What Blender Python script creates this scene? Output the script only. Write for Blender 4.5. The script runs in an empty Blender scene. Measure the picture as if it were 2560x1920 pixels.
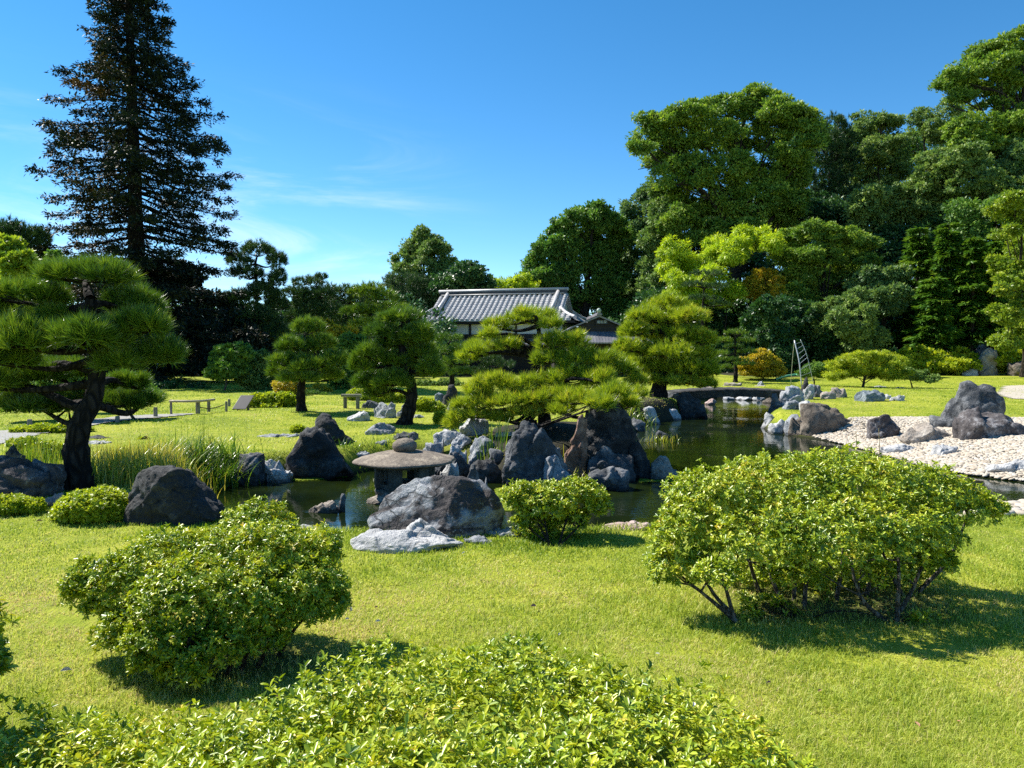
import bpy, bmesh, math
import numpy as np
from mathutils import Vector

# ------------------------------------------------------------------ camera, sky, sun, exposure
SC = bpy.context.scene
COL = SC.collection
F = 1884.0            # focal length in photo pixels (photo 2560 wide)
CAMH = 1.6
HORIZON = 880.0       # photo row of the horizon
PITCH = math.atan((960 - HORIZON) / F)
cam = bpy.data.cameras.new('camera')
cam.sensor_width = 36.0
cam.lens = 36.0 * F / 2560.0
cam.clip_start = 0.05
cam.clip_end = 3000.0
co = bpy.data.objects.new('camera', cam)
co.location = (0, 0, CAMH)
co.rotation_euler = (math.pi / 2 - PITCH, 0, 0)
COL.objects.link(co)
SC.camera = co

SUN_EL = math.radians(48)
SUN_AZ = math.atan2(-0.85, 0.46)          # clockwise from +Y
S = Vector((math.sin(SUN_AZ) * math.cos(SUN_EL), math.cos(SUN_AZ) * math.cos(SUN_EL), math.sin(SUN_EL)))
sl = bpy.data.lights.new('sun', 'SUN')
sl.energy = 5.0
sl.angle = math.radians(0.5)
sl.color = (1.0, 0.95, 0.86)
so = bpy.data.objects.new('sun', sl)
so.rotation_euler = S.to_track_quat('Z', 'Y').to_euler()
so.location = (-30, 15, 40)
COL.objects.link(so)

W = bpy.data.worlds.new('World')
SC.world = W
W.use_nodes = True
nt = W.node_tree
nt.nodes.clear()
def wn(t, **k):
    n = nt.nodes.new(t)
    for a, b in k.items():
        setattr(n, a, b)
    return n
def wl(a, b):
    nt.links.new(a, b)
out = wn('ShaderNodeOutputWorld')
bg = wn('ShaderNodeBackground')
bg.inputs['Strength'].default_value = 0.103
sky = wn('ShaderNodeTexSky', sky_type='NISHITA')
sky.sun_disc = False
sky.sun_elevation = SUN_EL
sky.sun_rotation = SUN_AZ
sky.air_density = 0.72
sky.dust_density = 0.0
sky.ozone_density = 2.2
hs = wn('ShaderNodeHueSaturation')
hs.inputs['Saturation'].default_value = 1.30
hs.inputs['Hue'].default_value = 0.493
hs.inputs['Value'].default_value = 1.0
wl(sky.outputs[0], hs.inputs['Color'])
tc = wn('ShaderNodeTexCoord')
# thin cirrus: stretched noise on the view direction, only low in the sky
mp = wn('ShaderNodeMapping')
mp.inputs['Scale'].default_value = (1.6, 1.6, 9.0)
mp.inputs['Rotation'].default_value = (0.0, math.radians(12), 0.0)
mp.inputs['Location'].default_value = (3.1, 0.4, 1.75)
wl(tc.outputs['Generated'], mp.inputs['Vector'])
nz = wn('ShaderNodeTexNoise')
nz.inputs['Scale'].default_value = 1.5
nz.inputs['Detail'].default_value = 9
nz.inputs['Roughness'].default_value = 0.62
nz.inputs['Distortion'].default_value = 0.9
wl(mp.outputs[0], nz.inputs['Vector'])
cr = wn('ShaderNodeMapRange', interpolation_type='SMOOTHSTEP')
cr.inputs['From Min'].default_value = 0.44
cr.inputs['From Max'].default_value = 0.76
cr.inputs['To Max'].default_value = 0.6
wl(nz.outputs['Fac'], cr.inputs['Value'])
sx = wn('ShaderNodeSeparateXYZ')
wl(tc.outputs['Generated'], sx.inputs[0])
lo = wn('ShaderNodeMapRange', interpolation_type='SMOOTHSTEP')   # fade with height
lo.inputs['From Min'].default_value = 0.34
lo.inputs['From Max'].default_value = 0.12
wl(sx.outputs['Z'], lo.inputs['Value'])
lx = wn('ShaderNodeMapRange', interpolation_type='SMOOTHSTEP')   # fewer to the right
lx.inputs['From Min'].default_value = 0.02
lx.inputs['From Max'].default_value = -0.25
wl(sx.outputs['X'], lx.inputs['Value'])
m1 = wn('ShaderNodeMath', operation='MULTIPLY')
wl(cr.outputs[0], m1.inputs[0]); wl(lo.outputs[0], m1.inputs[1])
m2 = wn('ShaderNodeMath', operation='MULTIPLY')
wl(m1.outputs[0], m2.inputs[0]); wl(lx.outputs[0], m2.inputs[1])
mx = wn('ShaderNodeMix', data_type='RGBA')
wl(m2.outputs[0], mx.inputs['Factor'])
wl(hs.outputs[0], mx.inputs[6])
mx.inputs[7].default_value = (5.2, 5.9, 6.6, 1)
wl(mx.outputs[2], bg.inputs['Color'])
wl(bg.outputs[0], out.inputs['Surface'])

SC.view_settings.view_transform = 'Standard'
SC.view_settings.look = 'None'
SC.view_settings.exposure = 1.0
SC.view_settings.gamma = 1.0
SC.render.engine = 'CYCLES'
cy = SC.cycles
cy.max_bounces = 6
cy.diffuse_bounces = 2
cy.glossy_bounces = 3
cy.transmission_bounces = 3
cy.transparent_max_bounces = 4
cy.caustics_reflective = False
cy.caustics_refractive = False
cy.use_denoising = False

# ------------------------------------------------------------------ helpers
R = np.random.default_rng(7)
WATER = -0.40
cP, sP = math.cos(PITCH), math.sin(PITCH)

def ray(u, v):
    xc = (u - 1280.0) / F
    yc = -(v - 960.0) / F
    return np.array([xc, cP + yc * sP, -sP + yc * cP])

def pd(u, v, y):
    """point on the sight line of a photo pixel at depth y"""
    d = ray(u, v)
    t = y / d[1]
    return np.array([d[0] * t, y, CAMH + d[2] * t])

def pz(u, v, z):
    d = ray(u, v)
    t = (z - CAMH) / d[2]
    return np.array([d[0] * t, d[1] * t, z])

def hash3(ix, iy, iz, seed):
    h = (ix.astype(np.int64) * 374761393 + iy.astype(np.int64) * 668265263 + iz.astype(np.int64) * 2147483647 + seed * 974711) & 0xFFFFFFFF
    h = ((h ^ (h >> 13)) * 1274126177) & 0xFFFFFFFF
    h = h ^ (h >> 16)
    return (h & 0xFFFFFF) / float(0xFFFFFF)

def vnoise(P, seed=0):
    """value noise in 0..1 for points (n,3)"""
    i = np.floor(P).astype(np.int64)
    f = P - i
    f = f * f * f * (f * (f * 6 - 15) + 10)
    r = 0
    for dx in (0, 1):
        wx = f[:, 0] if dx else 1 - f[:, 0]
        for dy in (0, 1):
            wy = f[:, 1] if dy else 1 - f[:, 1]
            for dz in (0, 1):
                wz = f[:, 2] if dz else 1 - f[:, 2]
                r = r + wx * wy * wz * hash3(i[:, 0] + dx, i[:, 1] + dy, i[:, 2] + dz, seed)
    return r

def fbm(P, octaves=4, seed=0, gain=0.5):
    a, s, t = 1.0, 0.0, 0.0
    for o in range(octaves):
        s = s + a * (vnoise(P * (2.03 ** o) + 17.3 * o, seed + o) - 0.5)
        t += a
        a *= gain
    return s / t

def nrm(A):
    return A / np.maximum(np.linalg.norm(A, axis=-1, keepdims=True), 1e-9)

ORIG = {}
def link(o, parent=None):
    COL.objects.link(o)
    if parent is not None:
        o.parent = parent
    return o

def empty(name, loc):
    o = bpy.data.objects.new(name, None)
    o.location = loc
    o.empty_display_size = 0.2
    COL.objects.link(o)
    ORIG[o] = np.array(loc, float)
    return o

def tag(o, label, cat=None, group=None, kind=None):
    if label: o['label'] = label
    if cat: o['category'] = cat
    if group: o['group'] = group
    if kind: o['kind'] = kind
    return o

def struct(o):
    o['kind'] = 'structure'
    return o

def mk(name, V, Fc, mat, parent=None, tint=None, smooth=False, loc=None):
    """one mesh object from world-space vertex and face arrays"""
    V = np.asarray(V, float)
    org = ORIG[parent] if parent is not None else (np.array(loc, float) if loc is not None else np.zeros(3))
    me = bpy.data.meshes.new(name)
    Vl = (V - org).astype(np.float32)
    if isinstance(Fc, np.ndarray):
        k = Fc.shape[1]
        me.vertices.add(len(Vl)); me.vertices.foreach_set('co', Vl.ravel())
        me.loops.add(Fc.size); me.loops.foreach_set('vertex_index', Fc.ravel().astype(np.int32))
        me.polygons.add(len(Fc)); me.polygons.foreach_set('loop_start', (np.arange(len(Fc)) * k).astype(np.int32))
        me.update(calc_edges=True)
    else:
        me.from_pydata(Vl.tolist(), [], Fc)
        me.update()
    if tint is not None:
        a = me.attributes.new('tint', 'FLOAT', 'FACE')
        a.data.foreach_set('value', np.clip(tint, 0, 1).astype(np.float32))
    if smooth:
        me.polygons.foreach_set('use_smooth', np.ones(len(me.polygons), bool))
    me.materials.append(mat)
    o = bpy.data.objects.new(name, me)
    if parent is None and loc is not None:
        o.location = loc
    link(o, parent)
    ORIG[o] = org
    return o

class MB:
    """small mesh collector for built things"""
    def __init__(s):
        s.V, s.F = [], []
    def add(s, V, Fc):
        b = len(s.V)
        s.V += [tuple(map(float, v)) for v in V]
        s.F += [tuple(int(i) + b for i in f) for f in Fc]
        return s
    def box(s, c, d, M=None, bev=0.0):
        hx, hy, hz = d[0] / 2, d[1] / 2, d[2] / 2
        b = min(bev, hx * .45, hy * .45, hz * .45)
        if b <= 0:
            V = [(x, y, z) for x in (-hx, hx) for y in (-hy, hy) for z in (-hz, hz)]
            Fc = [(0, 1, 3, 2), (4, 6, 7, 5), (0, 4, 5, 1), (2, 3, 7, 6), (0, 2, 6, 4), (1, 5, 7, 3)]
        else:
            bm = bmesh.new()
            bmesh.ops.create_cube(bm, size=1)
            for v in bm.verts:
                v.co = Vector((v.co.x * 2 * hx, v.co.y * 2 * hy, v.co.z * 2 * hz))
            bmesh.ops.bevel(bm, geom=bm.edges[:], offset=b, segments=2, affect='EDGES', profile=0.6)
            bm.verts.index_update()
            V = [tuple(v.co) for v in bm.verts]
            Fc = [tuple(v.index for v in f.verts) for f in bm.faces]
            bm.free()
        V = np.array(V)
        if M is not None:
            V = V @ np.asarray(M).T
        return s.add(V + np.array(c), Fc)
    def tube(s, P, r, k=8, cap=True):
        V, Fc = tube(P, r, k)
        s.add(V, Fc)
        if cap:
            n = len(s.V)
            s.F.append(tuple(range(n - len(V), n - len(V) + k))[::-1])
            s.F.append(tuple(range(n - k, n)))
        return s
    def lathe(s, prof, c, k=24, sq=None):
        prof = np.array(prof, float)
        a = np.arange(k) * 2 * math.pi / k
        rr = np.ones(k) if sq is None else sq(a)
        V = np.concatenate([np.stack([p[0] * rr * np.cos(a), p[0] * rr * np.sin(a), np.full(k, p[1])], 1) for p in prof])
        Fc = [(i * k + j, i * k + (j + 1) % k, (i + 1) * k + (j + 1) % k, (i + 1) * k + j) for i in range(len(prof) - 1) for j in range(k)]
        Fc += [tuple(range(k))[::-1], tuple(range((len(prof) - 1) * k, len(prof) * k))]
        return s.add(V + np.array(c), Fc)
    def build(s, name, mat, parent=None, loc=None, smooth=False):
        return mk(name, np.array(s.V), s.F, mat, parent, None, smooth, loc)

def tube(P, r, k=8):
    P = np.asarray(P, float)
    n = len(P)
    r = np.broadcast_to(np.asarray(r, float), (n,))
    T = np.gradient(P, axis=0)
    T = nrm(T)
    ref = np.array([0.31, 0.17, 0.93]) if abs(T[0, 2]) < 0.8 else np.array([0.93, 0.2, 0.1])
    A = nrm(np.cross(T, ref)); B = np.cross(T, A)
    a = np.arange(k) * 2 * math.pi / k
    V = P[:, None] + r[:, None, None] * (np.cos(a)[None, :, None] * A[:, None] + np.sin(a)[None, :, None] * B[:, None])
    i = np.arange(n - 1)[:, None] * k
    j = np.arange(k)[None]
    j2 = (j + 1) % k
    Fc = np.stack([i + j, i + j2, i + k + j2, i + k + j], -1).reshape(-1, 4)
    return V.reshape(-1, 3), Fc

def join(parts):
    Vs, Fs, b = [], [], 0
    for V, Fc in parts:
        Vs.append(V); Fs.append(Fc + b); b += len(V)
    return np.concatenate(Vs), np.concatenate(Fs)

def curve(P, n=10):
    """smooth Catmull-Rom through the points"""
    P = np.asarray(P, float)
    if len(P) < 3:
        return P[0] + (P[-1] - P[0]) * np.linspace(0, 1, n)[:, None]
    Q = np.concatenate([[2 * P[0] - P[1]], P, [2 * P[-1] - P[-2]]])
    o = []
    for i in range(len(P) - 1):
        t = np.linspace(0, 1, max(3, n // (len(P) - 1)), endpoint=False)[:, None]
        a, b, c, d = Q[i:i + 4]
        o.append(0.5 * (2 * b + (c - a) * t + (2 * a - 5 * b + 4 * c - d) * t ** 2 + (3 * b - a - 3 * c + d) * t ** 3))
    o.append(P[-1:])
    return np.concatenate(o)

# ------------------------------------------------------------------ materials
class NT:
    def __init__(s, name):
        s.m = bpy.data.materials.new(name)
        s.m.use_nodes = True
        s.t = s.m.node_tree
        s.p = s.t.nodes['Principled BSDF']
        s.o = s.t.nodes['Material Output']
    def n(s, t, ins=None, **k):
        q = s.t.nodes.new(t)
        for a, b in k.items(): setattr(q, a, b)
        for a, b in (ins or {}).items(): q.inputs[a].default_value = b
        return q
    def l(s, a, b): s.t.links.new(a, b)
    def ramp(s, fac, stops, interp='LINEAR'):
        q = s.n('ShaderNodeValToRGB')
        q.color_ramp.interpolation = interp
        e = q.color_ramp.elements
        while len(e) < len(stops): e.new(0.5)
        for el, (p, c) in zip(e, stops):
            el.position = p; el.color = (*c, 1)
        s.l(fac, q.inputs[0])
        return q.outputs[0]
    def noise(s, vec, scale, detail=4, rough=0.55, dist=0.0):
        q = s.n('ShaderNodeTexNoise', {'Scale': scale, 'Detail': detail, 'Roughness': rough, 'Distortion': dist})
        if vec is not None: s.l(vec, q.inputs['Vector'])
        return q.outputs['Fac']
    def mix(s, f, a, b, blend='MIX'):
        q = s.n('ShaderNodeMix', data_type='RGBA', blend_type=blend)
        for i, x in ((0, f), (6, a), (7, b)):
            if isinstance(x, (int, float)): q.inputs[i].default_value = x
            elif isinstance(x, tuple): q.inputs[i].default_value = (*x, 1)
            else: s.l(x, q.inputs[i])
        return q.outputs[2]
    def math(s, op, a, b=0.0):
        q = s.n('ShaderNodeMath', operation=op)
        for i, x in ((0, a), (1, b)):
            if isinstance(x, (int, float)): q.inputs[i].default_value = x
            else: s.l(x, q.inputs[i])
        return q.outputs[0]
    def maprange(s, x, a, b, c=0.0, d=1.0):
        q = s.n('ShaderNodeMapRange', {'From Min': a, 'From Max': b, 'To Min': c, 'To Max': d}, interpolation_type='SMOOTHSTEP')
        s.l(x, q.inputs['Value'])
        return q.outputs[0]
    def bump(s, h, strength, dist, prev=None):
        q = s.n('ShaderNodeBump', {'Strength': strength, 'Distance': dist})
        s.l(h, q.inputs['Height'])
        if prev is not None: s.l(prev, q.inputs['Normal'])
        return q.outputs[0]

def foliage(name, stops, transl=0.35, rough=0.45, spec=0.5, tcol=(1.25, 1.2, 0.6)):
    m = NT(name)
    at = m.n('ShaderNodeAttribute', attribute_name='tint')
    c = m.ramp(at.outputs['Fac'], stops)
    m.l(c, m.p.inputs['Base Color'])
    m.p.inputs['Roughness'].default_value = rough
    m.p.inputs['Specular IOR Level'].default_value = spec
    tr = m.n('ShaderNodeBsdfTranslucent')
    m.l(m.mix(1.0, c, tcol, 'MULTIPLY'), tr.inputs['Color'])
    ms = m.n('ShaderNodeMixShader', {0: transl})
    m.l(m.p.outputs[0], ms.inputs[1]); m.l(tr.outputs[0], ms.inputs[2])
    m.l(ms.outputs[0], m.o.inputs['Surface'])
    return m.m

def rock_mat(name, dark, mid, light, scale=1.0, bias=0.0, stain=None, stain_amt=0.5, crack=0.6, stain_x=0.0):
    m = NT(name)
    tcn = m.n('ShaderNodeTexCoord')
    oi = m.n('ShaderNodeObjectInfo')
    ad = m.n('ShaderNodeVectorMath', operation='ADD')
    cmb = m.n('ShaderNodeCombineXYZ')
    rs = m.math('MULTIPLY', oi.outputs['Random'], 37.0)
    for i in range(3): m.l(rs, cmb.inputs[i])
    m.l(tcn.outputs['Object'], ad.inputs[0]); m.l(cmb.outputs[0], ad.inputs[1])
    v = ad.outputs[0]
    n1 = m.noise(v, 1.7 * scale, 8, 0.62, 0.6)
    n2 = m.noise(v, 9.0 * scale, 6, 0.7, 0.3)
    n3 = m.noise(v, 42.0 * scale, 4, 0.7)
    f = m.math('ADD', m.math('MULTIPLY', n1, 0.5), m.math('ADD', m.math('MULTIPLY', n2, 0.39), m.math('MULTIPLY', n3, 0.11)))
    c = m.ramp(f, [(0.30 - bias, dark), (0.50 - bias, mid), (0.68 - bias, light)])
    if stain is not None:
        ns = m.noise(v, 1.1 * scale, 7, 0.6, 0.8)
        if stain_x:
            sxo = m.n('ShaderNodeSeparateXYZ'); m.l(tcn.outputs['Object'], sxo.inputs[0])
            ns = m.math('ADD', ns, m.math('MULTIPLY', m.math('ADD', m.math('ADD', sxo.outputs['X'], 0.28), m.math('MULTIPLY', sxo.outputs['Z'], 0.45)), stain_x))
        c = m.mix(m.math('MULTIPLY', m.maprange(ns, 0.60 - 0.25 * stain_amt, 0.66 - 0.25 * stain_amt), 0.9), c, stain)
    # pale lichen flecks in patches
    lp = m.noise(v, 2.1 * scale, 4, 0.6)
    lv = m.noise(v, 26.0 * scale, 5, 0.75)
    lf = m.math('MULTIPLY', m.maprange(lp, 0.46, 0.62), m.maprange(lv, 0.56, 0.64))
    c = m.mix(m.math('MULTIPLY', lf, 0.65), c, tuple(min(0.6, x * 1.5 + 0.05) for x in mid))
    # warped seams
    wv = m.n('ShaderNodeTexNoise', {'Scale': 2.2 * scale, 'Detail': 3.0})
    m.l(v, wv.inputs['Vector'])
    wa = m.n('ShaderNodeMix', data_type='VECTOR')
    wa.inputs[0].default_value = 0.35
    m.l(v, wa.inputs[4]); m.l(wv.outputs['Color'], wa.inputs[5])
    vo = m.n('ShaderNodeTexVoronoi', {'Scale': 2.4 * scale, 'Randomness': 1.0}, feature='DISTANCE_TO_EDGE')
    m.l(wa.outputs[1], vo.inputs['Vector'])
    seam = m.maprange(vo.outputs['Distance'], 0.0, 0.016)
    c = m.mix(m.math('MULTIPLY', m.math('SUBTRACT', 1.0, seam), 0.8 * crack), c, tuple(x * 0.3 for x in dark))
    # wet band where a stone stands in the pond
    gp = m.n('ShaderNodeNewGeometry'); gs = m.n('ShaderNodeSeparateXYZ'); m.l(gp.outputs['Position'], gs.inputs[0])
    wet = m.maprange(m.math('ADD', gs.outputs['Z'], m.math('MULTIPLY', n2, 0.12)), -0.40 + 0.13, -0.40 + 0.09)
    c = m.mix(m.math('MULTIPLY', wet, 0.65), c, tuple(x * 0.4 for x in dark))
    m.l(c, m.p.inputs['Base Color'])
    m.p.inputs['Roughness'].default_value = 0.85
    m.p.inputs['Specular IOR Level'].default_value = 0.3
    b = m.bump(seam, 0.6 * crack, 0.02)
    b = m.bump(n2, 0.9, 0.06 / scale, b)
    b = m.bump(n3, 0.3, 0.02 / scale, b)
    m.l(b, m.p.inputs['Normal'])
    return m.m

def bark_mat(name, a, b, scale=8.0):
    m = NT(name)
    tcn = m.n('ShaderNodeTexCoord')
    mpn = m.n('ShaderNodeMapping', {'Scale': (1, 1, 0.35)})
    m.l(tcn.outputs['Object'], mpn.inputs[0])
    vo = m.n('ShaderNodeTexVoronoi', {'Scale': scale}, feature='DISTANCE_TO_EDGE')
    m.l(mpn.outputs[0], vo.inputs['Vector'])
    n = m.noise(mpn.outputs[0], scale * 2.2, 5, 0.65)
    e = m.maprange(vo.outputs['Distance'], 0.0, 0.25)
    c = m.mix(m.math('MULTIPLY', e, n), a, b)
    m.l(c, m.p.inputs['Base Color'])
    m.p.inputs['Roughness'].default_value = 0.95
    m.p.inputs['Specular IOR Level'].default_value = 0.2
    bb = m.bump(e, 0.9, 0.04)
    bb = m.bump(n, 0.6, 0.03, bb)
    m.l(bb, m.p.inputs['Normal'])
    return m.m

def plain(name, c1, c2, rough=0.8, scale=6.0, bump=0.3, metal=0.0, stretch=(1, 1, 1), spec=0.4):
    m = NT(name)
    tcn = m.n('ShaderNodeTexCoord')
    mpn = m.n('ShaderNodeMapping', {'Scale': stretch})
    m.l(tcn.outputs['Object'], mpn.inputs[0])
    n = m.noise(mpn.outputs[0], scale, 6, 0.65)
    m.l(m.mix(m.maprange(n, 0.3, 0.7), c1, c2), m.p.inputs['Base Color'])
    m.p.inputs['Roughness'].default_value = rough
    m.p.inputs['Metallic'].default_value = metal
    m.p.inputs['Specular IOR Level'].default_value = spec
    if bump:
        m.l(m.bump(n, bump, 0.02), m.p.inputs['Normal'])
    return m.m

# ------------------------------------------------------------------ terrain
POND_PX = [(2800, 1322), (2420, 1335), (2250, 1395), (1900, 1405), (1600, 1398), (1300, 1405), (1000, 1410), (820, 1400),
           (640, 1360), (560, 1300), (500, 1250), (492, 1225), (560, 1209), (650, 1203), (740, 1192), (880, 1187), (950, 1170),
           (1060, 1163), (1100, 1173), (1180, 1180), (1240, 1208), (1330, 1206), (1450, 1194), (1560, 1188), (1600, 1170),
           (1606, 1130), (1590, 1085), (1600, 1062), (1680, 1052), (1712, 1042), (1712, 1022), (1695, 1003), (1790, 996),
           (1950, 996), (1962, 1020), (1935, 1045), (1905, 1060), (1912, 1078), (1985, 1090), (2080, 1106), (2180, 1131),
           (2300, 1166), (2430, 1191), (2560, 1207), (2800, 1226)]
POND = np.array([pz(u, v, WATER)[:2] for u, v in POND_PX])

def poly_sd(x, y, poly):
    """signed distance to a polygon, positive inside"""
    x = np.asarray(x, float); y = np.asarray(y, float)
    d = np.full(x.shape, 1e9); ins = np.zeros(x.shape, bool)
    n = len(poly)
    for i in range(n):
        a, b = poly[i], poly[(i + 1) % n]
        ex, ey = b - a
        t = np.clip(((x - a[0]) * ex + (y - a[1]) * ey) / (ex * ex + ey * ey + 1e-12), 0, 1)
        d = np.minimum(d, np.hypot(x - a[0] - t * ex, y - a[1] - t * ey))
        c = ((a[1] > y) != (b[1] > y)) & (x < (b[0] - a[0]) * (y - a[1]) / (b[1] - a[1] + 1e-12) + a[0])
        ins ^= c
    return np.where(ins, d, -d)

def sstep(a, b, x):
    t = np.clip((x - a) / (b - a), 0, 1)
    return t * t * (3 - 2 * t)

def H(x, y):
    x = np.asarray(x, float); y = np.asarray(y, float)
    base = 0.30 * sstep(34, 42, y) * sstep(5, 10, x) + 0.18 * np.exp(-((x - 13) / 6.0) ** 2 - ((y - 28) / 6.0) ** 2)
    base = base + 0.10 * np.exp(-((x + 6.5) / 4.0) ** 2 - ((y - 19) / 4.0) ** 2)
    base = base + 0.03 * np.sin(x * 0.7 + 1.3) * np.sin(y * 0.53) * sstep(5, 12, y)
    base = base + 0.25 * np.exp(-((x - 1.1) / 1.5) ** 2 - ((y - 14.0) / 1.8) ** 2)      # pine peninsula
    base = base + 0.20 * np.exp(-((x - 3.8) / 1.6) ** 2 - ((y - 23.0) / 2.5) ** 2)
    sd = poly_sd(x, y, POND)
    beach = np.exp(-((x - 8.5) / 4.2) ** 4 - ((y - 14.8) / 3.6) ** 4)
    w = 0.45 + 2.6 * beach
    t = sstep(-w, 1.0 - 0.3 * beach, sd)
    t0 = sstep(-w, 1.0 - 0.3 * beach, np.zeros_like(sd))
    lvl = base * (1 - t / t0) + WATER * (t / t0)
    t2 = np.clip((t - t0) / (1 - t0), 0, 1)
    return np.where(sd < 0, lvl, WATER - 0.75 * t2)

def gh(u, v, ymax=300.0):
    """where the sight line of a photo pixel meets the ground"""
    d = ray(u, v)
    t = np.exp(np.linspace(math.log(1.0), math.log(ymax), 1600))
    x = d[0] * t / d[1]; y = t; z = CAMH + d[2] * t / d[1]
    h = np.maximum(H(x, y), WATER)
    k = np.nonzero(z < h)[0]
    i = k[0] if len(k) else len(t) - 1
    if i > 0 and len(k):
        a, b = z[i - 1] - h[i - 1], h[i] - z[i]
        f = a / (a + b + 1e-9)
        yy = y[i - 1] + f * (y[i] - y[i - 1])
    else:
        yy = y[i]
    p = pd(u, v, yy)
    return np.array([p[0], p[1], float(H(np.array([p[0]]), np.array([p[1]]))[0])])

def gz(x, y):
    return float(H(np.array([x]), np.array([y]))[0])

def axis(lo, hi, fine_lo, fine_hi, step, grow=1.12):
    a = list(np.arange(fine_lo, fine_hi + step, step))
    s = step
    while a[-1] < hi: s *= grow; a.append(a[-1] + s)
    s = step
    while a[0] > lo: s *= grow; a.insert(0, a[0] - s)
    return np.array(a)

gx = axis(-700, 700, -9, 15, 0.11)
gy = axis(-60, 1400, 4.0, 33, 0.11)
GX, GY = np.meshgrid(gx, gy)
GZ = H(GX.ravel(), GY.ravel())
P3 = np.stack([GX.ravel(), GY.ravel(), np.zeros(GX.size)], 1)
GZ = GZ + 0.02 * fbm(P3 * 1.5, 3, 5) + 0.012 * fbm(P3 * 5.0, 2, 8)
nx, ny = len(gx), len(gy)
ii = (np.arange(ny - 1)[:, None] * nx + np.arange(nx - 1)[None]).ravel()
GF = np.stack([ii, ii + 1, ii + nx + 1, ii + nx], 1)

def ground_material():
    m = NT('lawn_ground')
    g = m.n('ShaderNodeNewGeometry')
    sx = m.n('ShaderNodeSeparateXYZ'); m.l(g.outputs['Position'], sx.inputs[0])
    p = g.outputs['Position']
    big = m.noise(p, 0.55, 5, 0.6, 0.5)
    mid = m.noise(p, 3.2, 6, 0.65)
    fine = m.noise(p, 60.0, 3, 0.7)
    str_ = m.n('ShaderNodeMapping', {'Scale': (40, 14, 10)}); m.l(p, str_.inputs[0])
    bl = m.noise(str_.outputs[0], 1.0, 4, 0.7)
    f = m.math('ADD', m.math('MULTIPLY', big, 0.4), m.math('ADD', m.math('MULTIPLY', mid, 0.3), m.math('MULTIPLY', bl, 0.3)))
    c = m.ramp(f, [(0.34, (0.10, 0.155, 0.010)), (0.48, (0.22, 0.265, 0.018)), (0.58, (0.33, 0.345, 0.035)), (0.70, (0.44, 0.38, 0.10))])
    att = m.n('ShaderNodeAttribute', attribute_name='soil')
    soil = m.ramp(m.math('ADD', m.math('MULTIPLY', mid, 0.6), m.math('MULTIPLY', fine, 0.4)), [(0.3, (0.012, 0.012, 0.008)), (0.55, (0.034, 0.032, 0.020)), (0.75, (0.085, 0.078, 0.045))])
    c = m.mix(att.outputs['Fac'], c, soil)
    wet = m.maprange(sx.outputs['Z'], -0.30, -0.42)
    c = m.mix(wet, c, (0.012, 0.014, 0.007))
    m.l(c, m.p.inputs['Base Color'])
    m.p.inputs['Roughness'].default_value = 0.9
    m.p.inputs['Specular IOR Level'].default_value = 0.15
    b = m.bump(bl, 0.8, 0.03)
    b = m.bump(fine, 0.5, 0.015, b)
    m.l(b, m.p.inputs['Normal'])
    return m.m

ground = mk('ground', np.stack([GX.ravel(), GY.ravel(), GZ], 1), GF, ground_material(), smooth=True)
struct(ground)
# bare soil: pond banks, under the woods, foot of the pines
sdv = poly_sd(GX.ravel(), GY.ravel(), POND)
bch = np.exp(-((GX.ravel() - 8.5) / 4.2) ** 4 - ((GY.ravel() - 14.8) / 3.6) ** 4)
nzs = fbm(P3 * 0.9, 4, 12) * 0.8
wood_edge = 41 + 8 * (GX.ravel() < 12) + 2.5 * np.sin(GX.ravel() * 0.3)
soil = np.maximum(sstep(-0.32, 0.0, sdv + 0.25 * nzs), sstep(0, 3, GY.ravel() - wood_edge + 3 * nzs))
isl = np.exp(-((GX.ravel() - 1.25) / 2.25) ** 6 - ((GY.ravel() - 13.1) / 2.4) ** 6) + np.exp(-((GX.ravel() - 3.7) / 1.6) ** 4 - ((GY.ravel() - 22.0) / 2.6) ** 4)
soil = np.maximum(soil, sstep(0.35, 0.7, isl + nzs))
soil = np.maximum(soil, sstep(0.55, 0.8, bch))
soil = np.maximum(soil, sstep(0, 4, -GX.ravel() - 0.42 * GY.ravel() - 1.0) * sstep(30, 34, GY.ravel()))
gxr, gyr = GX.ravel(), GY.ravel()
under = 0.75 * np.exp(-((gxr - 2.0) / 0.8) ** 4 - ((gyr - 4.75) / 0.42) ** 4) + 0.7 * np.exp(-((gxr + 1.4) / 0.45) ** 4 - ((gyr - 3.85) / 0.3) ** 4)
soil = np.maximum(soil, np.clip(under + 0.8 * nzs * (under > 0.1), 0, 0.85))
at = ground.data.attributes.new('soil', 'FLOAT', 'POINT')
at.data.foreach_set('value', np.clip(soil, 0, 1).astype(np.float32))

def drape(name, poly, step, mat, lift=0.004, loc=None):
    """a thin sheet lying on the ground inside a polygon"""
    poly = np.array(poly)
    x = np.arange(poly[:, 0].min(), poly[:, 0].max() + step, step)
    y = np.arange(poly[:, 1].min(), poly[:, 1].max() + step, step)
    X, Y = np.meshgrid(x, y)
    sd = poly_sd(X.ravel(), Y.ravel(), poly) + 0.12 * fbm(np.stack([X.ravel(), Y.ravel(), 0 * X.ravel()], 1) * 1.6, 3, 3)
    Z = H(X.ravel(), Y.ravel()) + lift
    i = (np.arange(len(y) - 1)[:, None] * len(x) + np.arange(len(x) - 1)[None]).ravel()
    Fc = np.stack([i, i + 1, i + len(x) + 1, i + len(x)], 1)
    Fc = Fc[(sd[Fc] > 0).all(1)]
    o = mk(name, np.stack([X.ravel(), Y.ravel(), Z], 1), Fc, mat, smooth=True)
    return struct(o)

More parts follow.
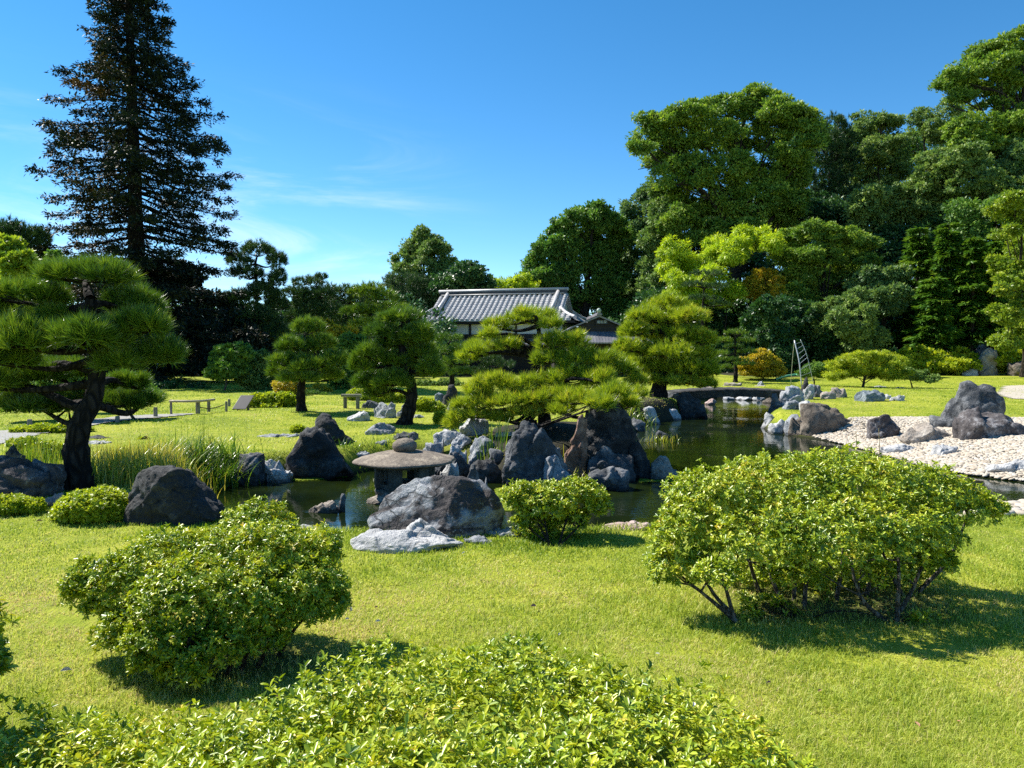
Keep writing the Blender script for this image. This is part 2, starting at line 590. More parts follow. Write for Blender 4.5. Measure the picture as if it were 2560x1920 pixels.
gravel_m = plain('pale_gravel', (0.20, 0.195, 0.185), (0.34, 0.33, 0.31), 0.95, 30, 0.6)
sand_m = plain('sandy_gravel', (0.34, 0.29, 0.22), (0.50, 0.45, 0.37), 0.95, 20, 0.5)
drape('path', [gh(u, v)[:2] for u, v in [(-250, 1130), (-60, 1085), (40, 1074), (160, 1060), (300, 1041), (400, 1037), (490, 1034), (490, 1037), (400, 1046), (300, 1054), (170, 1075), (45, 1100), (-60, 1135), (-250, 1200)]], 0.10, gravel_m, 0.02)
drape('sandy_path', [gh(u, v)[:2] for u, v in [(2478, 985), (2500, 965), (2600, 960), (2900, 962), (2900, 1005), (2600, 1002), (2520, 998)]], 0.25, sand_m, 0.02)
beach_px = [(2010, 1086), (2090, 1082), (2122, 1046), (2230, 1044), (2560, 1046), (2900, 1048)]
BEACH = np.array([gh(u, v)[:2] for u, v in beach_px] + [pz(u, v, WATER)[:2] for u, v in [(2900, 1232), (2560, 1207), (2430, 1191), (2300, 1166), (2180, 1131), (2080, 1106)]])
drape('beach', BEACH, 0.12, plain('beach_bed', (0.30, 0.27, 0.22), (0.46, 0.43, 0.37), 0.95, 14, 0.4), 0.004)
BANK = np.array([pz(u, v, -0.22)[:2] for u, v in [(2330, 1325), (2420, 1306), (2560, 1300), (2760, 1292), (2760, 1345), (2560, 1347), (2430, 1345)]])

# water
def water_material():
    m = NT('pond_water')
    g = m.n('ShaderNodeNewGeometry')
    mpn = m.n('ShaderNodeMapping', {'Scale': (1.0, 1.6, 1.0)}); m.l(g.outputs['Position'], mpn.inputs[0])
    n1 = m.noise(mpn.outputs[0], 2.2, 3, 0.5, 0.4)
    n2 = m.noise(mpn.outputs[0], 16.0, 3, 0.55)
    gust = m.maprange(m.noise(g.outputs['Position'], 0.55, 3, 0.55), 0.48, 0.66)
    murk = m.noise(g.outputs['Position'], 0.8, 4, 0.6)
    m.l(m.ramp(murk, [(0.35, (0.003, 0.007, 0.002)), (0.65, (0.012, 0.020, 0.003))]), m.p.inputs['Base Color'])
    m.p.inputs['Roughness'].default_value = 0.015
    m.p.inputs['IOR'].default_value = 1.36
    m.p.inputs['Specular IOR Level'].default_value = 0.6
    b = m.bump(n1, 0.10, 0.03)
    q = m.n('ShaderNodeBump', {'Distance': 0.012})
    m.l(m.math('ADD', m.math('MULTIPLY', gust, 0.35), 0.05), q.inputs['Strength'])
    m.l(n2, q.inputs['Height']); m.l(b, q.inputs['Normal'])
    m.l(q.outputs[0], m.p.inputs['Normal'])
    return m.m
pb0, pb1 = POND.min(0) - 0.6, POND.max(0) + 0.6
struct(mk('water', [(pb0[0], pb0[1], WATER), (pb1[0], pb0[1], WATER), (pb1[0], pb1[1], WATER), (pb0[0], pb1[1], WATER)], [(0, 1, 2, 3)], water_material()))

# ------------------------------------------------------------------ leaf geometry
def frames(D, N):
    D = nrm(D)
    Sd = nrm(np.cross(D, N) + 1e-6)
    return D, Sd, np.cross(Sd, D)

def leaf_quads(P, D, N, L, Wd):
    """kite-shaped leaves, one quad each"""
    D, Sd, U = frames(D, N)
    L = np.broadcast_to(L, (len(P),))[:, None]; Wd = np.broadcast_to(Wd, (len(P),))[:, None]
    V = np.stack([P, P + D * L * 0.45 + Sd * Wd * 0.5 + U * L * 0.06, P + D * L, P + D * L * 0.45 - Sd * Wd * 0.5 + U * L * 0.06], 1).reshape(-1, 3)
    Fc = np.arange(len(V)).reshape(-1, 4)
    return V, Fc

def leaf_six(P, D, N, L, Wd, droop=0.12):
    """near leaves: pointed ovals folded along the midrib, two quads each"""
    D, Sd, U = frames(D, N)
    L = np.broadcast_to(L, (len(P),))[:, None]; Wd = np.broadcast_to(Wd, (len(P),))[:, None]
    tip = P + D * L - U * L * droop
    V = np.stack([P, P + D * L * 0.38 + Sd * Wd * 0.40 + U * L * 0.09, P + D * L * 0.74 + Sd * Wd * 0.42 + U * L * 0.02, tip,
                  P + D * L * 0.74 - Sd * Wd * 0.42 + U * L * 0.02, P + D * L * 0.38 - Sd * Wd * 0.40 + U * L * 0.09], 1).reshape(-1, 3)
    b = np.arange(len(P))[:, None] * 6
    Fc = np.concatenate([b + np.array([[0, 1, 2, 3]]), b + np.array([[0, 3, 4, 5]])], 1).reshape(-1, 4)
    return V, Fc

def needles(P, D, L, Wd, rng):
    """thin triangles"""
    n = len(P)
    D = nrm(D)
    Sd = nrm(np.cross(D, rng.normal(size=(n, 3))))
    L = np.broadcast_to(L, (n,))[:, None]; Wd = np.broadcast_to(Wd, (n,))[:, None]
    V = np.stack([P - Sd * Wd * 0.5, P + Sd * Wd * 0.5, P + D * L], 1).reshape(-1, 3)
    return V, np.arange(len(V)).reshape(-1, 3)

def sphere_dirs(n, rng):
    return nrm(rng.normal(size=(n, 3)))

def lobe_points(C, Rd, n, rng, shell=(0.7, 1.0), drop=0.72, up=None):
    """points on the outer shell of a union of ellipsoids, with outward normals"""
    C = np.asarray(C, float); Rd = np.asarray(Rd, float)
    a = (Rd[:, 0] * Rd[:, 1]) ** 0.8 + (Rd[:, 0] * Rd[:, 2]) ** 0.8 + (Rd[:, 1] * Rd[:, 2]) ** 0.8
    k = rng.choice(len(C), size=int(n * 1.8) + 8, p=a / a.sum())
    d = sphere_dirs(len(k), rng)
    if up is not None:
        d[:, 2] = np.where(d[:, 2] < up, np.abs(d[:, 2]) * 0.6 + up * 0.4, d[:, 2]); d = nrm(d)
    r = rng.uniform(shell[0], shell[1], len(k))[:, None]
    P = C[k] + d * Rd[k] * r
    ok = np.ones(len(k), bool)
    for i in range(len(C)):
        q = (((P - C[i]) / Rd[i]) ** 2).sum(1)
        ok &= ~((q < drop ** 2) & (k != i))
    P, d, k = P[ok][:n], d[ok][:n], k[ok][:n]
    return P, nrm(d / Rd[k]), k

def px_lobes(lobes, y, dy=0.0, flat=0.9, rng=R):
    """photo-pixel lobes (u, v, ru, rv) at depth y -> world ellipsoids"""
    C, Rd = [], []
    for l in lobes:
        u, v, ru, rv = l[:4]
        yy = l[4] if len(l) > 4 else y + rng.uniform(-dy, dy)
        C.append(pd(u, v, yy))
        s = yy / F
        Rd.append((ru * s, ru * s * flat, rv * s))
    return np.array(C), np.array(Rd)

# ------------------------------------------------------------------ foliage materials
G = {}
def ramp3(a, b, c, d=None):
    r = [(0.0, a), (0.5, b), (0.9, c)]
    return r + [(1.0, d)] if d else r
G['azalea'] = foliage('azalea_leaves', [(0.0, (0.07, 0.15, 0.012)), (0.30, (0.20, 0.30, 0.016)), (0.62, (0.42, 0.50, 0.026)), (0.93, (0.60, 0.58, 0.05)), (1.0, (0.58, 0.45, 0.06))], 0.22, 0.36, 0.5)
G['azalea_small'] = foliage('clipped_leaves', ramp3((0.14, 0.24, 0.014), (0.34, 0.43, 0.022), (0.54, 0.57, 0.04)), 0.40, 0.45, 0.35)
G['grass'] = foliage('grass_blades', [(0.0, (0.15, 0.25, 0.02)), (0.38, (0.36, 0.45, 0.05)), (0.66, (0.56, 0.58, 0.13)), (0.85, (0.66, 0.57, 0.24)), (1.0, (0.62, 0.48, 0.26))], 0.42, 0.5, 0.25, (1.1, 1.1, 0.8))
G['sedge'] = foliage('sedge_blades', [(0.0, (0.035, 0.11, 0.012)), (0.4, (0.13, 0.24, 0.02)), (0.75, (0.32, 0.40, 0.03)), (1.0, (0.52, 0.46, 0.10))], 0.38, 0.32, 0.5)
G['pine'] = foliage('pine_needles', ramp3((0.035, 0.09, 0.014), (0.10, 0.20, 0.018), (0.25, 0.34, 0.03)), 0.30, 0.35, 0.5)
G['pine_bright'] = foliage('bright_pine_needles', ramp3((0.10, 0.18, 0.014), (0.27, 0.37, 0.02), (0.48, 0.53, 0.035), (0.50, 0.42, 0.08)), 0.38, 0.38, 0.45)
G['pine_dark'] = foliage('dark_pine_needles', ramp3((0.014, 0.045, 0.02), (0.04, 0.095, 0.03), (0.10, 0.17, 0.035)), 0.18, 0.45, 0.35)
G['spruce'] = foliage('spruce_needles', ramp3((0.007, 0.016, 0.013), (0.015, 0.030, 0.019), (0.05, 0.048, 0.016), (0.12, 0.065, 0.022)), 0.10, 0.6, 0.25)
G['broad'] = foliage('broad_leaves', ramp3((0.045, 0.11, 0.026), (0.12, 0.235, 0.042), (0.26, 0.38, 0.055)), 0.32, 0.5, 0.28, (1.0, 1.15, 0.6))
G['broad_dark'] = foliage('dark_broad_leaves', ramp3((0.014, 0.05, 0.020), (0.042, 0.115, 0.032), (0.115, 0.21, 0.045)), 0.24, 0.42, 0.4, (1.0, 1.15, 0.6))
G['broad_blue'] = foliage('blue_green_leaves', ramp3((0.04, 0.10, 0.04), (0.12, 0.22, 0.07), (0.25, 0.35, 0.10)), 0.30, 0.5, 0.28)
G['zelkova'] = foliage('zelkova_leaves', ramp3((0.06, 0.13, 0.024), (0.17, 0.285, 0.04), (0.36, 0.44, 0.055)), 0.34, 0.5, 0.25, (1.05, 1.15, 0.6))
G['olive'] = foliage('olive_leaves', ramp3((0.065, 0.13, 0.038), (0.17, 0.265, 0.07), (0.33, 0.41, 0.10)), 0.32, 0.5, 0.25, (1.05, 1.15, 0.65))
G['lime'] = foliage('lime_leaves', ramp3((0.09, 0.17, 0.016), (0.22, 0.32, 0.026), (0.42, 0.47, 0.04)), 0.38, 0.45, 0.4, (1.1, 1.15, 0.6))
G['bamboo'] = foliage('bamboo_leaves', ramp3((0.16, 0.30, 0.014), (0.38, 0.52, 0.02), (0.60, 0.70, 0.04)), 0.42, 0.45, 0.4)
G['gold'] = foliage('golden_leaves', ramp3((0.18, 0.20, 0.014), (0.48, 0.40, 0.025), (0.66, 0.42, 0.035)), 0.38, 0.45, 0.4)
G['cypress'] = foliage('cypress_sprays', ramp3((0.03, 0.10, 0.014), (0.09, 0.21, 0.02), (0.22, 0.34, 0.03)), 0.28, 0.45, 0.35)
BARK_DARK = bark_mat('dark_pine_bark', (0.008, 0.007, 0.006), (0.05, 0.042, 0.036), 11)
BARK = bark_mat('grey_brown_bark', (0.02, 0.016, 0.012), (0.10, 0.08, 0.062), 8)
BARK_PALE = bark_mat('pale_stem_bark', (0.09, 0.075, 0.06), (0.28, 0.24, 0.20), 30)
TWIG = bark_mat('twig_bark', (0.03, 0.024, 0.018), (0.13, 0.105, 0.085), 40)

# ------------------------------------------------------------------ rocks
ICO = {}
def ico(n):
    if n not in ICO:
        bm = bmesh.new()
        bmesh.ops.create_icosphere(bm, subdivisions=n, radius=1)
        bm.verts.index_update()
        ICO[n] = (np.array([v.co[:] for v in bm.verts]), np.array([[v.index for v in f.verts] for f in bm.faces]))
        bm.free()
    return ICO[n]

def rock_mesh(Wd, D, Ht, prof, seed, boxy=2.8, cuts=9, rough=0.06, sub=5, sink=0.25, ridge=0.0, fract=0.55):
    rng = np.random.default_rng(seed)
    p, Fc = ico(sub)
    p = p.copy()
    p = p * ((np.abs(p) ** boxy).sum(1) ** (-1.0 / boxy))[:, None]
    m = np.abs(p).max(0); p = p / m
    # flat chipped faces
    for _ in range(cuts):
        n = sphere_dirs(1, rng)[0]
        d = rng.uniform(0.62, 0.98) * np.abs(p @ n).max()
        ex = np.maximum(p @ n - d, 0)
        p = p - ex[:, None] * n * 0.94
    m = np.abs(p).max(0); p = p / m
    q = p + 0.22 * np.stack([fbm(p * 1.3 + 3.1 * i + seed % 97, 3, 40 + i) for i in range(3)], 1)
    q = q / np.abs(q).max(0)
    xs = np.linspace(-1, 1, len(prof))
    px = np.clip(q[:, 0], -1, 1)
    # heights across the width follow the outline
    pr = np.interp(px, xs, prof)
    edge = np.sqrt(np.clip(1 - np.abs(px) ** boxy, 0, 1)) ** 0.85 + 0.12
    zz = np.clip(q[:, 2] / np.maximum(edge, 0.25), -1, 1.0)
    z = np.where(zz > 0, Ht * pr * zz, sink * zz)
    x = px * Wd / 2; y = q[:, 1] * D / 2
    V = np.stack([x, y, z], 1)
    sc = min(Wd, max(Ht, 0.3 * Wd))
    Pn = V / sc
    nn = nrm(np.stack([q[:, 0] / Wd, q[:, 1] / D, q[:, 2] / max(Ht * 1.2, 1e-3)], 1))
    f1 = fbm(Pn * 2.3 + seed % 31, 4, 3)
    rd = 1 - 2 * np.abs(fbm(Pn * 3.7 + seed % 17, 4, 9))
    f2 = fbm(Pn * 11 + seed % 13, 3, 21)
    V = V + nn * sc * ((f1 * 1.6 + f2 * 0.45) * rough * 1.5 - np.maximum(rd - 0.86, 0) * rough * 2.2)[:, None]
    if ridge > 0:   # layered / striated rock
        st = np.sin(Pn[:, 2] * 26 + 5 * f1 + Pn[:, 0] * 4)
        V = V + nn * sc * (np.abs(st) - 0.6)[:, None] * ridge
    # fractured faces: cells with their own tilt, split by narrow clefts
    ns = int(26 + 16 * rng.random()) if sub >= 5 else 14
    sd_ = Pn[rng.integers(len(Pn), size=ns)]
    wp = Pn + 0.10 * np.stack([fbm(Pn * 2.5 + 7 * i, 2, 60 + i) for i in range(3)], 1)
    dist = np.linalg.norm(wp[:, None] - sd_[None], axis=2)
    oi = np.argsort(dist, 1)[:, :2]
    d1 = np.take_along_axis(dist, oi[:, :1], 1)[:, 0]; d2 = np.take_along_axis(dist, oi[:, 1:2], 1)[:, 0]
    tl = rng.normal(size=(ns, 3)) * 0.42
    off = ((wp - sd_[oi[:, 0]]) * tl[oi[:, 0]]).sum(1) + rng.normal(0, 0.035, ns)[oi[:, 0]]
    cleft = np.exp(-(d2 - d1) / 0.022)
    V = V + nn * sc * fract * (off * (1 - cleft * 0.7) - 0.05 * cleft)[:, None]
    # keep the outline the measured size
    top = np.percentile(V[:, 2], 99.7)
    V[:, 2] = np.where(V[:, 2] > 0, V[:, 2] * Ht / max(top, 1e-3), V[:, 2])
    return V, Fc

ROCKM = {}
ROCKM['grey'] = rock_mat('grey_rock', (0.06, 0.065, 0.075), (0.22, 0.235, 0.255), (0.46, 0.47, 0.48), 1.0, 0.02)
ROCKM['pale'] = rock_mat('pale_rock', (0.13, 0.13, 0.13), (0.36, 0.365, 0.37), (0.62, 0.61, 0.59), 1.0, 0.03)
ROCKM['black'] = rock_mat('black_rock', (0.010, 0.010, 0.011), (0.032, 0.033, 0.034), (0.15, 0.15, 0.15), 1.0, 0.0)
ROCKM['dark'] = rock_mat('dark_grey_rock', (0.018, 0.020, 0.022), (0.075, 0.080, 0.086), (0.34, 0.345, 0.35), 1.0, 0.0)
ROCKM['brown'] = rock_mat('brown_rock', (0.03, 0.023, 0.018), (0.115, 0.095, 0.075), (0.30, 0.26, 0.21), 1.0, 0.02)
ROCKM['tan'] = rock_mat('tan_rock', (0.07, 0.06, 0.05), (0.26, 0.225, 0.19), (0.52, 0.47, 0.41), 1.2, 0.02)
ROCKM['pink'] = rock_mat('pinkish_rock', (0.12, 0.075, 0.065), (0.40, 0.29, 0.26), (0.66, 0.56, 0.52), 1.0, 0.02)
ROCKM['mottled'] = rock_mat('lichen_rock', (0.02, 0.017, 0.018), (0.09, 0.08, 0.08), (0.55, 0.55, 0.56), 1.4, -0.01)
ROCKM['main'] = rock_mat('weathered_rock', (0.10, 0.105, 0.115), (0.25, 0.26, 0.275), (0.42, 0.43, 0.44), 0.9, 0.02, (0.038, 0.030, 0.029), 0.75, 0.9)
ROCKM['blue'] = rock_mat('bluish_rock', (0.03, 0.045, 0.055), (0.13, 0.165, 0.19), (0.42, 0.45, 0.48), 1.1, 0.0)
ROCKM['rust'] = rock_mat('rusty_rock', (0.05, 0.028, 0.02), (0.22, 0.13, 0.09), (0.5, 0.36, 0.28), 1.0, 0.02)

def rock(u0, u1, vt, vb, prof, mat, label, depth=0.75, base='g', y=None, name='rock', group=None, seed=None, **k):
    """a rock whose front outline spans photo columns u0..u1 and rows vt..vb"""
    uc = (u0 + u1) / 2
    if y is not None:
        yb = y; zb = gz(pd(uc, vb, y)[0], y)
        if base == 'w': zb = WATER
        if base == 's': zb = pd(uc, vb, y)[2]
    elif base == 'w':
        p = pz(uc, vb, WATER); yb, zb = p[1], WATER
    else:
        p = gh(uc, vb); yb, zb = p[1], p[2]
    Wd = (u1 - u0) * yb / F
    D = Wd * depth
    yc = yb + D * 0.38
    Wd = (u1 - u0) * yc / F
    D = Wd * depth
    top = pd(uc, vt, yc)[2]
    Ht = max(top - zb, 0.05)
    seed = seed if seed is not None else int(u0 * 7 + vt * 13)
    sub = 6 if (u1 - u0) > 170 else (5 if (u1 - u0) > 50 else 4)
    V, Fc = rock_mesh(Wd, D, Ht, prof, seed, sub=sub, **k)
    c = np.array([pd(uc, vb, yc)[0], yc, zb])
    o = mk(name, V + c, Fc, ROCKM[mat], None, None, True, loc=c)
    tag(o, label, 'rock', group)
    return o

# ------------------------------------------------------------------ trees
def trunk_mesh(base, top, lobes, r0, rng, nl=9, lean=0.25, seg=9, fork=0.35):
    """tapered trunk with limbs that run out into the crown"""
    base = np.asarray(base, float); top = np.asarray(top, float)
    n = 9
    t = np.linspace(0, 1, n)[:, None]
    P = base + (top - base) * t
    Ht = np.linalg.norm(top - base)
    P[1:-1] += rng.normal(size=(n - 2, 3)) * Ht * 0.018 * lean * 2
    r = r0 * (1 - 0.85 * t[:, 0]) * (1 + 0.5 * np.exp(-t[:, 0] * 14))
    parts = [tube(P, r, seg)]
    idx = rng.permutation(len(lobes))[:nl]
    for i in idx:
        c = lobes[i]
        f = np.clip(fork + 0.5 * rng.random() * (c[2] - base[2]) / max(Ht, .1), 0.15, 0.85)
        a = base + (top - base) * f
        mid = a + (c - a) * 0.5 + np.array([0, 0, (0.10 if c[2] > a[2] else 0.2) * np.linalg.norm(c - a)]) + rng.normal(size=3) * 0.05 * np.linalg.norm(c - a)
        c = a + (c - a) * 0.88
        Q = curve([a, mid, c], 9)
        rr = np.linspace(r0 * (1 - 0.85 * f) * 0.42, r0 * 0.05, len(Q))
        parts.append(tube(Q, rr, 6))
        for _ in range(2):
            b = Q[int(len(Q) * rng.uniform(0.4, 0.8))]
            e = c + rng.normal(size=3) * min(np.linalg.norm(c - a) * 0.10, 0.5)
            parts.append(tube(curve([b, (b + e) / 2 + rng.normal(size=3) * .1, e], 6), np.linspace(r0 * 0.13, r0 * 0.03, len(curve([b, (b + e) / 2, e], 6))), 5))
    return join(parts)

def sub_lobes(C, Rd, rng, k=7, size=(0.20, 0.56), sflat=0.8):
    """smaller humps around each lobe so the outline is uneven"""
    Cs, Rs = [C], [Rd * 0.80]
    fl = np.array([1, 1, sflat])
    for _ in range(k):
        d = sphere_dirs(len(C), rng)
        d[:, 2] = d[:, 2] * 0.8 + 0.1
        z = rng.uniform(*size, len(C))[:, None]
        Cs.append(C + d * Rd * rng.uniform(0.60, 1.10, len(C))[:, None]); Rs.append(Rd * z * fl)
    return np.concatenate(Cs), np.concatenate(Rs)

def clump_leaves(C, Rd, nclump, per, csize, L, Wd, rng, flat=0.6, shell=(0.55, 1.0), droop=0.0, hang=0.0, tvar=0.35, up=0.55):
    """leaf clumps spread over lobes; returns V, F, tint"""
    P, N, k = lobe_points(C, Rd, int(nclump * 1.35), rng, shell, 0.6)
    gap = fbm(P * (0.9 / csize * 0.5), 3, 77)
    P, N = P[gap > -0.09], N[gap > -0.09]
    n = len(P)
    rc = csize * rng.uniform(0.55, 1.25, n)
    m = per
    d = sphere_dirs(n * m, rng)
    rr = rng.random(n * m) ** 0.45
    cid = np.repeat(np.arange(n), m)
    off = d * (rr * rc[cid])[:, None]
    off[:, 2] *= flat
    Q = P[cid] + off
    Q[:, 2] -= droop * (off[:, 0] ** 2 + off[:, 1] ** 2) / rc[cid]
    Dv = d * 0.9 + N[cid] * 0.5 + rng.normal(size=d.shape) * 0.55
    Dv[:, 2] -= hang
    Nv = N[cid] * 0.8 + d * 0.5 + np.array([0, 0, up]) + rng.normal(size=d.shape) * 0.26
    lt = rng.uniform(0.7, 1.3, n * m)
    V, Fc = leaf_quads(Q, Dv, Nv, L * lt, Wd * lt)
    ct = rng.normal(0.5, tvar * 0.5, n)
    tint = ct[cid] + rng.normal(0, 0.13, n * m)
    return V, Fc, tint

def broad_tree(name, label, y, lobes, mat, base_u, cat='tree', group=None, n=500, per=60, cs=None, L=0.20, Wd=0.11, r0=0.3, bark=None, seed=None,
               flat=0.6, hang=0.0, dy=1.5, nl=8, base_v=None, top=None, depth=0.9, droop=0.0, tvar=0.35, base_y=None, fork=0.35, shell=(0.72, 1.06), sflat=0.75, grow=1.0):
    seed = seed if seed is not None else int(lobes[0][0] * 3 + lobes[0][1] * 5)
    rng = np.random.default_rng(seed)
    C, Rd = px_lobes(lobes, y, dy, depth, rng)
    Rd = Rd * grow
    by = base_y if base_y is not None else y
    bx = pd(base_u, 900, by)[0]
    base = np.array([bx, by, gz(bx, by)])
    root = empty(name, base)
    tag(root, label, cat, group)
    hi = C[np.argmax(C[:, 2])] if top is None else pd(top[0], top[1], y)
    tp = np.array([0.4 * bx + 0.6 * hi[0], by * 0.5 + hi[1] * 0.5, hi[2]])
    V, Fc = trunk_mesh(base - np.array([0, 0, 0.15]), tp, C, r0, rng, nl, fork=fork)
    mk('trunk', V, Fc, bark or BARK, root, smooth=True)
    cs = (cs if cs is not None else float(np.median(Rd[:, 2])) * 0.42) * 0.50
    C, Rd = sub_lobes(C, Rd, rng, sflat=sflat)
    n = int(n * 3.3); per = int(per * 0.52)
    V, Fc, t = clump_leaves(C, Rd, n, per, cs, L, Wd, rng, flat, shell, droop, hang, tvar)
    mk('crown', V, Fc, G[mat], root, t)
    return root

def tufts(P, Dv, per, L, Wd, rng, spread=0.75, up=0.15):
    """needle bundles at shoot tips"""
    n = len(P)
    cid = np.repeat(np.arange(n), per)
    d = nrm(Dv[cid] + rng.normal(size=(n * per, 3)) * spread + np.array([0, 0, up]))
    st = P[cid] - nrm(Dv)[cid] * rng.uniform(0, 0.5, n * per)[:, None] * L
    V, Fc = needles(st, d, L * rng.uniform(0.75, 1.15, n * per), Wd, rng)
    ct = rng.normal(0.5, 0.16, n)
    return V, Fc, ct[cid] + rng.normal(0, 0.14, n * per)

def pad_tree(name, label, base, trunk_px, pads, mat, nt=40, per=30, L=0.12, Wd=0.006, r0=0.14, y=None, cat='pine tree', group=None, seed=1, bark=None,
             dy=0.5, depth=0.95, split=True, lumps=5, spread=0.75, tp=None, rvk=1.0):
    """a cloud-pruned pine: trunk, one limb and one needle pad per cloud"""
    rng = np.random.default_rng(seed)
    b = gh(*base) if y is None else np.array([pd(base[0], base[1], y)[0], y, gz(pd(base[0], base[1], y)[0], y)])
    if y is None: y = b[1]
    root = empty(name, b)
    tag(root, label, cat, group)
    T = [b - np.array([0, 0, 0.12])] + [pd(q[0], q[1], y + (q[2] if len(q) > 2 else 0)) for q in trunk_px]
    Q = curve(T, 22)
    rr = r0 * (1 - 0.72 * np.linspace(0, 1, len(Q)))
    rr[:3] *= np.array([1.35, 1.15, 1.05])
    rr = rr * (1 + 0.10 * np.sin(np.arange(len(Q)) * 2.1 + seed))
    V, Fc = tube(Q, rr, 12)
    V = V + 0.10 * r0 * fbm(V * (1.2 / r0), 3, seed)[:, None] * nrm(V - np.repeat(Q, 12, 0)) * 2
    if split:
        mk('trunk', V, Fc, bark or BARK_DARK, root, smooth=True)
    tv, tf = V, Fc
    allp = []
    for i, pdt in enumerate(pads):
        u, v, ru, rv = pdt[:4]
        yy = pdt[4] if len(pdt) > 4 else y + rng.uniform(-dy, dy)
        s = yy / F
        c = pd(u, v, yy); Rx, Rz = ru * s, rv * s * rvk
        # limb from the nearest suitable trunk point, slightly below the pad
        dd = np.linalg.norm((Q - c) * np.array([1, 1, 1.6]), axis=1) + np.where(Q[:, 2] > c[2] + 0.05, 0.6, 0)
        a = Q[int(np.argmin(dd[int(len(Q) * .25):])) + int(len(Q) * .25)]
        e = c - np.array([0, 0, Rz * 0.35])
        mid = (a + e) / 2 + rng.normal(size=3) * 0.10 * np.linalg.norm(e - a)
        LQ = curve([a, mid, e], 9)
        lr = np.linspace(r0 * 0.36, r0 * 0.10, len(LQ))
        parts = [tube(LQ, lr, 6)]
        for _ in range(6):
            f = LQ[int(rng.integers(len(LQ) // 2, len(LQ)))]
            th = rng.uniform(0, 6.28)
            g = c + np.array([math.cos(th) * Rx * 0.75, math.sin(th) * Rx * depth * 0.75, -Rz * 0.05])
            tq = curve([f, (f + g) / 2 + np.array([0, 0, -0.1 * Rz]), g], 5)
            parts.append(tube(tq, np.linspace(r0 * 0.11, r0 * 0.035, len(tq)), 5))
        lv, lf = join(parts)
        # needles: shoots over the top of several humps that make up the pad
        k = max(1, int(lumps * max(1.0, ru / (2.2 * rv)) ** 0.5))
        hc, hr = [c], [(Rx * 0.75, Rx * depth * 0.75, Rz)]
        for _ in range(k):
            th = rng.uniform(0, 6.28); q = rng.uniform(0.45, 0.72)
            hc.append(c + np.array([math.cos(th) * Rx * q, math.sin(th) * Rx * depth * q, rng.uniform(-0.25, 0.1) * Rz]))
            z = rng.uniform(0.32, 0.5)
            hr.append((Rx * z, Rx * depth * z, Rz * rng.uniform(0.5, 0.85)))
        Rz_ = Rz
        m = int(nt * 1.5 * rvk * (ru * rv) / 900.0) + 18
        P, N, _k = lobe_points(np.array(hc), np.array(hr), m, rng, (0.58, 1.12), 0.68, up=-0.30)
        Dv = nrm(N * 0.8 + np.array([0, 0, 0.75]) + rng.normal(size=N.shape) * 0.2)
        nv, nf, t = tufts(P, Dv, per, L, Wd, rng, spread)
        t = t + rng.normal(0, 0.08)
        if split:
            mk('limb', lv, lf, bark or BARK_DARK, root, smooth=True)
            mk('needle_pad', nv, nf, G[mat], root, t)
        else:
            allp.append((lv, lf, nv, nf, t))
    if allp:
        V, Fc = join([(tv, tf)] + [(a[0], a[1]) for a in allp]); mk('trunk', V, Fc, bark or BARK_DARK, root, smooth=True)
        V, Fc = join([(a[2], a[3]) for a in allp]); mk('crown', V, Fc, G[mat], root, np.concatenate([a[4] for a in allp]))
    return root

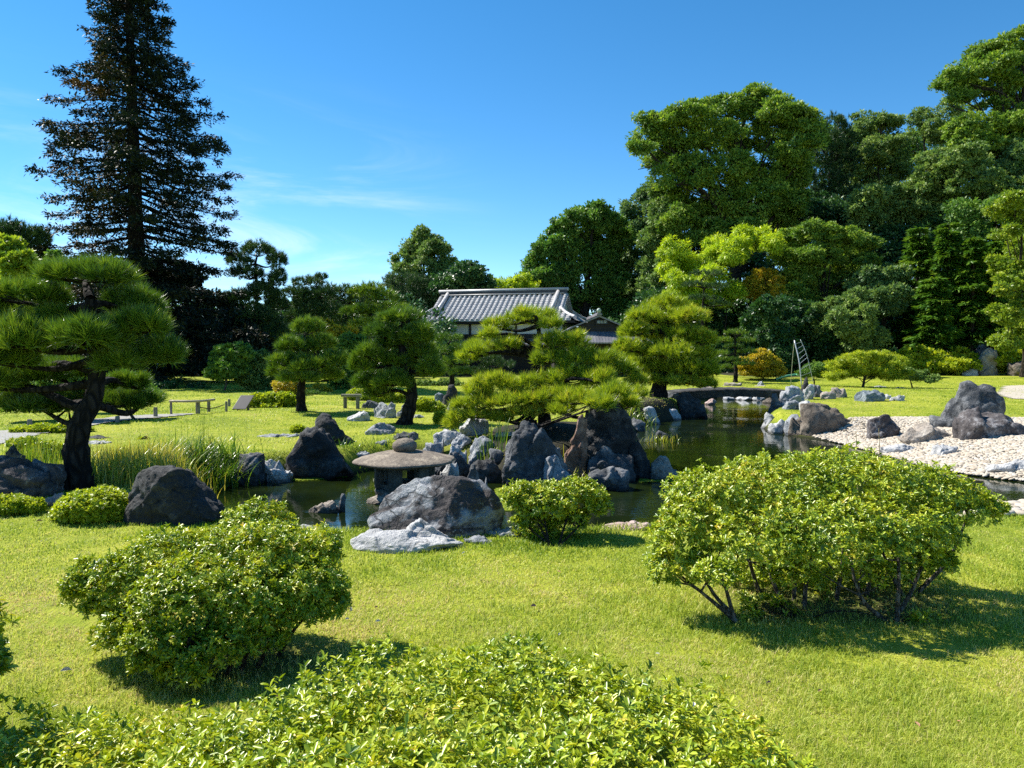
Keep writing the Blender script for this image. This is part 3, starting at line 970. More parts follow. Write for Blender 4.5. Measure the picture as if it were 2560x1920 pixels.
def shrub(name, label, lobes, y, mat, cat='shrub', group=None, shoots=1500, rosette=7, L=0.036, Wd=0.014, layers=(0.62, 1.0), stems=None, seed=1, stem_r=0.012,
          near=False, depth=0.9, base=None, drop=0.7, up=-0.55, split_stems=False, tcl=0.18, bark=None, lift=0.6):
    """a leafy shrub: rosettes of leaves at the shoot tips over a set of lobes, on forked stems"""
    rng = np.random.default_rng(seed)
    C, Rd = px_lobes(lobes, y, 0, depth, rng)
    b = np.array([C[:, 0].mean(), C[:, 1].mean(), 0]) if base is None else np.array(base, float)
    b[2] = gz(b[0], b[1])
    root = empty(name, b)
    tag(root, label, cat, group)
    P, N, k = lobe_points(C, Rd, shoots, rng, layers, drop, up)
    g0 = H(P[:, 0], P[:, 1]) + 0.03
    ok = P[:, 2] > g0
    P, N = P[ok], N[ok]
    # uneven surface: tips pushed in and out in soft lumps
    P = P + N * (fbm(P * (2.2 / Rd.mean()), 3, seed) * Rd.mean() * 0.42)[:, None]
    if near:   # single shoots stand proud with dark hollows between them
        fr = 0.55 / L
        hf = vnoise(P * fr, seed + 9)
        P = P + N * ((hf - 0.5) * L * 2.2)[:, None]
        k2 = hf > 0.36
        P, N = P[k2], N[k2]
    n = len(P)
    Ax = nrm(N * 0.7 + np.array([-0.1, 0.0, lift]) + rng.normal(size=N.shape) * 0.28)
    m = rosette
    cid = np.repeat(np.arange(n), m)
    ph = np.tile(np.arange(m) * 2.39996, n) + np.repeat(rng.uniform(0, 6.28, n), m)
    e1 = nrm(np.cross(Ax, np.array([0.3, 0.9, 0.2]))); e2 = np.cross(Ax, e1)
    rad = e1[cid] * np.cos(ph)[:, None] + e2[cid] * np.sin(ph)[:, None]
    op = rng.uniform(0.35, 1.0, n * m)[:, None]
    Dv = nrm(Ax[cid] * (1.05 - op) + rad * op + rng.normal(size=rad.shape) * 0.10)
    Nv = nrm(Ax[cid] * 0.9 - rad * 0.35 + rng.normal(size=rad.shape) * 0.18)
    st = P[cid] - Ax[cid] * (rng.uniform(0, 0.7, n * m) * L)[:, None]
    ll = L * rng.uniform(0.6, 1.25, n * m)
    V, Fc = (leaf_six if near else leaf_quads)(st, Dv, Nv, ll, ll * (Wd / L) * rng.uniform(0.85, 1.2, n * m))
    tn = fbm(P * (1.3 / Rd.mean()), 3, seed + 3)
    t = 0.50 + 0.55 * tn[cid] + rng.normal(0, tcl, n)[cid] * 0.7 + rng.normal(0, 0.15, n * m)
    if near: t = np.concatenate([t[:, None], t[:, None]], 1).ravel()
    mk('foliage', V, Fc, G[mat], root, t)
    # stems
    parts = []
    for s in (stems or []):
        parts.append(s)
    if stems is None:
        for i in range(10):
            c = C[rng.integers(len(C))]
            th = rng.uniform(0, 6.28); q = rng.uniform(0, 0.35) * Rd[:, 0].mean()
            g = np.array([b[0] + math.cos(th) * stem_r, b[1] + math.sin(th) * stem_r, 0]); g[2] = gz(g[0], g[1]) - 0.03
            e = c + sphere_dirs(1, rng)[0] * Rd.mean(0) * 0.55
            parts.append([g, (g + e) / 2 + rng.normal(size=3) * 0.04, e])
    ms = []
    for s in parts:
        Q = curve(s, 9)
        tr = [tube(Q, np.linspace(stem_r, stem_r * 0.4, len(Q)), 7)]
        for _ in range(4):
            a = Q[int(rng.integers(len(Q) // 2, len(Q)))]
            j = rng.integers(len(P))
            near_ = P[rng.integers(len(P), size=30)]
            e = near_[np.argmin(np.linalg.norm(near_ - a, axis=1))]
            tq = curve([a, (a + e) / 2 + rng.normal(size=3) * 0.03, e], 5)
            tr.append(tube(tq, np.linspace(stem_r * 0.45, stem_r * 0.2, len(tq)), 5))
        if split_stems:
            sv, sf = join(tr); mk('stem', sv, sf, bark or TWIG, root, smooth=True)
        else:
            ms += tr
    if ms:
        sv, sf = join(ms); mk('stem', sv, sf, bark or TWIG, root, smooth=True)
    return root

def conifer(label, u, y, prof_l, prof_r, v_base, v_top, r0, seed=3, name='spruce_tree', mat='spruce', n_whorl=44, Lf=0.21, Wf=0.075, brown=True):
    """a tall layered conifer: trunk and tiers of drooping boughs, outline from left and right half-widths (row, half-width)"""
    rng = np.random.default_rng(seed)
    s = y / F
    bx = pd(u, 900, y)[0]
    base = np.array([bx, y, gz(bx, y)])
    root = empty(name, base)
    tag(root, label, 'tree')
    ztop = pd(u, v_top, y)[2]
    Hh = ztop - base[2]
    tz = np.linspace(0, 1, 16)
    Q = np.stack([bx + 0.06 * np.sin(tz * 5), np.full(16, y), base[2] - 0.2 + tz * (Hh + 0.2)], 1)
    V, Fc = tube(Q, r0 * (1 - 0.93 * tz) + 0.03, 10)
    bparts = [(V, Fc)]
    LP, LD, LN, LT = [], [], [], []
    zs = base[2] + Hh * (np.linspace(0.03, 0.985, n_whorl) + rng.normal(0, 0.004, n_whorl))
    for z in zs:
        v = HORIZON - (z - CAMH) / s
        nb = int(rng.integers(6, 9))
        a0 = rng.uniform(0, 6.28)
        for j in range(nb):
            th = a0 + j * 6.283 / nb + rng.normal(0, 0.18)
            cx = math.cos(th)
            wl_ = np.interp(v, [p[0] for p in prof_l], [p[1] for p in prof_l]); wr = np.interp(v, [p[0] for p in prof_r], [p[1] for p in prof_r])
            wr, wl_ = 0.95 * wr, 0.82 * wl_
            side = wr * s if cx > 0 else wl_ * s
            mean = 0.5 * (wr + wl_) * s
            ln = (abs(cx) * side + (1 - abs(cx)) * mean) * rng.choice([rng.uniform(0.62, 0.9), rng.uniform(0.88, 1.08)])
            dirv = np.array([cx, math.sin(th), 0])
            tt = np.linspace(0, 1, 8)[:, None]
            dz = -0.26 * ln * tt[:, 0] ** 1.1 + 0.12 * ln * tt[:, 0] ** 3 + rng.normal(0, 0.05) * ln * tt[:, 0]
            B = np.array([bx, y, z + 0.10 * ln]) + dirv * ln * tt + np.stack([0 * dz, 0 * dz, dz], 1)
            B += np.cumsum(rng.normal(size=B.shape) * 0.012 * ln, 0)
            bparts.append(tube(B, np.linspace(0.028 + 0.010 * ln, 0.008, 8), 4))
            # side sprays: flat, slightly hanging
            ns = int(5 + ln * 5.2)
            f = rng.uniform(0.10, 1.0, ns) ** 0.75
            bi = f * 7
            i0 = np.minimum(bi.astype(int), 6)
            pb = B[i0] + (B[i0 + 1] - B[i0]) * (bi - i0)[:, None]
            sd = rng.choice([-1, 1], ns)
            perp = np.array([-dirv[1], dirv[0], 0])
            spl = ln * 0.30 * (1.15 - f) * rng.uniform(0.4, 1.2, ns) + 0.18
            sdv = nrm(perp * sd[:, None] * 0.8 + dirv * 0.75 + rng.normal(size=(ns, 3)) * 0.15)
            k = 20
            g = rng.random((ns, k))
            pp = pb[:, None] + sdv[:, None] * (spl[:, None] * g)[..., None]
            pp[..., 2] -= 0.22 * spl[:, None] * g ** 1.5
            pp += rng.normal(size=pp.shape) * np.array([0.09, 0.09, 0.07])
            dd = nrm(np.repeat(sdv[:, None], k, 1) + rng.normal(size=pp.shape) * 0.55 + np.array([0, 0, -0.12]))
            LP.append(pp.reshape(-1, 3)); LD.append(dd.reshape(-1, 3))
            bt = 0.42 + rng.normal(0, 0.12)
            if brown and cx < 0.2 and rng.random() < 0.42: bt += 0.34
            LT.append(bt + rng.normal(0, 0.12, ns * k))
    V, Fc = join(bparts)
    mk('trunk', V, Fc, BARK_DARK, root, smooth=True)
    P = np.concatenate(LP); D = np.concatenate(LD); T = np.concatenate(LT)
    N = nrm(np.array([0, 0, 1.0]) + rng.normal(size=P.shape) * 0.5)
    lt = rng.uniform(0.6, 1.3, len(P))
    V, Fc = leaf_quads(P, D, N, Lf * lt, Wf * lt)
    mk('crown', V, Fc, G[mat], root, T)
    return root

def spray_tree(label, y, u, v_top, v_bot, hw, seed, r0=0.16, mat='cypress', name='cypress_tree', tiers=16, group=None, L=0.34, Wd=0.085, dy=0.0):
    """soft conifer with fan-like boughs"""
    rng = np.random.default_rng(seed)
    s = y / F
    bx = pd(u, 900, y)[0]
    base = np.array([bx, y, gz(bx, y)])
    root = empty(name, base); tag(root, label, 'tree', group)
    zt, zb = pd(u, v_top, y)[2], pd(u, v_bot, y)[2]
    tz = np.linspace(0, 1, 10)
    Q = np.stack([bx + 0.08 * np.sin(tz * 4 + seed), np.full(10, y), base[2] - 0.2 + tz * (zt - base[2] + 0.1)], 1)
    bp = [tube(Q, r0 * (1 - 0.9 * tz) + 0.015, 9)]
    LP, LD, LT = [], [], []
    for z in np.linspace(zb, zt - 0.2, tiers) + rng.normal(0, 0.10, tiers):
        q = min(max((z - zb) / (zt - zb), 0.0), 1.0)
        ln0 = hw * s * (1.0 - 0.72 * q ** 1.4)
        for j in range(4):
            th = rng.uniform(0, 6.28)
            ln = ln0 * rng.uniform(0.45, 1.15)
            d = np.array([math.cos(th), math.sin(th), 0])
            tt = np.linspace(0, 1, 6)[:, None]
            B = np.array([bx, y, z]) + d * ln * tt + np.array([0, 0, 1.0]) * (0.22 * ln * tt - 0.30 * ln * tt ** 2)
            bp.append(tube(B, np.linspace(0.03, 0.006, 6), 4))
            n = int(60 + ln * 60)
            f = rng.uniform(0.15, 1.0, n)
            i0 = np.minimum((f * 5).astype(int), 4)
            pb = B[i0] + (B[i0 + 1] - B[i0]) * (f * 5 - i0)[:, None]
            perp = np.array([-d[1], d[0], 0])
            lat = rng.normal(0, 0.16, n) * ln * (1.15 - f)
            P = pb + perp * lat[:, None] + rng.normal(size=(n, 3)) * 0.04
            P[:, 2] -= 0.35 * np.abs(lat)
            D = nrm(d + perp * np.sign(lat)[:, None] * 0.7 + np.array([0, 0, -0.28]) + rng.normal(size=(n, 3)) * 0.28)
            LP.append(P); LD.append(D); LT.append(np.full(n, 0.5 + rng.normal(0, 0.15)) + rng.normal(0, 0.13, n))
    V, Fc = join(bp); mk('trunk', V, Fc, BARK, root, smooth=True)
    P = np.concatenate(LP); D = np.concatenate(LD)
    V, Fc = leaf_quads(P, D, nrm(np.array([0, 0, 1.0]) + rng.normal(size=P.shape) * 0.35), L * rng.uniform(0.6, 1.3, len(P)), Wd)
    mk('crown', V, Fc, G[mat], root, np.concatenate(LT))
    return root

# ================================================================== BUILDINGS
tile_m = plain('grey_roof_tile', (0.34, 0.33, 0.325), (0.50, 0.485, 0.475), 0.38, 3.0, 0.1, spec=0.6)
tile_dark = plain('dark_ridge_tile', (0.025, 0.027, 0.032), (0.06, 0.062, 0.07), 0.5, 4.0, 0.1)
plaster = plain('white_plaster', (0.62, 0.64, 0.64), (0.72, 0.73, 0.72), 0.9, 1.5, 0.05)
dark_wood = plain('dark_stained_timber', (0.010, 0.009, 0.009), (0.028, 0.024, 0.022), 0.7, 5.0, 0.2, stretch=(1, 1, 0.15))
copper = plain('grey_sheet_roof', (0.12, 0.12, 0.135), (0.22, 0.215, 0.225), 0.45, 2.2, 0.15, stretch=(1, 0.25, 0.25), spec=0.5)

def teahouse():
    y0 = 56.0
    px0 = pd(1256, 806, y0)
    yaw = math.radians(15)
    root = empty('teahouse', (px0[0], y0, gz(px0[0], y0)))
    tag(root, 'low white-walled teahouse with a grey tiled hip-and-gable roof', 'building')
    c, s_ = math.cos(yaw), math.sin(yaw)
    Rz = np.array([[c, s_, 0], [-s_, c, 0], [0, 0, 1]])   # right end nearer
    org = np.array([px0[0], y0, 0])
    def put(mb, name, mat, smooth=False):
        V = np.array(mb.V) @ Rz.T + org
        return mk(name, V, mb.F, mat, root, smooth=smooth)
    E, ez, rz, D = 6.05, 3.78, 5.80, 3.3        # half eave length, eave height, ridge height, half depth
    gx_, tg = 4.85, 0.42                          # gable half length, slope fraction where the hip meets the gable
    def surf(t):     # slope curve: slightly hollow
        return -D * (1 - t), ez + (rz - ez) * (0.86 * t + 0.14 * t * t)
    m = MB()
    pitch = 0.38
    nr = int(2 * E / pitch)
    pr = [(-0.5, 0.0), (-0.30, 0.0), (-0.27, 0.075), (-0.14, 0.125), (0, 0.14), (0.14, 0.125), (0.27, 0.075), (0.30, 0.0), (0.5, 0.0)]
    for i in range(nr):
        xc = -E + (i + 0.5) * pitch
        t1 = 1.0
        if abs(xc) > gx_:
            t1 = tg * (E - abs(xc)) / (E - gx_) + 0.02
        nc = max(1, int(round(15 * t1)))
        for side in (-1, 1):
            for k in range(nc):
                ta, tb = t1 * k / nc, t1 * (k + 1) / nc
                ya, za = surf(ta); yb, zb = surf(tb)
                V = []
                for (dx, dz) in pr:
                    V.append((xc + dx * pitch, side * -ya if side > 0 else ya, za + dz + 0.035))
                for (dx, dz) in pr:
                    V.append((xc + dx * pitch, side * -yb if side > 0 else yb, zb + dz * 0.96 + 0.004))
                n = len(pr)
                Fc = [(j, j + 1, n + j + 1, n + j) for j in range(n - 1)]
                # lower edge thickness
                b = len(V)
                for (dx, dz) in pr:
                    V.append((xc + dx * pitch, side * -ya if side > 0 else ya, za - 0.03))
                Fc += [(b + j, b + j + 1, j + 1, j) for j in range(n - 1)]
                m.add(V, Fc)
    # hip ends
    for sx_ in (-1, 1):
        yg, zg = surf(tg)
        m.add([(sx_ * E, -D, ez), (sx_ * E, D, ez), (sx_ * gx_, -yg, zg), (sx_ * gx_, yg, zg)], [(0, 1, 2, 3)] if sx_ > 0 else [(3, 2, 1, 0)])
    put(m, 'roof_tile_slope', tile_m)
    # ridge: stacked courses with a round cap
    r = MB()
    r.box((0, 0, rz + 0.16), (2 * gx_ + 0.02, 0.34, 0.30), bev=0.02)
    put(r, 'ridge_base', tile_dark)
    r = MB()
    r.tube([(-gx_ - 0.12, 0, rz + 0.36), (gx_ + 0.12, 0, rz + 0.36)], 0.12, 12)
    r.box((0, -0.2, rz + 0.06), (2 * gx_ - 0.3, 0.09, 0.07))
    put(r, 'ridge_cap', tile_m, True)
    for sx_ in (-1, 1):
        xk = sx_ * (gx_ - 0.62)
        ya, za = surf(0.99); yb, zb = surf(0.22)
        for fy in (-1, 1):
            d = MB()
            d.tube([(xk, fy * -ya, za + 0.24), (xk, fy * -(ya + yb) / 2, (za + zb) / 2 + 0.20), (xk, fy * -yb, zb + 0.24)] if fy > 0 else [(xk, ya, za + 0.24), (xk, (ya + yb) / 2, (za + zb) / 2 + 0.20), (xk, yb, zb + 0.24)], 0.15, 8)
            put(d, 'descending_ridge', tile_m, True)
            e = MB()
            e.lathe([(0.02, -0.09), (0.20, -0.06), (0.22, 0.02), (0.12, 0.08), (0.02, 0.10)], (0, 0, 0), 14)
            V = np.array(e.V)[:, [0, 2, 1]] * np.array([1, 1, 1]) + np.array([xk, (yb if fy < 0 else -yb) + (-0.10 if fy < 0 else 0.10), zb + 0.16])
            e.V = [tuple(v) for v in V]
            e.box((xk, (yb if fy < 0 else -yb) + (-0.05 if fy < 0 else 0.05), zb + 0.06), (0.56, 0.10, 0.14), bev=0.03)
            put(e, 'ridge_end_tile', tile_dark)
            yg, zg = surf(tg)
            h = MB()
            h.tube(curve([(sx_ * (gx_ - 0.1), (yg if fy < 0 else -yg), zg + 0.16), (sx_ * (gx_ + 0.55), (yg - D) / 2 if fy < 0 else -(yg - D) / 2, (zg + ez) / 2 + 0.08), (sx_ * (E + 0.05), (-D - 0.05) if fy < 0 else D + 0.05, ez + 0.20)], 9), 0.12, 8)
            put(h, 'hip_ridge', tile_m, True)
        g = MB()
        yg, zg = surf(tg)
        g.add([(sx_ * (gx_ - 0.25), yg, zg), (sx_ * (gx_ - 0.25), -yg, zg), (sx_ * (gx_ - 0.25), 0, rz)], [(0, 1, 2)])
        put(g, 'gable_wall', plaster)
    # eave board and soffit
    e = MB()
    e.box((0, -D + 0.12, ez - 0.085), (2 * E - 0.1, 0.07, 0.11))
    e.box((0, 0, ez - 0.16), (2 * E - 0.2, 2 * D - 0.2, 0.05))
    put(e, 'eave_board', dark_wood)
    wy = -D + 0.85
    w = MB()
    w.box((0, 0, 1.9), (2 * (E - 0.95), -2 * wy, 3.56))
    put(w, 'wall', plaster)
    b = MB()
    b.box((0, wy - 0.03, 2.70), (2 * (E - 0.9), 0.10, 0.34))
    b.box((0, wy - 0.02, 1.0), (2 * (E - 0.93), 0.08, 2.1))
    b.box((0, wy - 0.03, 3.62), (2 * (E - 0.9), 0.08, 0.10))
    put(b, 'timber_beam', dark_wood)
    for k in range(7):
        q = MB()
        q.box((-(E - 0.95) + k * 2 * (E - 0.95) / 6, wy - 0.035, 3.22), (0.15, 0.13, 0.72))
        put(q, 'post', dark_wood)
    l = MB()
    ly = wy - 1.35
    l.add([(-E + 0.5, wy - 0.09, 2.52), (E - 0.5, wy - 0.09, 2.52), (E - 0.2, ly, 2.14), (-E + 0.2, ly, 2.14), (-E + 0.2, ly, 2.06), (E - 0.2, ly, 2.06)], [(0, 3, 2, 1), (3, 4, 5, 2)])
    put(l, 'lower_roof', copper)
    return root
teahouse()

def gatehouse():
    y = 47.5
    s = y / F
    def X(u): return pd(u, 800, y)[0]
    def Z(v): return CAMH + (HORIZON - v) * s
    ax, az = X(1497), Z(789)
    root = empty('entrance_hall', (ax, y, gz(ax, y)))
    tag(root, 'dark timber entrance hall with a low gable and a hanging name plaque', 'building')
    lx, lz = X(1366), Z(853)
    rx_, rz_ = X(1628), Z(853)
    dep = 6.0
    # gable roof: two slopes running back
    m = MB()
    th = 0.10
    for (ex, ezz) in ((lx, lz), (rx_, rz_)):
        mx_, mz = (ax + ex) / 2, (az + ezz) / 2 + 0.13
        V = []
        for yy in (y - 0.28, y + dep):
            for (a, b) in ((ax, az), (mx_, mz), (ex, ezz)):
                V += [(a, yy, b), (a, yy, b - th)]
        Fc = []
        for k in (0, 2):
            Fc += [(k, k + 2, k + 8, k + 6), (k + 1, k + 7, k + 9, k + 3), (k, k + 1, k + 3, k + 2)]
        Fc += [(4, 5, 11, 10)]
        m.add(V, Fc)
    m.build('roof', copper, root)
    r = MB()
    r.box((ax, y + dep / 2 - 0.1, az + 0.05), (0.34, dep + 0.5, 0.14), bev=0.03)
    r.box((ax, y + dep / 2 - 0.1, az + 0.15), (0.20, dep + 0.5, 0.08), bev=0.03)
    r.build('ridge_cap', copper, root)
    f = MB()
    f.lathe([(0.02, -0.13), (0.10, -0.12), (0.15, -0.02), (0.12, 0.08), (0.03, 0.14)], (ax - 0.03, y - 0.30, az + 0.30), 12)
    f.build('ridge_ornament', plain('pale_copper', (0.25, 0.32, 0.27), (0.45, 0.52, 0.46), 0.5, 8, 0.1), root, smooth=True)
    w = MB()
    zt = Z(828)
    w.add([(lx + 0.5, y, zt - 0.4), (ax, y, az - 0.12), (rx_ - 0.5, y, zt - 0.4), (rx_ - 0.5, y, 0.05), (lx + 0.5, y, 0.05)], [(0, 4, 3, 2, 1)])
    w.add([(lx + 0.5, y, zt - 0.4), (lx + 0.5, y + dep, zt - 0.4), (lx + 0.5, y + dep, 0.05), (lx + 0.5, y, 0.05)], [(0, 1, 2, 3)])
    w.add([(rx_ - 0.5, y, zt - 0.4), (rx_ - 0.5, y + dep, zt - 0.4), (rx_ - 0.5, y + dep, 0.05), (rx_ - 0.5, y, 0.05)], [(3, 2, 1, 0)])
    w.build('gable_wall', dark_wood, root)
    bb = MB()
    for v in (815, 826):
        bb.box((ax, y - 0.04, Z(v)), ((X(1560) - X(1434)) * (0.9 if v == 815 else 1.15), 0.07, 0.06))
    bb.box((ax, y - 0.04, Z(803)), (0.10, 0.07, 0.45))
    bb.build('gable_beam', dark_wood, root)
    p = MB()
    pt, pb = Z(829), Z(858)
    x0, x1 = X(1404), X(1596)
    n = 26
    for k in range(n):
        a, b = x0 + (x1 - x0) * k / n, x0 + (x1 - x0) * (k + 1) / n
        q = 0.012
        V = [(a, y - 0.06, pt), (b - q, y - 0.06, pt), (b - q, y - 1.5, pb + 0.03), (a, y - 1.5, pb + 0.03),
             (a, y - 1.5, pb - 0.05), (b - q, y - 1.5, pb - 0.05)]
        p.add(V, [(0, 3, 2, 1), (3, 4, 5, 2)])
        p.box((b - q / 2, (2 * y - 1.56) / 2, (pt + pb) / 2 + 0.022), (0.03, 1.62, 0.03), np.array([[1, 0, 0], [0, 0.895, -0.447], [0, 0.447, 0.895]]))
    p.build('porch_roof', copper, root)
    for u in (1412, 1588):
        c = MB(); c.box((X(u), y - 1.3, (pb + 0.1) / 2), (0.16, 0.16, pb - 0.1), bev=0.01); c.build('porch_post', dark_wood, root)
    q = MB(); q.box((X(1504), y - 0.13, Z(806)), (0.80, 0.05, 0.27), bev=0.01)
    pl = q.build('name_plaque', plain('plaque_board', (0.012, 0.011, 0.011), (0.02, 0.018, 0.017), 0.5, 4, 0), root)
    cu = bpy.data.curves.new('plaque_text', 'FONT')
    cu.body = '\u5eb5\u677e\u8475'
    cu.size = 0.205
    cu.align_x = 'CENTER'; cu.align_y = 'CENTER'
    cu.extrude = 0.004
    tob = bpy.data.objects.new('lettering', cu)
    COL.objects.link(tob)
    dg = bpy.context.evaluated_depsgraph_get()
    me = bpy.data.meshes.new_from_object(tob.evaluated_get(dg))
    bpy.data.objects.remove(tob)
    me.materials.clear(); me.materials.append(plain('white_lettering', (0.4, 0.45, 0.44), (0.55, 0.6, 0.58), 0.6, 5, 0))
    lo_ = bpy.data.objects.new('lettering', me)
    link(lo_, pl)
    lo_.location = Vector((X(1504), y - 0.163, Z(806))) - Vector(ORIG[pl])
    lo_.rotation_euler = (math.pi / 2, 0, 0)
    return root
gatehouse()

# ================================================================== STONE LANTERN, BRIDGE, SMALL BUILT THINGS
lantern_stone = rock_mat('lantern_granite', (0.06, 0.050, 0.040), (0.19, 0.155, 0.12), (0.46, 0.39, 0.29), 3.0, 0.0, None, 0, 0.0)
lantern_dark = rock_mat('dark_granite', (0.03, 0.032, 0.028), (0.09, 0.095, 0.085), (0.22, 0.22, 0.2), 3.0, 0.0, None, 0, 0.0)  # darker grey tone for the fire box, platform and legs
def lantern():
    y = 10.3
    s = y / F
    c0 = pd(1012, 1170, y)
    cx, cy_ = c0[0], y
    def Z(v): return pd(1012, v, y)[2]
    root = empty('snow_viewing_lantern', (cx, cy_, WATER))
    tag(root, 'squat stone lantern with a wide mushroom roof standing in the pond', 'stone lantern')
    rw = 131 * s
    zr, zt = Z(1150), Z(1127)
    hexa = lambda a: 1.0 - 0.055 * (0.5 + 0.5 * np.cos(6 * a + 0.6))
    def lum(name, prof, mat, k=48, sq=None, amp=0.010, c=(cx, cy_, 0)):
        m = MB().lathe(prof, c, k, sq)
        V = np.array(m.V)
        V = V + nrm(V - np.array([c[0], c[1], V[:, 2].mean()])) * (amp * fbm(V * 9, 4, 7) * 2)[:, None]
        o = mk(name, V, m.F, mat, root, smooth=True)
        return o
    h = zt - zr
    lum('roof', [(0.02, zr + 0.0), (rw * 0.55, zr - 0.02), (rw * 0.9, zr - 0.035), (rw * 0.985, zr - 0.015), (rw, zr + 0.002), (rw * 0.97, zr + 0.02), (rw * 0.82, zr + h * 0.36), (rw * 0.63, zr + h * 0.64), (rw * 0.42, zr + h * 0.88), (rw * 0.22, zt), (0.02, zt + 0.01)], lantern_stone, 64, hexa, 0.014)
    fz0, fz1 = zt - 0.02, Z(1096)
    fr = 31 * s
    lum('finial', [(0.03, fz0), (fr * 0.80, fz0 + 0.01), (fr * 1.0, fz0 + (fz1 - fz0) * 0.38), (fr * 0.97, fz0 + (fz1 - fz0) * 0.66), (fr * 0.6, fz1 - 0.012), (0.02, fz1 + 0.004)], lantern_stone, 32, None, 0.008)
    # fire box: six corner posts, sill and head with open windows
    br = 70 * s
    bz0, bz1 = Z(1216), zr - 0.02
    m = MB()
    for k in range(6):
        a = k * math.pi / 3 + 0.30
        M = np.array([[math.cos(a), -math.sin(a), 0], [math.sin(a), math.cos(a), 0], [0, 0, 1]])
        m.box((cx + br * 0.92 * math.cos(a), cy_ + br * 0.92 * math.sin(a), (bz0 + bz1) / 2), (0.11, 0.17, bz1 - bz0), M, 0.012)
    ring = lambda z0, z1, ro, ri: [(ri, z0), (ro, z0), (ro, z1), (ri, z1)]
    def hexring(z0, z1, ro, ri):
        V = []
        for z, r_ in ((z0, ri), (z0, ro), (z1, ro), (z1, ri)):
            for k in range(6):
                a = k * math.pi / 3 + 0.30
                V.append((cx + r_ * math.cos(a), cy_ + r_ * math.sin(a), z))
        Fc = [(q * 6 + k, q * 6 + (k + 1) % 6, ((q + 1) % 4) * 6 + (k + 1) % 6, ((q + 1) % 4) * 6 + k) for q in range(4) for k in range(6)]
        m.add(V, Fc)
    hexring(bz0 - 0.002, bz0 + 0.06, br * 1.02, br * 0.3)
    hexring(bz1 - 0.07, bz1 + 0.002, br * 1.02, br * 0.3)
    mk('fire_box', np.array(m.V), m.F, lantern_dark, root)
    pz1 = bz0 - 0.002; pz0 = Z(1240)
    lum('platform', [(0.05, pz0), (br * 0.85, pz0), (br * 1.06, (pz0 + pz1) / 2 - 0.01), (br * 1.10, pz1 - 0.03), (br * 1.05, pz1), (0.05, pz1)], lantern_dark, 48, hexa, 0.006)
    for k in range(3):
        a = k * 2 * math.pi / 3 + 0.5
        Q = curve([(cx + br * 0.8 * math.cos(a), cy_ + br * 0.8 * math.sin(a), pz0 + 0.03), (cx + br * 1.12 * math.cos(a), cy_ + br * 1.12 * math.sin(a), pz0 - 0.12), (cx + br * 1.05 * math.cos(a), cy_ + br * 1.05 * math.sin(a), WATER - 0.3)], 10)
        MB().tube(Q, np.linspace(0.13, 0.10, len(Q)), 10).build('leg', lantern_dark, root, smooth=True)
lantern()
def flat_slab(us, v, z, th, mat, label, name='rock', cat='rock', seed=1):
    pass

bridge_m = rock_mat('bridge_stone', (0.012, 0.012, 0.013), (0.045, 0.044, 0.043), (0.16, 0.15, 0.14), 1.0, 0.0, None, 0, 0.2)
def bridge():
    y = 25.6
    a, b = pd(1702, 1000, y), pd(1985, 1000, y)
    n = 26
    x = np.linspace(a[0] - 0.25, b[0] + 0.2, n)
    t = np.linspace(-1, 1, n)
    top = pd(1850, 972, y)[2] - 0.11 * t ** 2
    bot = top - (0.27 + 0.03 * t ** 2)
    V, Fc = [], []
    for i in range(n):
        for (yy, zz) in ((y, bot[i]), (y - 0.012, top[i] - 0.03), (y + 0.02, top[i]), (y + 1.25, top[i]), (y + 1.28, top[i] - 0.03), (y + 1.27, bot[i])):
            V.append((x[i], yy + 0.015 * math.sin(i * 1.7), zz + 0.010 * math.sin(i * 2.3 + yy * 5)))
    for i in range(n - 1):
        for k in range(6):
            Fc.append((i * 6 + k, i * 6 + (k + 1) % 6, (i + 1) * 6 + (k + 1) % 6, (i + 1) * 6 + k))
    Fc += [tuple(range(6)), tuple(range((n - 1) * 6, n * 6))[::-1]]
    c = np.array([(a[0] + b[0]) / 2, y + 0.6, bot.mean()])
    o = mk('bridge', np.array(V), Fc, bridge_m, loc=c)
    tag(o, 'dark slightly arched stone slab bridge spanning the narrow end of the pond', 'bridge')
bridge()

wood_grey = plain('weathered_post_wood', (0.10, 0.09, 0.075), (0.26, 0.24, 0.21), 0.9, 10, 0.3, stretch=(1, 1, 0.15))
bamboo_pole = plain('dry_bamboo', (0.28, 0.23, 0.15), (0.45, 0.38, 0.26), 0.55, 6, 0.1)
def post(u, vt, vb, wpx, label, group='low posts along the path', round_=True):
    p = gh(u, vb)
    top = pd(u, vt, p[1])[2]
    r = wpx / 2 * p[1] / F
    m = MB()
    m.lathe([(r * 1.02, p[2] - 0.1), (r, p[2] + 0.05), (r * 0.97, top - 0.03), (r * 0.85, top), (0.005, top + 0.006)], (p[0], p[1], 0), 12)
    o = mk('post', np.array(m.V), m.F, wood_grey, loc=p)
    tag(o, label, 'post', group)
    return p, top
post(389, 1018, 1043, 10, 'single pale wooden post at the edge of the path left of the bamboo rail')
post(294, 1040, 1056, 11, 'short stubby post at the path edge just right of the pine trunk')
post(190, 1027, 1052, 12, 'wooden post partly hidden by the left side of the leaning pine trunk')
post(75, 1048, 1076, 12, 'thick greenish wooden post under the lowest limb of the pine')
post(566, 1004, 1029, 6, 'slim dark post beside the tilted signboard')
post(573, 998, 1016, 7, 'round-topped short pale post behind the slim dark post')

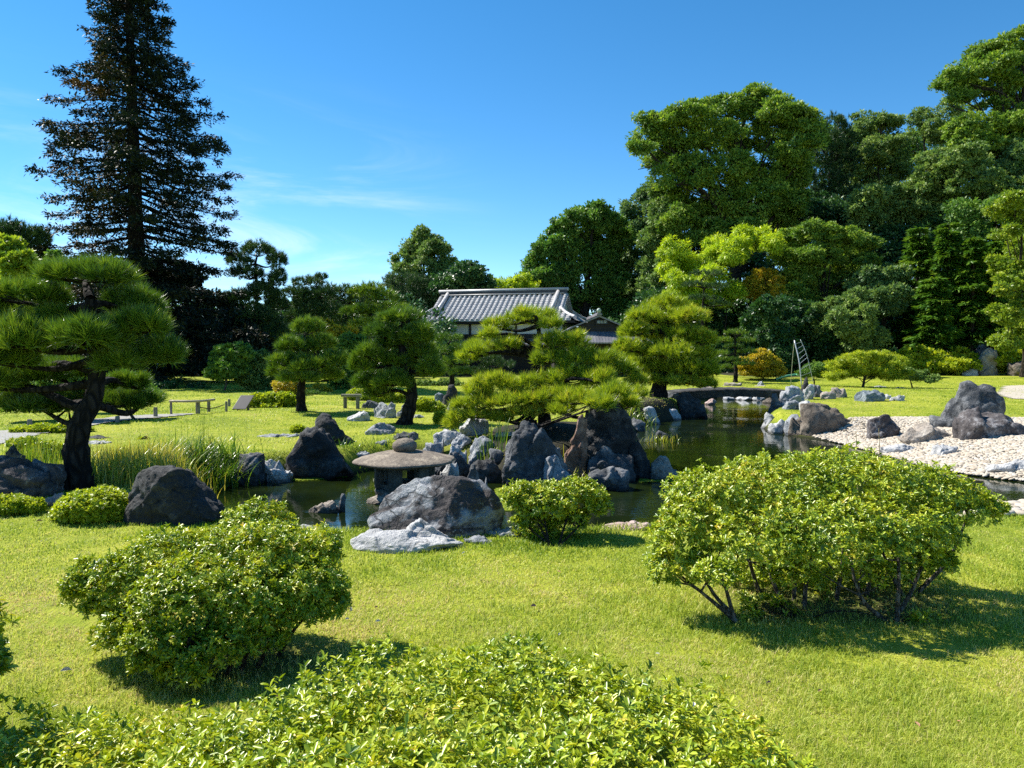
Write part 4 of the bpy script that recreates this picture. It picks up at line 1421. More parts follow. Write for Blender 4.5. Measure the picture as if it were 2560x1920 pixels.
def rail_fence():
    L_, R_ = gh(428, 1037), gh(522, 1030)
    M_ = gh(495, 1035)
    root = empty('bamboo_rail_fence', L_); tag(root, 'low bamboo rail fence on three wooden posts beside the path', 'fence')
    for p, u, vt, w in ((L_, 428, 999, 6), (M_, 495, 1000, 11), (R_, 522, 998, 8)):
        top = pd(u, vt, p[1])[2]; r = w / 2 * p[1] / F
        MB().lathe([(r, p[2] - 0.1), (r, top - 0.02), (r * .8, top), (0.004, top + 0.004)], (p[0], p[1], 0), 10).build('post', wood_grey, root)
    a, b, c = pd(424, 1003, L_[1] - 0.06), pd(495, 1003, M_[1] - 0.10), pd(536, 999, R_[1] - 0.06)
    MB().tube(curve([a, b, c], 12), 0.030, 9).build('rail', bamboo_pole, root, smooth=True)
    a, b, c = pd(430, 1014, L_[1]), pd(495, 1018, M_[1]), pd(560, 1012, R_[1] + .3)
    MB().tube(curve([b, (b + c) / 2 - np.array([0, 0, .06]), c], 10), 0.012, 6).build('rope', plain('palm_rope', (0.02, 0.016, 0.012), (0.05, 0.04, 0.03), 0.95, 40, .3), root, smooth=True)
rail_fence()
def signboard():
    p = gh(602, 1027)
    root = empty('signboard', p); tag(root, 'dark tilted information board standing low on the left lawn', 'sign')
    s = p[1] / F
    M = np.array([[0.95, 0.0, 0.31], [0, 1, 0], [-0.31, 0, 0.95]])
    Rx = np.array([[1, 0, 0], [0, math.cos(-.75), -math.sin(-.75)], [0, math.sin(-.75), math.cos(-.75)]])
    MB().box((p[0] + 0.03, p[1] + 0.1, p[2] + 0.21), (34 * s, 0.03, 0.46), np.array([[1, 0, 0.35], [0, 1, 0], [0, 0, 1]]) @ Rx, 0.006).build('board', plain('board_face', (0.035, 0.032, 0.036), (0.07, 0.065, 0.07), .5, 3, .05), root)
    for dx in (-0.12, 0.14):
        MB().box((p[0] + dx, p[1] + 0.14, p[2] + 0.08), (0.05, 0.05, 0.26)).build('leg', wood_grey, root)
signboard()
def low_rail():
    A, B = gh(863, 1021), gh(896, 1021)
    y = A[1]
    root = empty('low_rail', (A + B) / 2); tag(root, 'small grey wooden crossbar on two stout posts on the lawn', 'rail')
    zt = pd(880, 990, y)[2]
    for x in (A[0], B[0]):
        MB().box((x, y, (zt + A[2]) / 2 - 0.03), (0.085, 0.085, zt - A[2] + 0.0), None, 0.01).build('post', wood_grey, root)
    MB().box(((A[0] + B[0]) / 2, y - 0.01, zt + 0.015), (B[0] - A[0] + 0.2, 0.11, 0.07), None, 0.012).build('crossbar', plain('pale_timber', (.22, .20, .17), (.36, .33, .28), .85, 8, .2, stretch=(.2, 1, 1)), root)
low_rail()
def ladder():
    p = gh(2004, 966)
    y = p[1]
    root = empty('orchard_ladder', p); tag(root, 'white tripod garden ladder with bowed rails in front of the dark shrubs', 'ladder')
    al = plain('white_aluminium', (0.42, 0.43, 0.44), (0.55, 0.56, 0.57), 0.4, 4, 0.0, 0.3)
    def rail(pts, name, r):
        MB().tube(curve(pts, 12), r, 8).build(name, al, root, smooth=True)
    l = [pd(2004, 966, y), pd(1998, 905, y + .1), pd(1986, 851, y + .45)]
    r_ = [pd(2036, 936, y + 0.35), pd(2017, 888, y + .4), pd(2001, 849, y + .5)]
    l[0][2] = gz(l[0][0], l[0][1]); r_[0][2] = gz(r_[0][0], r_[0][1])
    rail(l, 'side_rail', 0.026); rail(r_, 'side_rail', 0.011)
    b = [pd(1986, 851, y + .5), pd(1982, 890, y + 1.0), pd(1977, 930, y + 1.6)]
    b[2][2] = gz(b[2][0], b[2][1])
    rail(b, 'back_leg', 0.012)
    L_, R_ = curve(l, 24), curve(r_, 24)
    for k in range(1, 9):
        i = int(k * (len(L_) - 1) / 8.6); j = int(k * (len(R_) - 1) / 8.6)
        MB().tube([L_[i], R_[j]], 0.008, 6).build('rung', al, root)
ladder()
hp = [gh(1938, 951), gh(1955, 945), gh(1972, 941), gh(1990, 939), gh(2003, 941)]
hv, hf = tube(curve([p + np.array([0, 0, 0.05]) for p in hp], 20), 0.055, 8)
tag(mk('garden_hose', hv, hf, plain('green_hose', (0.12, 0.42, 0.22), (0.22, 0.55, 0.32), 0.5, 5, 0), smooth=True, loc=hp[0]), 'pale green hose lying on the grass at the foot of the ladder', 'hose')

# ================================================================== ROCKS
# --- near shore
rock(925, 1272, 1189, 1366, [0.28, 0.60, 0.80, 0.94, 1.0, 0.99, 0.96, 0.84, 0.60, 0.34], 'main', 'big rounded dark boulder with a pale grey left flank beside the leafy bush', 0.58, cuts=3, rough=0.045, boxy=2.3, seed=11, name='boulder', fract=0.22, y=6.5)
rock(868, 1160, 1325, 1388, [0.5, 0.9, 1.0, 0.9, 0.75, 0.55, 0.3], 'pale', 'long flat pale grey slab at the front foot of the big boulder', 0.45, cuts=4, rough=0.04, seed=12, y=5.98, fract=0.2, boxy=2.2)
rock(998, 1138, 1296, 1352, [0.25, 0.75, 1.0, 0.9, 0.7, 0.35], 'pale', 'small knobbly pale rock leaning on the front of the big boulder', 0.5, rough=0.09, seed=13, y=6.22, cuts=5, fract=0.35, boxy=2.2)
rock(1152, 1240, 1163, 1236, [0.7, 1.0, 0.95, 0.72, 0.4], 'dark', 'angular dark grey rock behind the right shoulder of the big boulder', 0.8, y=8.4, seed=14)
rock(1205, 1225, 1200, 1240, [0.3, 1, 0.3], 'grey', 'thin grey splinter of rock right of the big boulder', 0.8, y=7.9, seed=15)
rock(1212, 1318, 1336, 1374, [0.5, 0.9, 1.0, 0.8, 0.6], 'grey', 'low grey stone between the big boulder and the small leafy bush', 0.6, seed=16, y=6.5)
rock(1160, 1235, 1352, 1382, [0.6, 1.0, 0.8, 0.6], 'grey', 'small flat stone in the grass right of the pale slab', 0.5, seed=17, y=6.25)
rock(1505, 1628, 1316, 1348, [0.15, 0.55, 0.85, 1.0, 1.0, 0.8], 'pink', 'low pinkish white slab at the lawn edge left of the large bush', 0.5, seed=18, y=6.75, cuts=8)
rock(712, 800, 1310, 1350, [0.6, 1.0, 0.7, 0.4], 'pale', 'pale stone at the water edge behind the left leafy bush', 0.6, seed=19, y=7.0)
# --- left
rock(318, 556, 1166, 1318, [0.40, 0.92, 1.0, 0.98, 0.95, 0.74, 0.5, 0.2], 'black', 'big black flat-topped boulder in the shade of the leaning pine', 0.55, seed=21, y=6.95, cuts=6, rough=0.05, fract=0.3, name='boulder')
rock(-70, 142, 1136, 1262, [0.9, 1.0, 0.97, 0.92, 0.85, 0.72, 0.5], 'mottled', 'dark block with a flat pale layered top at the left edge', 0.8, seed=22, y=8.1, ridge=0.012, name='boulder')
rock(10, 58, 1112, 1148, [0.4, 1.0, 0.6], 'dark', 'small dark stone perched on the flat-topped block', 0.8, seed=23, y=9.2)
rock(92, 160, 1232, 1296, [0.15, 0.45, 0.8, 1.0], 'pink', 'pinkish rock wedged against the foot of the pine trunk', 0.6, seed=24, y=7.7)
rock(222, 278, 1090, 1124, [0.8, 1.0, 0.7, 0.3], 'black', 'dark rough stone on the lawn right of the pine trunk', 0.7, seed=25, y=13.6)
rock(222, 282, 1113, 1142, [0.9, 1.0, 0.9, 0.5], 'pale', 'flat pale slab in front of the dark rough stone', 0.6, seed=26, y=12.9)
rock(585, 663, 1131, 1212, [0.8, 1.0, 1.0, 0.95, 0.85], 'dark', 'square dark block standing at the waterside beside the sedges', 0.8, base='w', seed=27)
rock(632, 742, 1086, 1134, [0.15, 0.6, 0.95, 1.0, 0.8, 0.5], 'grey', 'grey crinkled hump of rock on the lawn behind the square block', 0.6, seed=28, y=14.2)
rock(646, 736, 1149, 1206, [0.2, 0.6, 0.95, 1.0, 0.7, 0.5], 'pale', 'pale pointed rock at the pond edge left of the black peaked rock', 0.7, base='w', seed=29)
rock(716, 880, 1068, 1196, [0.35, 0.75, 0.95, 1.0, 0.85, 0.55, 0.2], 'black', 'large black rock rising from the pond left of the lantern', 0.6, base='w', seed=30, name='boulder', cuts=7)
rock(762, 888, 1033, 1130, [0.15, 0.40, 0.80, 1.0, 1.0, 0.80, 0.62, 0.35, 0.2], 'black', 'black knob-topped peak of rock behind the large black rock', 0.6, seed=31, y=13.1, name='boulder', cuts=5)
rock(775, 812, 1166, 1192, [0.6, 1, 0.7], 'dark', 'small rounded dark stone at the waterline below the black rock', 0.7, base='w', seed=32)
rock(916, 987, 1056, 1110, [0.5, 0.85, 1.0, 0.92, 0.6], 'grey', 'rounded grey boulder on the lawn behind the lantern', 0.8, seed=33, y=14.6)
rock(983, 1047, 1079, 1120, [0.7, 1.0, 0.95, 0.85], 'dark', 'dark grey stone directly behind the top of the lantern', 0.7, seed=34, y=13.6)
rock(930, 974, 1106, 1140, [0.2, 0.6, 1.0, 0.5], 'grey', 'small pointed grey stone left behind the lantern roof', 0.7, seed=35, y=13.3)
rock(870, 925, 1129, 1160, [0.5, 0.95, 1.0, 0.8], 'grey', 'flat grey slab against the left rim of the lantern roof', 0.7, seed=36, y=12.7)
rock(1046, 1106, 1114, 1160, [0.6, 1.0, 0.9, 0.5], 'grey', 'low grey stone right behind the lantern roof', 0.7, seed=37, y=13.1)
# flat stones in the pond
rock(770, 856, 1252, 1268, [0.2, 0.5, 0.8, 1.0, 0.9], 'tan', 'flat pale stone lying in the pond like a drifting duck', 0.5, base='w', seed=38, y=9.3)
rock(846, 863, 1234, 1268, [0.6, 1.0, 0.7], 'dark', 'small upright dark stone at the end of the flat pond stone', 0.9, base='w', seed=39, y=9.35)
rock(914, 1080, 1228, 1252, [0.35, 0.8, 1.0, 1.0, 0.8], 'tan', 'flat stone under the lantern at the waterline', 0.6, base='w', seed=40, y=9.75)
# --- lawn behind, left of centre
rock(868, 930, 1028, 1053, [0.25, 0.6, 1.0, 0.9, 0.6], 'pale', 'low white stone alone on the lawn near the leaning middle pine', 0.7, seed=41)
rock(935, 990, 1006, 1045, [0.45, 0.9, 1.0, 0.75, 0.95, 0.7], 'grey', 'twin-humped grey stone on the lawn left of the middle pine trunk', 0.7, seed=42)
rock(905, 951, 1001, 1021, [0.4, 1.0, 0.8, 0.4], 'dark', 'dark low stone in front of the clipped lime shrub', 0.7, seed=43)
rock(993, 1032, 1005, 1042, [0.4, 0.85, 1.0, 0.9], 'grey', 'grey stone just behind the middle pine trunk', 0.7, seed=44)
rock(1033, 1062, 1036, 1045, [0.6, 1.0, 0.6], 'pale', 'tiny flat white stone right of the middle pine trunk', 0.7, seed=45)
rock(1084, 1112, 981, 1022, [0.7, 1.0, 0.95, 0.7], 'blue', 'upright bluish stone left of the dark standing stone', 0.8, seed=46)
rock(1108, 1148, 961, 1024, [0.6, 0.95, 1.0, 0.6], 'black', 'tall dark standing stone on the lawn behind the island pine', 0.8, seed=47)
rock(1118, 1146, 1003, 1028, [0.5, 1.0, 0.6], 'grey', 'small pale stone at the foot of the dark standing stone', 0.8, seed=48)
# --- pine peninsula
rock(1084, 1158, 1073, 1150, [0.45, 0.85, 1.0, 0.95, 0.7], 'pale', 'pale streaked rock at the left end of the pine island', 0.8, seed=51, y=13.2)
rock(1108, 1166, 1114, 1165, [0.4, 0.9, 1.0, 0.7], 'pale', 'crusty speckled rock low between the lantern and the pine island', 0.7, seed=52, y=12.4)
rock(1070, 1128, 1142, 1185, [0.6, 1.0, 0.9, 0.6], 'dark', 'dark wet rock at the waterline right of the lantern', 0.7, base='w', seed=53, y=12.2)
rock(1150, 1222, 1040, 1150, [0.35, 0.8, 1.0, 0.85, 0.6], 'pale', 'tall crinkled grey rock under the left boughs of the island pine', 0.7, seed=54, y=13.7, rough=0.10)
rock(1172, 1252, 1090, 1175, [0.3, 0.75, 1.0, 0.8, 0.45], 'grey', 'pointed speckled rock in front of the tall crinkled rock', 0.7, seed=55, y=12.5)
rock(1238, 1292, 1079, 1150, [0.7, 0.9, 1.0, 0.9], 'pale', 'square white-topped rock left of the large dark pyramid rock', 0.7, seed=56, y=13.2)
rock(1243, 1432, 1054, 1213, [0.12, 0.50, 0.85, 1.0, 0.97, 0.85, 0.7, 0.5, 0.25], 'dark', 'large dark pyramid rock in front of the island pine trunk', 0.6, base='w', seed=57, name='boulder', cuts=8, rough=0.07)
rock(1349, 1428, 1137, 1208, [0.5, 0.95, 1.0, 0.7, 0.35], 'grey', 'small light grey rock at the front of the large dark pyramid rock', 0.7, base='w', seed=58, y=11.0)
rock(1418, 1584, 988, 1185, [0.15, 0.5, 0.85, 1.0, 0.99, 0.95, 0.85, 0.65], 'black', 'tallest black triangular rock right of the island pine', 0.55, seed=59, y=12.0, base='w', name='boulder', cuts=8, ridge=0.0)
rock(1412, 1470, 1036, 1150, [0.3, 0.6, 1.0, 0.9], 'rust', 'reddish slab leaning on the left flank of the tallest black rock', 0.6, seed=60, y=11.8, base='w')
rock(1568, 1628, 1104, 1196, [0.85, 1.0, 0.8, 0.4], 'black', 'black rounded rock at the right tip of the pine island', 0.8, base='w', seed=61)
rock(1470, 1590, 1118, 1190, [0.7, 1.0, 0.95, 0.8], 'dark', 'dark layered ledge below the tallest black rock', 0.6, seed=62, y=11.6, base='w', ridge=0.02)
rock(1466, 1584, 1165, 1226, [0.5, 0.9, 1.0, 0.9, 0.7], 'dark', 'lowest dark ledge at the waterline behind the small leafy bush', 0.6, base='w', seed=63, ridge=0.015)
rock(1618, 1696, 1140, 1199, [0.2, 0.75, 1.0, 0.95, 0.6, 0.3], 'tan', 'tan rough rock standing alone in the water', 0.8, base='w', seed=64)
rock(1632, 1676, 1076, 1101, [0.4, 1.0, 0.8, 0.4], 'dark', 'small dark rock in the middle of the pond channel', 0.8, base='w', seed=65)
rock(1098, 1178, 1128, 1186, [0.4, 0.9, 1.0, 0.8, 0.6], 'dark', 'dark rock at the waterline between the lantern and the dark pyramid rock', 0.7, base='w', seed=121, y=11.9)
rock(1168, 1252, 1150, 1200, [0.6, 1.0, 0.85, 0.7], 'black', 'low black rock at the left foot of the large dark pyramid rock', 0.7, base='w', seed=122, y=11.5)
rock(1100, 1146, 1150, 1215, [0.8, 1.0, 0.9], 'pale', 'pale pitted upright stone half hidden by the big boulder', 0.7, base='w', seed=123, y=10.9)
rock(1422, 1480, 1128, 1190, [0.5, 0.9, 1.0, 0.8], 'brown', 'mossy brown rock between the dark pyramid rock and the ledges', 0.7, base='w', seed=124, y=11.9)
rock(1290, 1340, 1046, 1090, [0.5, 1.0, 0.8], 'mottled', 'speckled stone behind the tip of the large dark pyramid rock', 0.7, seed=125, y=13.9)
rock(1060, 1110, 1098, 1150, [0.5, 0.95, 1.0, 0.8], 'grey', 'grey rounded rock touching the left side of the streaked pale rock', 0.8, seed=126, y=12.9)
rock(1128, 1180, 1086, 1150, [0.5, 0.9, 1.0, 0.7], 'grey', 'folded grey rock between the streaked pale rock and the tall crinkled rock', 0.8, seed=127, y=12.9, rough=0.09)
rock(1214, 1262, 1120, 1186, [0.5, 1.0, 0.9, 0.7], 'dark', 'dark rock squeezed between the pointed speckled rock and the pyramid rock', 0.8, seed=128, base='w', y=11.9)
# --- far shore by the bridge
rock(1574, 1618, 1045, 1078, [0.6, 1, 0.8], 'dark', 'dark stone on the pond margin behind the tallest black rock', 0.8, base='w', seed=66)
rock(1606, 1652, 1016, 1060, [0.7, 1.0, 0.9, 0.5], 'pale', 'white blocky rock on the far bank under the big round pine', 0.8, base='w', seed=67)
rock(1654, 1700, 1019, 1050, [0.6, 1.0, 0.95, 0.6], 'pale', 'flat white rock beside the bridge on the left bank', 0.8, base='w', seed=68)
rock(1690, 1765, 980, 1044, [0.75, 1.0, 0.92, 0.85, 0.8], 'black', 'dark rock pier holding the left end of the stone bridge', 0.7, base='w', seed=69)
rock(1655, 1712, 980, 1012, [0.6, 1.0, 0.8, 0.5], 'dark', 'dark stone on the bank right of the big round pine trunk', 0.7, y=25.5, seed=70)
rock(1762, 1793, 996, 1010, [0.6, 1, 0.7], 'pink', 'small pinkish stone seen under the left end of the bridge', 0.8, base='w', y=28.6, seed=71)
rock(1800, 1838, 990, 1007, [0.6, 1, 0.8], 'grey', 'small grey stone behind the arch of the bridge', 0.8, base='w', y=31.5, seed=72)
rock(1840, 1882, 986, 1009, [0.5, 1, 0.9, .6], 'pale', 'pale rock on the far shore seen beneath the bridge', 0.8, base='w', y=31.2, seed=73)
rock(1884, 1912, 988, 1008, [0.6, 1, 0.7], 'pale', 'white stone beneath the bridge right of centre', 0.8, base='w', y=31.0, seed=74)
rock(1906, 1950, 994, 1014, [0.7, 1, 0.9], 'brown', 'mossy brown rock under the right part of the bridge', 0.8, base='w', y=29.5, seed=75)
rock(1757, 1793, 969, 982, [0.5, 1, 0.8, .4], 'tan', 'low pale stone on the grass behind the left bridge end', 0.8, y=33.0, seed=76)
rock(1808, 1856, 956, 976, [0.7, 1, 0.85, 0.7], 'tan', 'cream coloured double stone on the grass behind the bridge', 0.8, y=34.5, seed=77)
rock(1888, 1916, 965, 978, [0.6, 1, 0.7], 'tan', 'cream stone below the small grey stone behind the bridge', 0.8, y=34.0, seed=78)
rock(1894, 1910, 953, 968, [0.7, 1, 0.8], 'grey', 'small grey stone standing on the grass behind the bridge', 0.8, y=34.8, seed=79)
# right cluster
rock(1922, 1960, 984, 1048, [0.4, 0.9, 1.0, 0.6], 'dark', 'narrow dark fin of rock at the right end of the bridge', 0.8, y=22.0, seed=81, base='w')
rock(1952, 2010, 965, 1040, [0.4, 0.9, 1.0, 0.85, 0.5], 'grey', 'smooth grey peaked rock beside the right end of the bridge', 0.7, y=22.5, seed=82)
rock(1998, 2024, 943, 1012, [0.3, 0.85, 1.0, 0.5], 'black', 'dark spike of rock just below the ladder', 0.8, y=25.0, seed=83)
rock(2003, 2034, 960, 1008, [0.7, 1.0, 0.9], 'pale', 'white-faced square stone right of the smooth grey peak', 0.8, y=24.0, seed=84)
rock(2028, 2052, 961, 1004, [1.0, 0.95, 0.9], 'dark', 'dark square stone behind the white-faced stone', 0.8, y=24.6, seed=85)
rock(1948, 2002, 1000, 1062, [0.5, 0.9, 1.0, 0.8], 'grey', 'folded grey rock in the middle of the right bank cluster', 0.7, y=20.8, seed=86, rough=0.1)
rock(1903, 1945, 1032, 1072, [0.6, 1.0, 0.8, 0.5], 'pale', 'pale crinkled rock at the pond corner below the bridge', 0.8, base='w', seed=87, rough=.1)
rock(1922, 1972, 1048, 1084, [0.5, 0.9, 1.0, 0.7], 'pale', 'white folded rock at the water below the right bank cluster', 0.8, base='w', seed=88, rough=0.1)
rock(1964, 2008, 1036, 1088, [0.7, 1.0, 0.9, 0.7], 'grey', 'grey rock touching the left of the big brown boulder', 0.8, base='w', seed=89)
rock(1998, 2048, 1001, 1034, [0.7, 1.0, 0.95, 0.6], 'pale', 'flat white rock above the big brown boulder', 0.8, y=20.5, seed=90)
rock(1980, 2120, 1007, 1093, [0.35, 0.72, 0.95, 1.0, 0.97, 0.85, 0.65, 0.4], 'brown', 'big brown boulder at the left end of the pebble beach', 0.7, base='w', seed=91, name='boulder', cuts=6)
rock(2052, 2086, 977, 998, [0.8, 1.0, 0.8], 'tan', 'tan stone left of the split pale stone on the right lawn', 0.8, seed=92)
rock(2080, 2122, 969, 994, [0.7, 1.0, 0.8, 0.5], 'tan', 'pale wedge-shaped stone on the lawn right of the dark square stone', 0.8, seed=93)
rock(2140, 2212, 975, 1004, [0.7, 0.95, 1.0, 0.9, 0.6], 'blue', 'wide bluish rock on the lawn under the spreading shrub', 0.6, seed=94)
rock(2176, 2215, 970, 988, [0.7, 1.0, 0.8], 'pale', 'white stone behind the wide bluish rock', 0.8, seed=95, y=32)
rock(2208, 2226, 985, 998, [0.7, 1.0, 0.8], 'pale', 'smallest white stone right of the wide bluish rock', 0.8, seed=96)
rock(2225, 2260, 987, 1003, [0.8, 1.0, 0.9], 'pale', 'flat white stone at the end of the row on the right lawn', 0.8, seed=97)
rock(2238, 2262, 982, 992, [0.6, 1.0, 0.7], 'blue', 'little bluish stone behind the flat white stone', 0.8, seed=98, y=31)
# beach rocks
rock(2162, 2246, 1035, 1098, [0.65, 0.9, 1.0, 0.97, 0.75, 0.4], 'mottled', 'black and white lichened rock on the pebble beach', 0.8, seed=101, cuts=8)
rock(2250, 2382, 1057, 1106, [0.3, 0.8, 1.0, 0.9, 0.7, 0.4], 'tan', 'faceted grey-brown rock lying on the pebble beach', 0.6, seed=102, cuts=14)
rock(2345, 2512, 953, 1070, [0.25, 0.55, 0.85, 1.0, 0.92, 0.72, 0.5], 'dark', 'tall dark peaked boulder at the back of the pebble beach', 0.6, seed=103, name='boulder', cuts=8)
rock(2390, 2560, 1020, 1096, [0.7, 0.97, 1.0, 0.95, 0.7, 0.35], 'mottled', 'wide dark boulder with white flecks in front of the peaked boulder', 0.6, seed=104, name='boulder', cuts=9)
rock(2448, 2486, 1084, 1098, [0.5, 1, 0.6], 'pale', 'small white stone at the foot of the wide dark boulder', 0.8, seed=105)
rock(2200, 2312, 1110, 1132, [0.5, 0.9, 1.0, 0.8], 'pale', 'flat pale slab in the pebbles behind the large bush', 0.5, seed=106)
rock(2330, 2396, 1112, 1140, [0.6, 1.0, 0.8, 0.6], 'pale', 'long flat grey-white slab in the middle of the pebbles', 0.6, seed=107)
rock(2462, 2600, 1150, 1180, [0.6, 0.9, 1.0, 1.0], 'pale', 'broad flat white slab near the water on the beach', 0.5, seed=108)
rock(2490, 2530, 1188, 1206, [0.6, 1.0, 0.6], 'dark', 'dark little stone at the water edge of the beach', 0.7, seed=109, base='w', y=11.9)
rock(2434, 2496, 870, 936, [0.25, 0.65, 1.0, 0.9, 0.5], 'tan', 'pointed pale standing stone in front of the broad-leaved hedge', 0.7, seed=110, y=42.0)
rock(2404, 2448, 919, 937, [0.3, 0.8, 1.0, 0.9], 'pale', 'low white stone at the left foot of the pointed standing stone', 0.8, seed=111, y=41.6)
rock(2519, 2600, 903, 942, [0.8, 1.0, 0.95, 0.9], 'brown', 'dark brown rock at the right edge of the far lawn', 0.7, seed=112, y=41.0)
rock(2436, 2466, 850, 882, [0.6, 1, 0.7], 'dark', 'grey stone up the slope among the cypress trunks', 0.8, seed=113, y=50)
# near right bank
rock(2474, 2542, 1272, 1318, [0.5, 0.9, 1.0, 0.8], 'rust', 'reddish stone on the near cobbled bank', 0.7, seed=114, y=8.8)
rock(2538, 2600, 1290, 1334, [0.7, 1.0, 0.9], 'dark', 'dark grey stone at the right edge of the near cobbled bank', 0.7, seed=115, y=8.5)
rock(2440, 2490, 1282, 1312, [0.6, 1.0, 0.7], 'tan', 'tan stone behind the large bush on the cobbled bank', 0.7, seed=116, y=9.0)

# cobbles: far beyond counting, one object
def cobbles(name, poly, n, size, mat, seed, label):
    rng = np.random.default_rng(seed)
    lo_, hi_ = poly.min(0), poly.max(0)
    pts = []
    # rough grid with jitter so the stones sit shoulder to shoulder
    st = size * 0.86
    X, Y = np.meshgrid(np.arange(lo_[0], hi_[0], st), np.arange(lo_[1], hi_[1], st * 0.86))
    X[1::2] += st / 2
    X = X.ravel() + rng.normal(0, st * .26, X.size); Y = Y.ravel() + rng.normal(0, st * .16, Y.size)
    k = (poly_sd(X, Y, poly) > 0.02) & (X < 0.75 * Y + 1.0)
    X, Y = X[k], Y[k]
    Z = H(X, Y)
    p, Fc = ico(2)
    n = len(X)
    a = rng.uniform(0, 6.28, n)
    size = size * rng.choice([0.7, 0.9, 1.0, 1.25, 1.6], n)
    sx_ = size * rng.uniform(0.42, 0.68, n); sy_ = size * rng.uniform(0.34, 0.5, n); sz_ = size * rng.uniform(0.16, 0.26, n)
    q = np.sign(p) * np.abs(p) ** 0.85
    V = np.empty((n, len(p), 3))
    x = q[None, :, 0] * sx_[:, None]; y = q[None, :, 1] * sy_[:, None]
    V[..., 0] = X[:, None] + x * np.cos(a)[:, None] - y * np.sin(a)[:, None]
    V[..., 1] = Y[:, None] + x * np.sin(a)[:, None] + y * np.cos(a)[:, None]
    V[..., 2] = Z[:, None] + 0.02 + q[None, :, 2] * sz_[:, None] + 0.15 * x * rng.normal(0, 1, n)[:, None]
    Ff = (Fc[None] + (np.arange(n) * len(p))[:, None, None]).reshape(-1, 3)
    t = np.repeat(rng.random(n), len(Fc))
    o = mk(name, V.reshape(-1, 3), Ff, mat, None, t, True)
    tag(o, label, 'pebbles', None, 'stuff')
def cobble_mat():
    m = NT('cobble_stone')
    a = m.n('ShaderNodeAttribute', attribute_name='tint')
    tcn = m.n('ShaderNodeTexCoord')
    n = m.noise(tcn.outputs['Object'], 14, 5, .65)
    c = m.ramp(a.outputs['Fac'], [(0, (0.34, 0.28, 0.21)), (0.3, (0.46, 0.39, 0.30)), (0.7, (0.53, 0.465, 0.37)), (1, (0.47, 0.44, 0.39))])
    m.l(m.mix(m.math('MULTIPLY', n, .35), c, (0.3, 0.26, 0.21)), m.p.inputs['Base Color'])
    m.p.inputs['Roughness'].default_value = 0.85
    m.l(m.bump(n, .3, .02), m.p.inputs['Normal'])
    return m.m
CM = cobble_mat()
cobbles('pebble_beach', BEACH, 0, 0.062, CM, 5, 'pale rounded pebbles covering the beach on the right of the pond')
cobbles('pebble_bank', BANK, 0, 0.10, CM, 6, 'pale cobbles edging the near right bank behind the large bush')

# ================================================================== PINES IN THE GARDEN
pad_tree('pine_tree', 'leaning dark-trunked garden pine with thick needle clouds at the left', (195, 1222),
         [(193, 1165), (190, 1110), (205, 1050), (238, 985, .1), (240, 900, .15), (222, 810, .1), (225, 745, 0)],
         [(215, 690, 125, 40, 8.9), (60, 742, 110, 42, 8.9), (335, 765, 80, 50, 9.2), (345, 818, 70, 48, 8.7), (210, 845, 92, 55, 8.4), (50, 850, 95, 62, 8.5), (130, 800, 60, 40, 8.9),
          (400, 890, 75, 50, 9.1), (300, 905, 60, 40, 8.8), (70, 935, 110, 40, 9.4), (-20, 960, 90, 45, 9.0), (330, 960, 45, 30, 9.6), (150, 930, 80, 35, 9.8), (40, 1000, 110, 24, 9.7), (100, 1015, 90, 20, 9.2), (360, 1000, 50, 26, 9.9), (180, 1000, 70, 26, 10.0), (300, 1010, 60, 22, 9.6), (20, 900, 80, 40, 8.7), (270, 850, 60, 40, 8.7), (-60, 800, 80, 60, 8.8), (240, 990, 60, 26, 9.8)],
         'pine', nt=31, per=40, L=0.165, Wd=0.0095, r0=0.165, y=8.7, seed=4, rvk=0.85, spread=0.50, lumps=5)
pad_tree('pine_tree', 'small rounded pine standing alone on the left lawn', (755, 1028), [(752, 985), (757, 945), (768, 900), (765, 850)],
         [(765, 822, 42, 24), (728, 865, 38, 24), (800, 862, 50, 26), (760, 870, 50, 24), (705, 905, 36, 24), (770, 915, 60, 24), (835, 905, 36, 26), (745, 945, 66, 18), (815, 942, 46, 20), (695, 930, 28, 18)],
         'pine', nt=70, per=26, L=0.17, Wd=0.014, r0=0.13, seed=5, dy=0.45, rvk=1.05, spread=0.55)
pad_tree('pine_tree', 'tall middle pine with a bent leaning trunk on the lawn', (1008, 1061), [(1024, 1020), (1030, 980), (1020, 930), (1005, 870), (1000, 820)],
         [(1010, 795, 55, 22), (960, 835, 45, 26), (1040, 840, 50, 30), (1000, 860, 60, 28), (925, 885, 42, 28), (1060, 885, 42, 30), (985, 905, 60, 28), (1030, 930, 60, 30), (930, 955, 48, 30), (1075, 925, 34, 30), (985, 955, 60, 28), (905, 915, 32, 22), (945, 985, 40, 16)],
         'pine', nt=70, per=26, L=0.17, Wd=0.013, r0=0.165, seed=6, dy=0.5, rvk=1.05, spread=0.55)
pad_tree('pine_tree', 'tiered pine half hidden behind the middle pine', (1128, 990), [(1130, 950), (1125, 900), (1120, 860)],
         [(1125, 845, 38, 16), (1150, 872, 40, 18), (1105, 880, 40, 18), (1140, 905, 50, 18), (1110, 925, 46, 16), (1160, 930, 32, 14)], 'pine', nt=60, per=26, L=0.14, Wd=0.011, r0=0.11, y=24.5, seed=7, split=False)
pad_tree('pine_tree', 'low dark pine tucked behind the left boughs of the island pine', (1215, 985), [(1212, 950), (1215, 915)],
         [(1205, 893, 60, 18), (1245, 912, 50, 18), (1190, 928, 55, 16), (1240, 945, 50, 14)], 'pine_dark', nt=60, per=26, L=0.14, Wd=0.012, r0=0.09, y=26, seed=8, split=False)
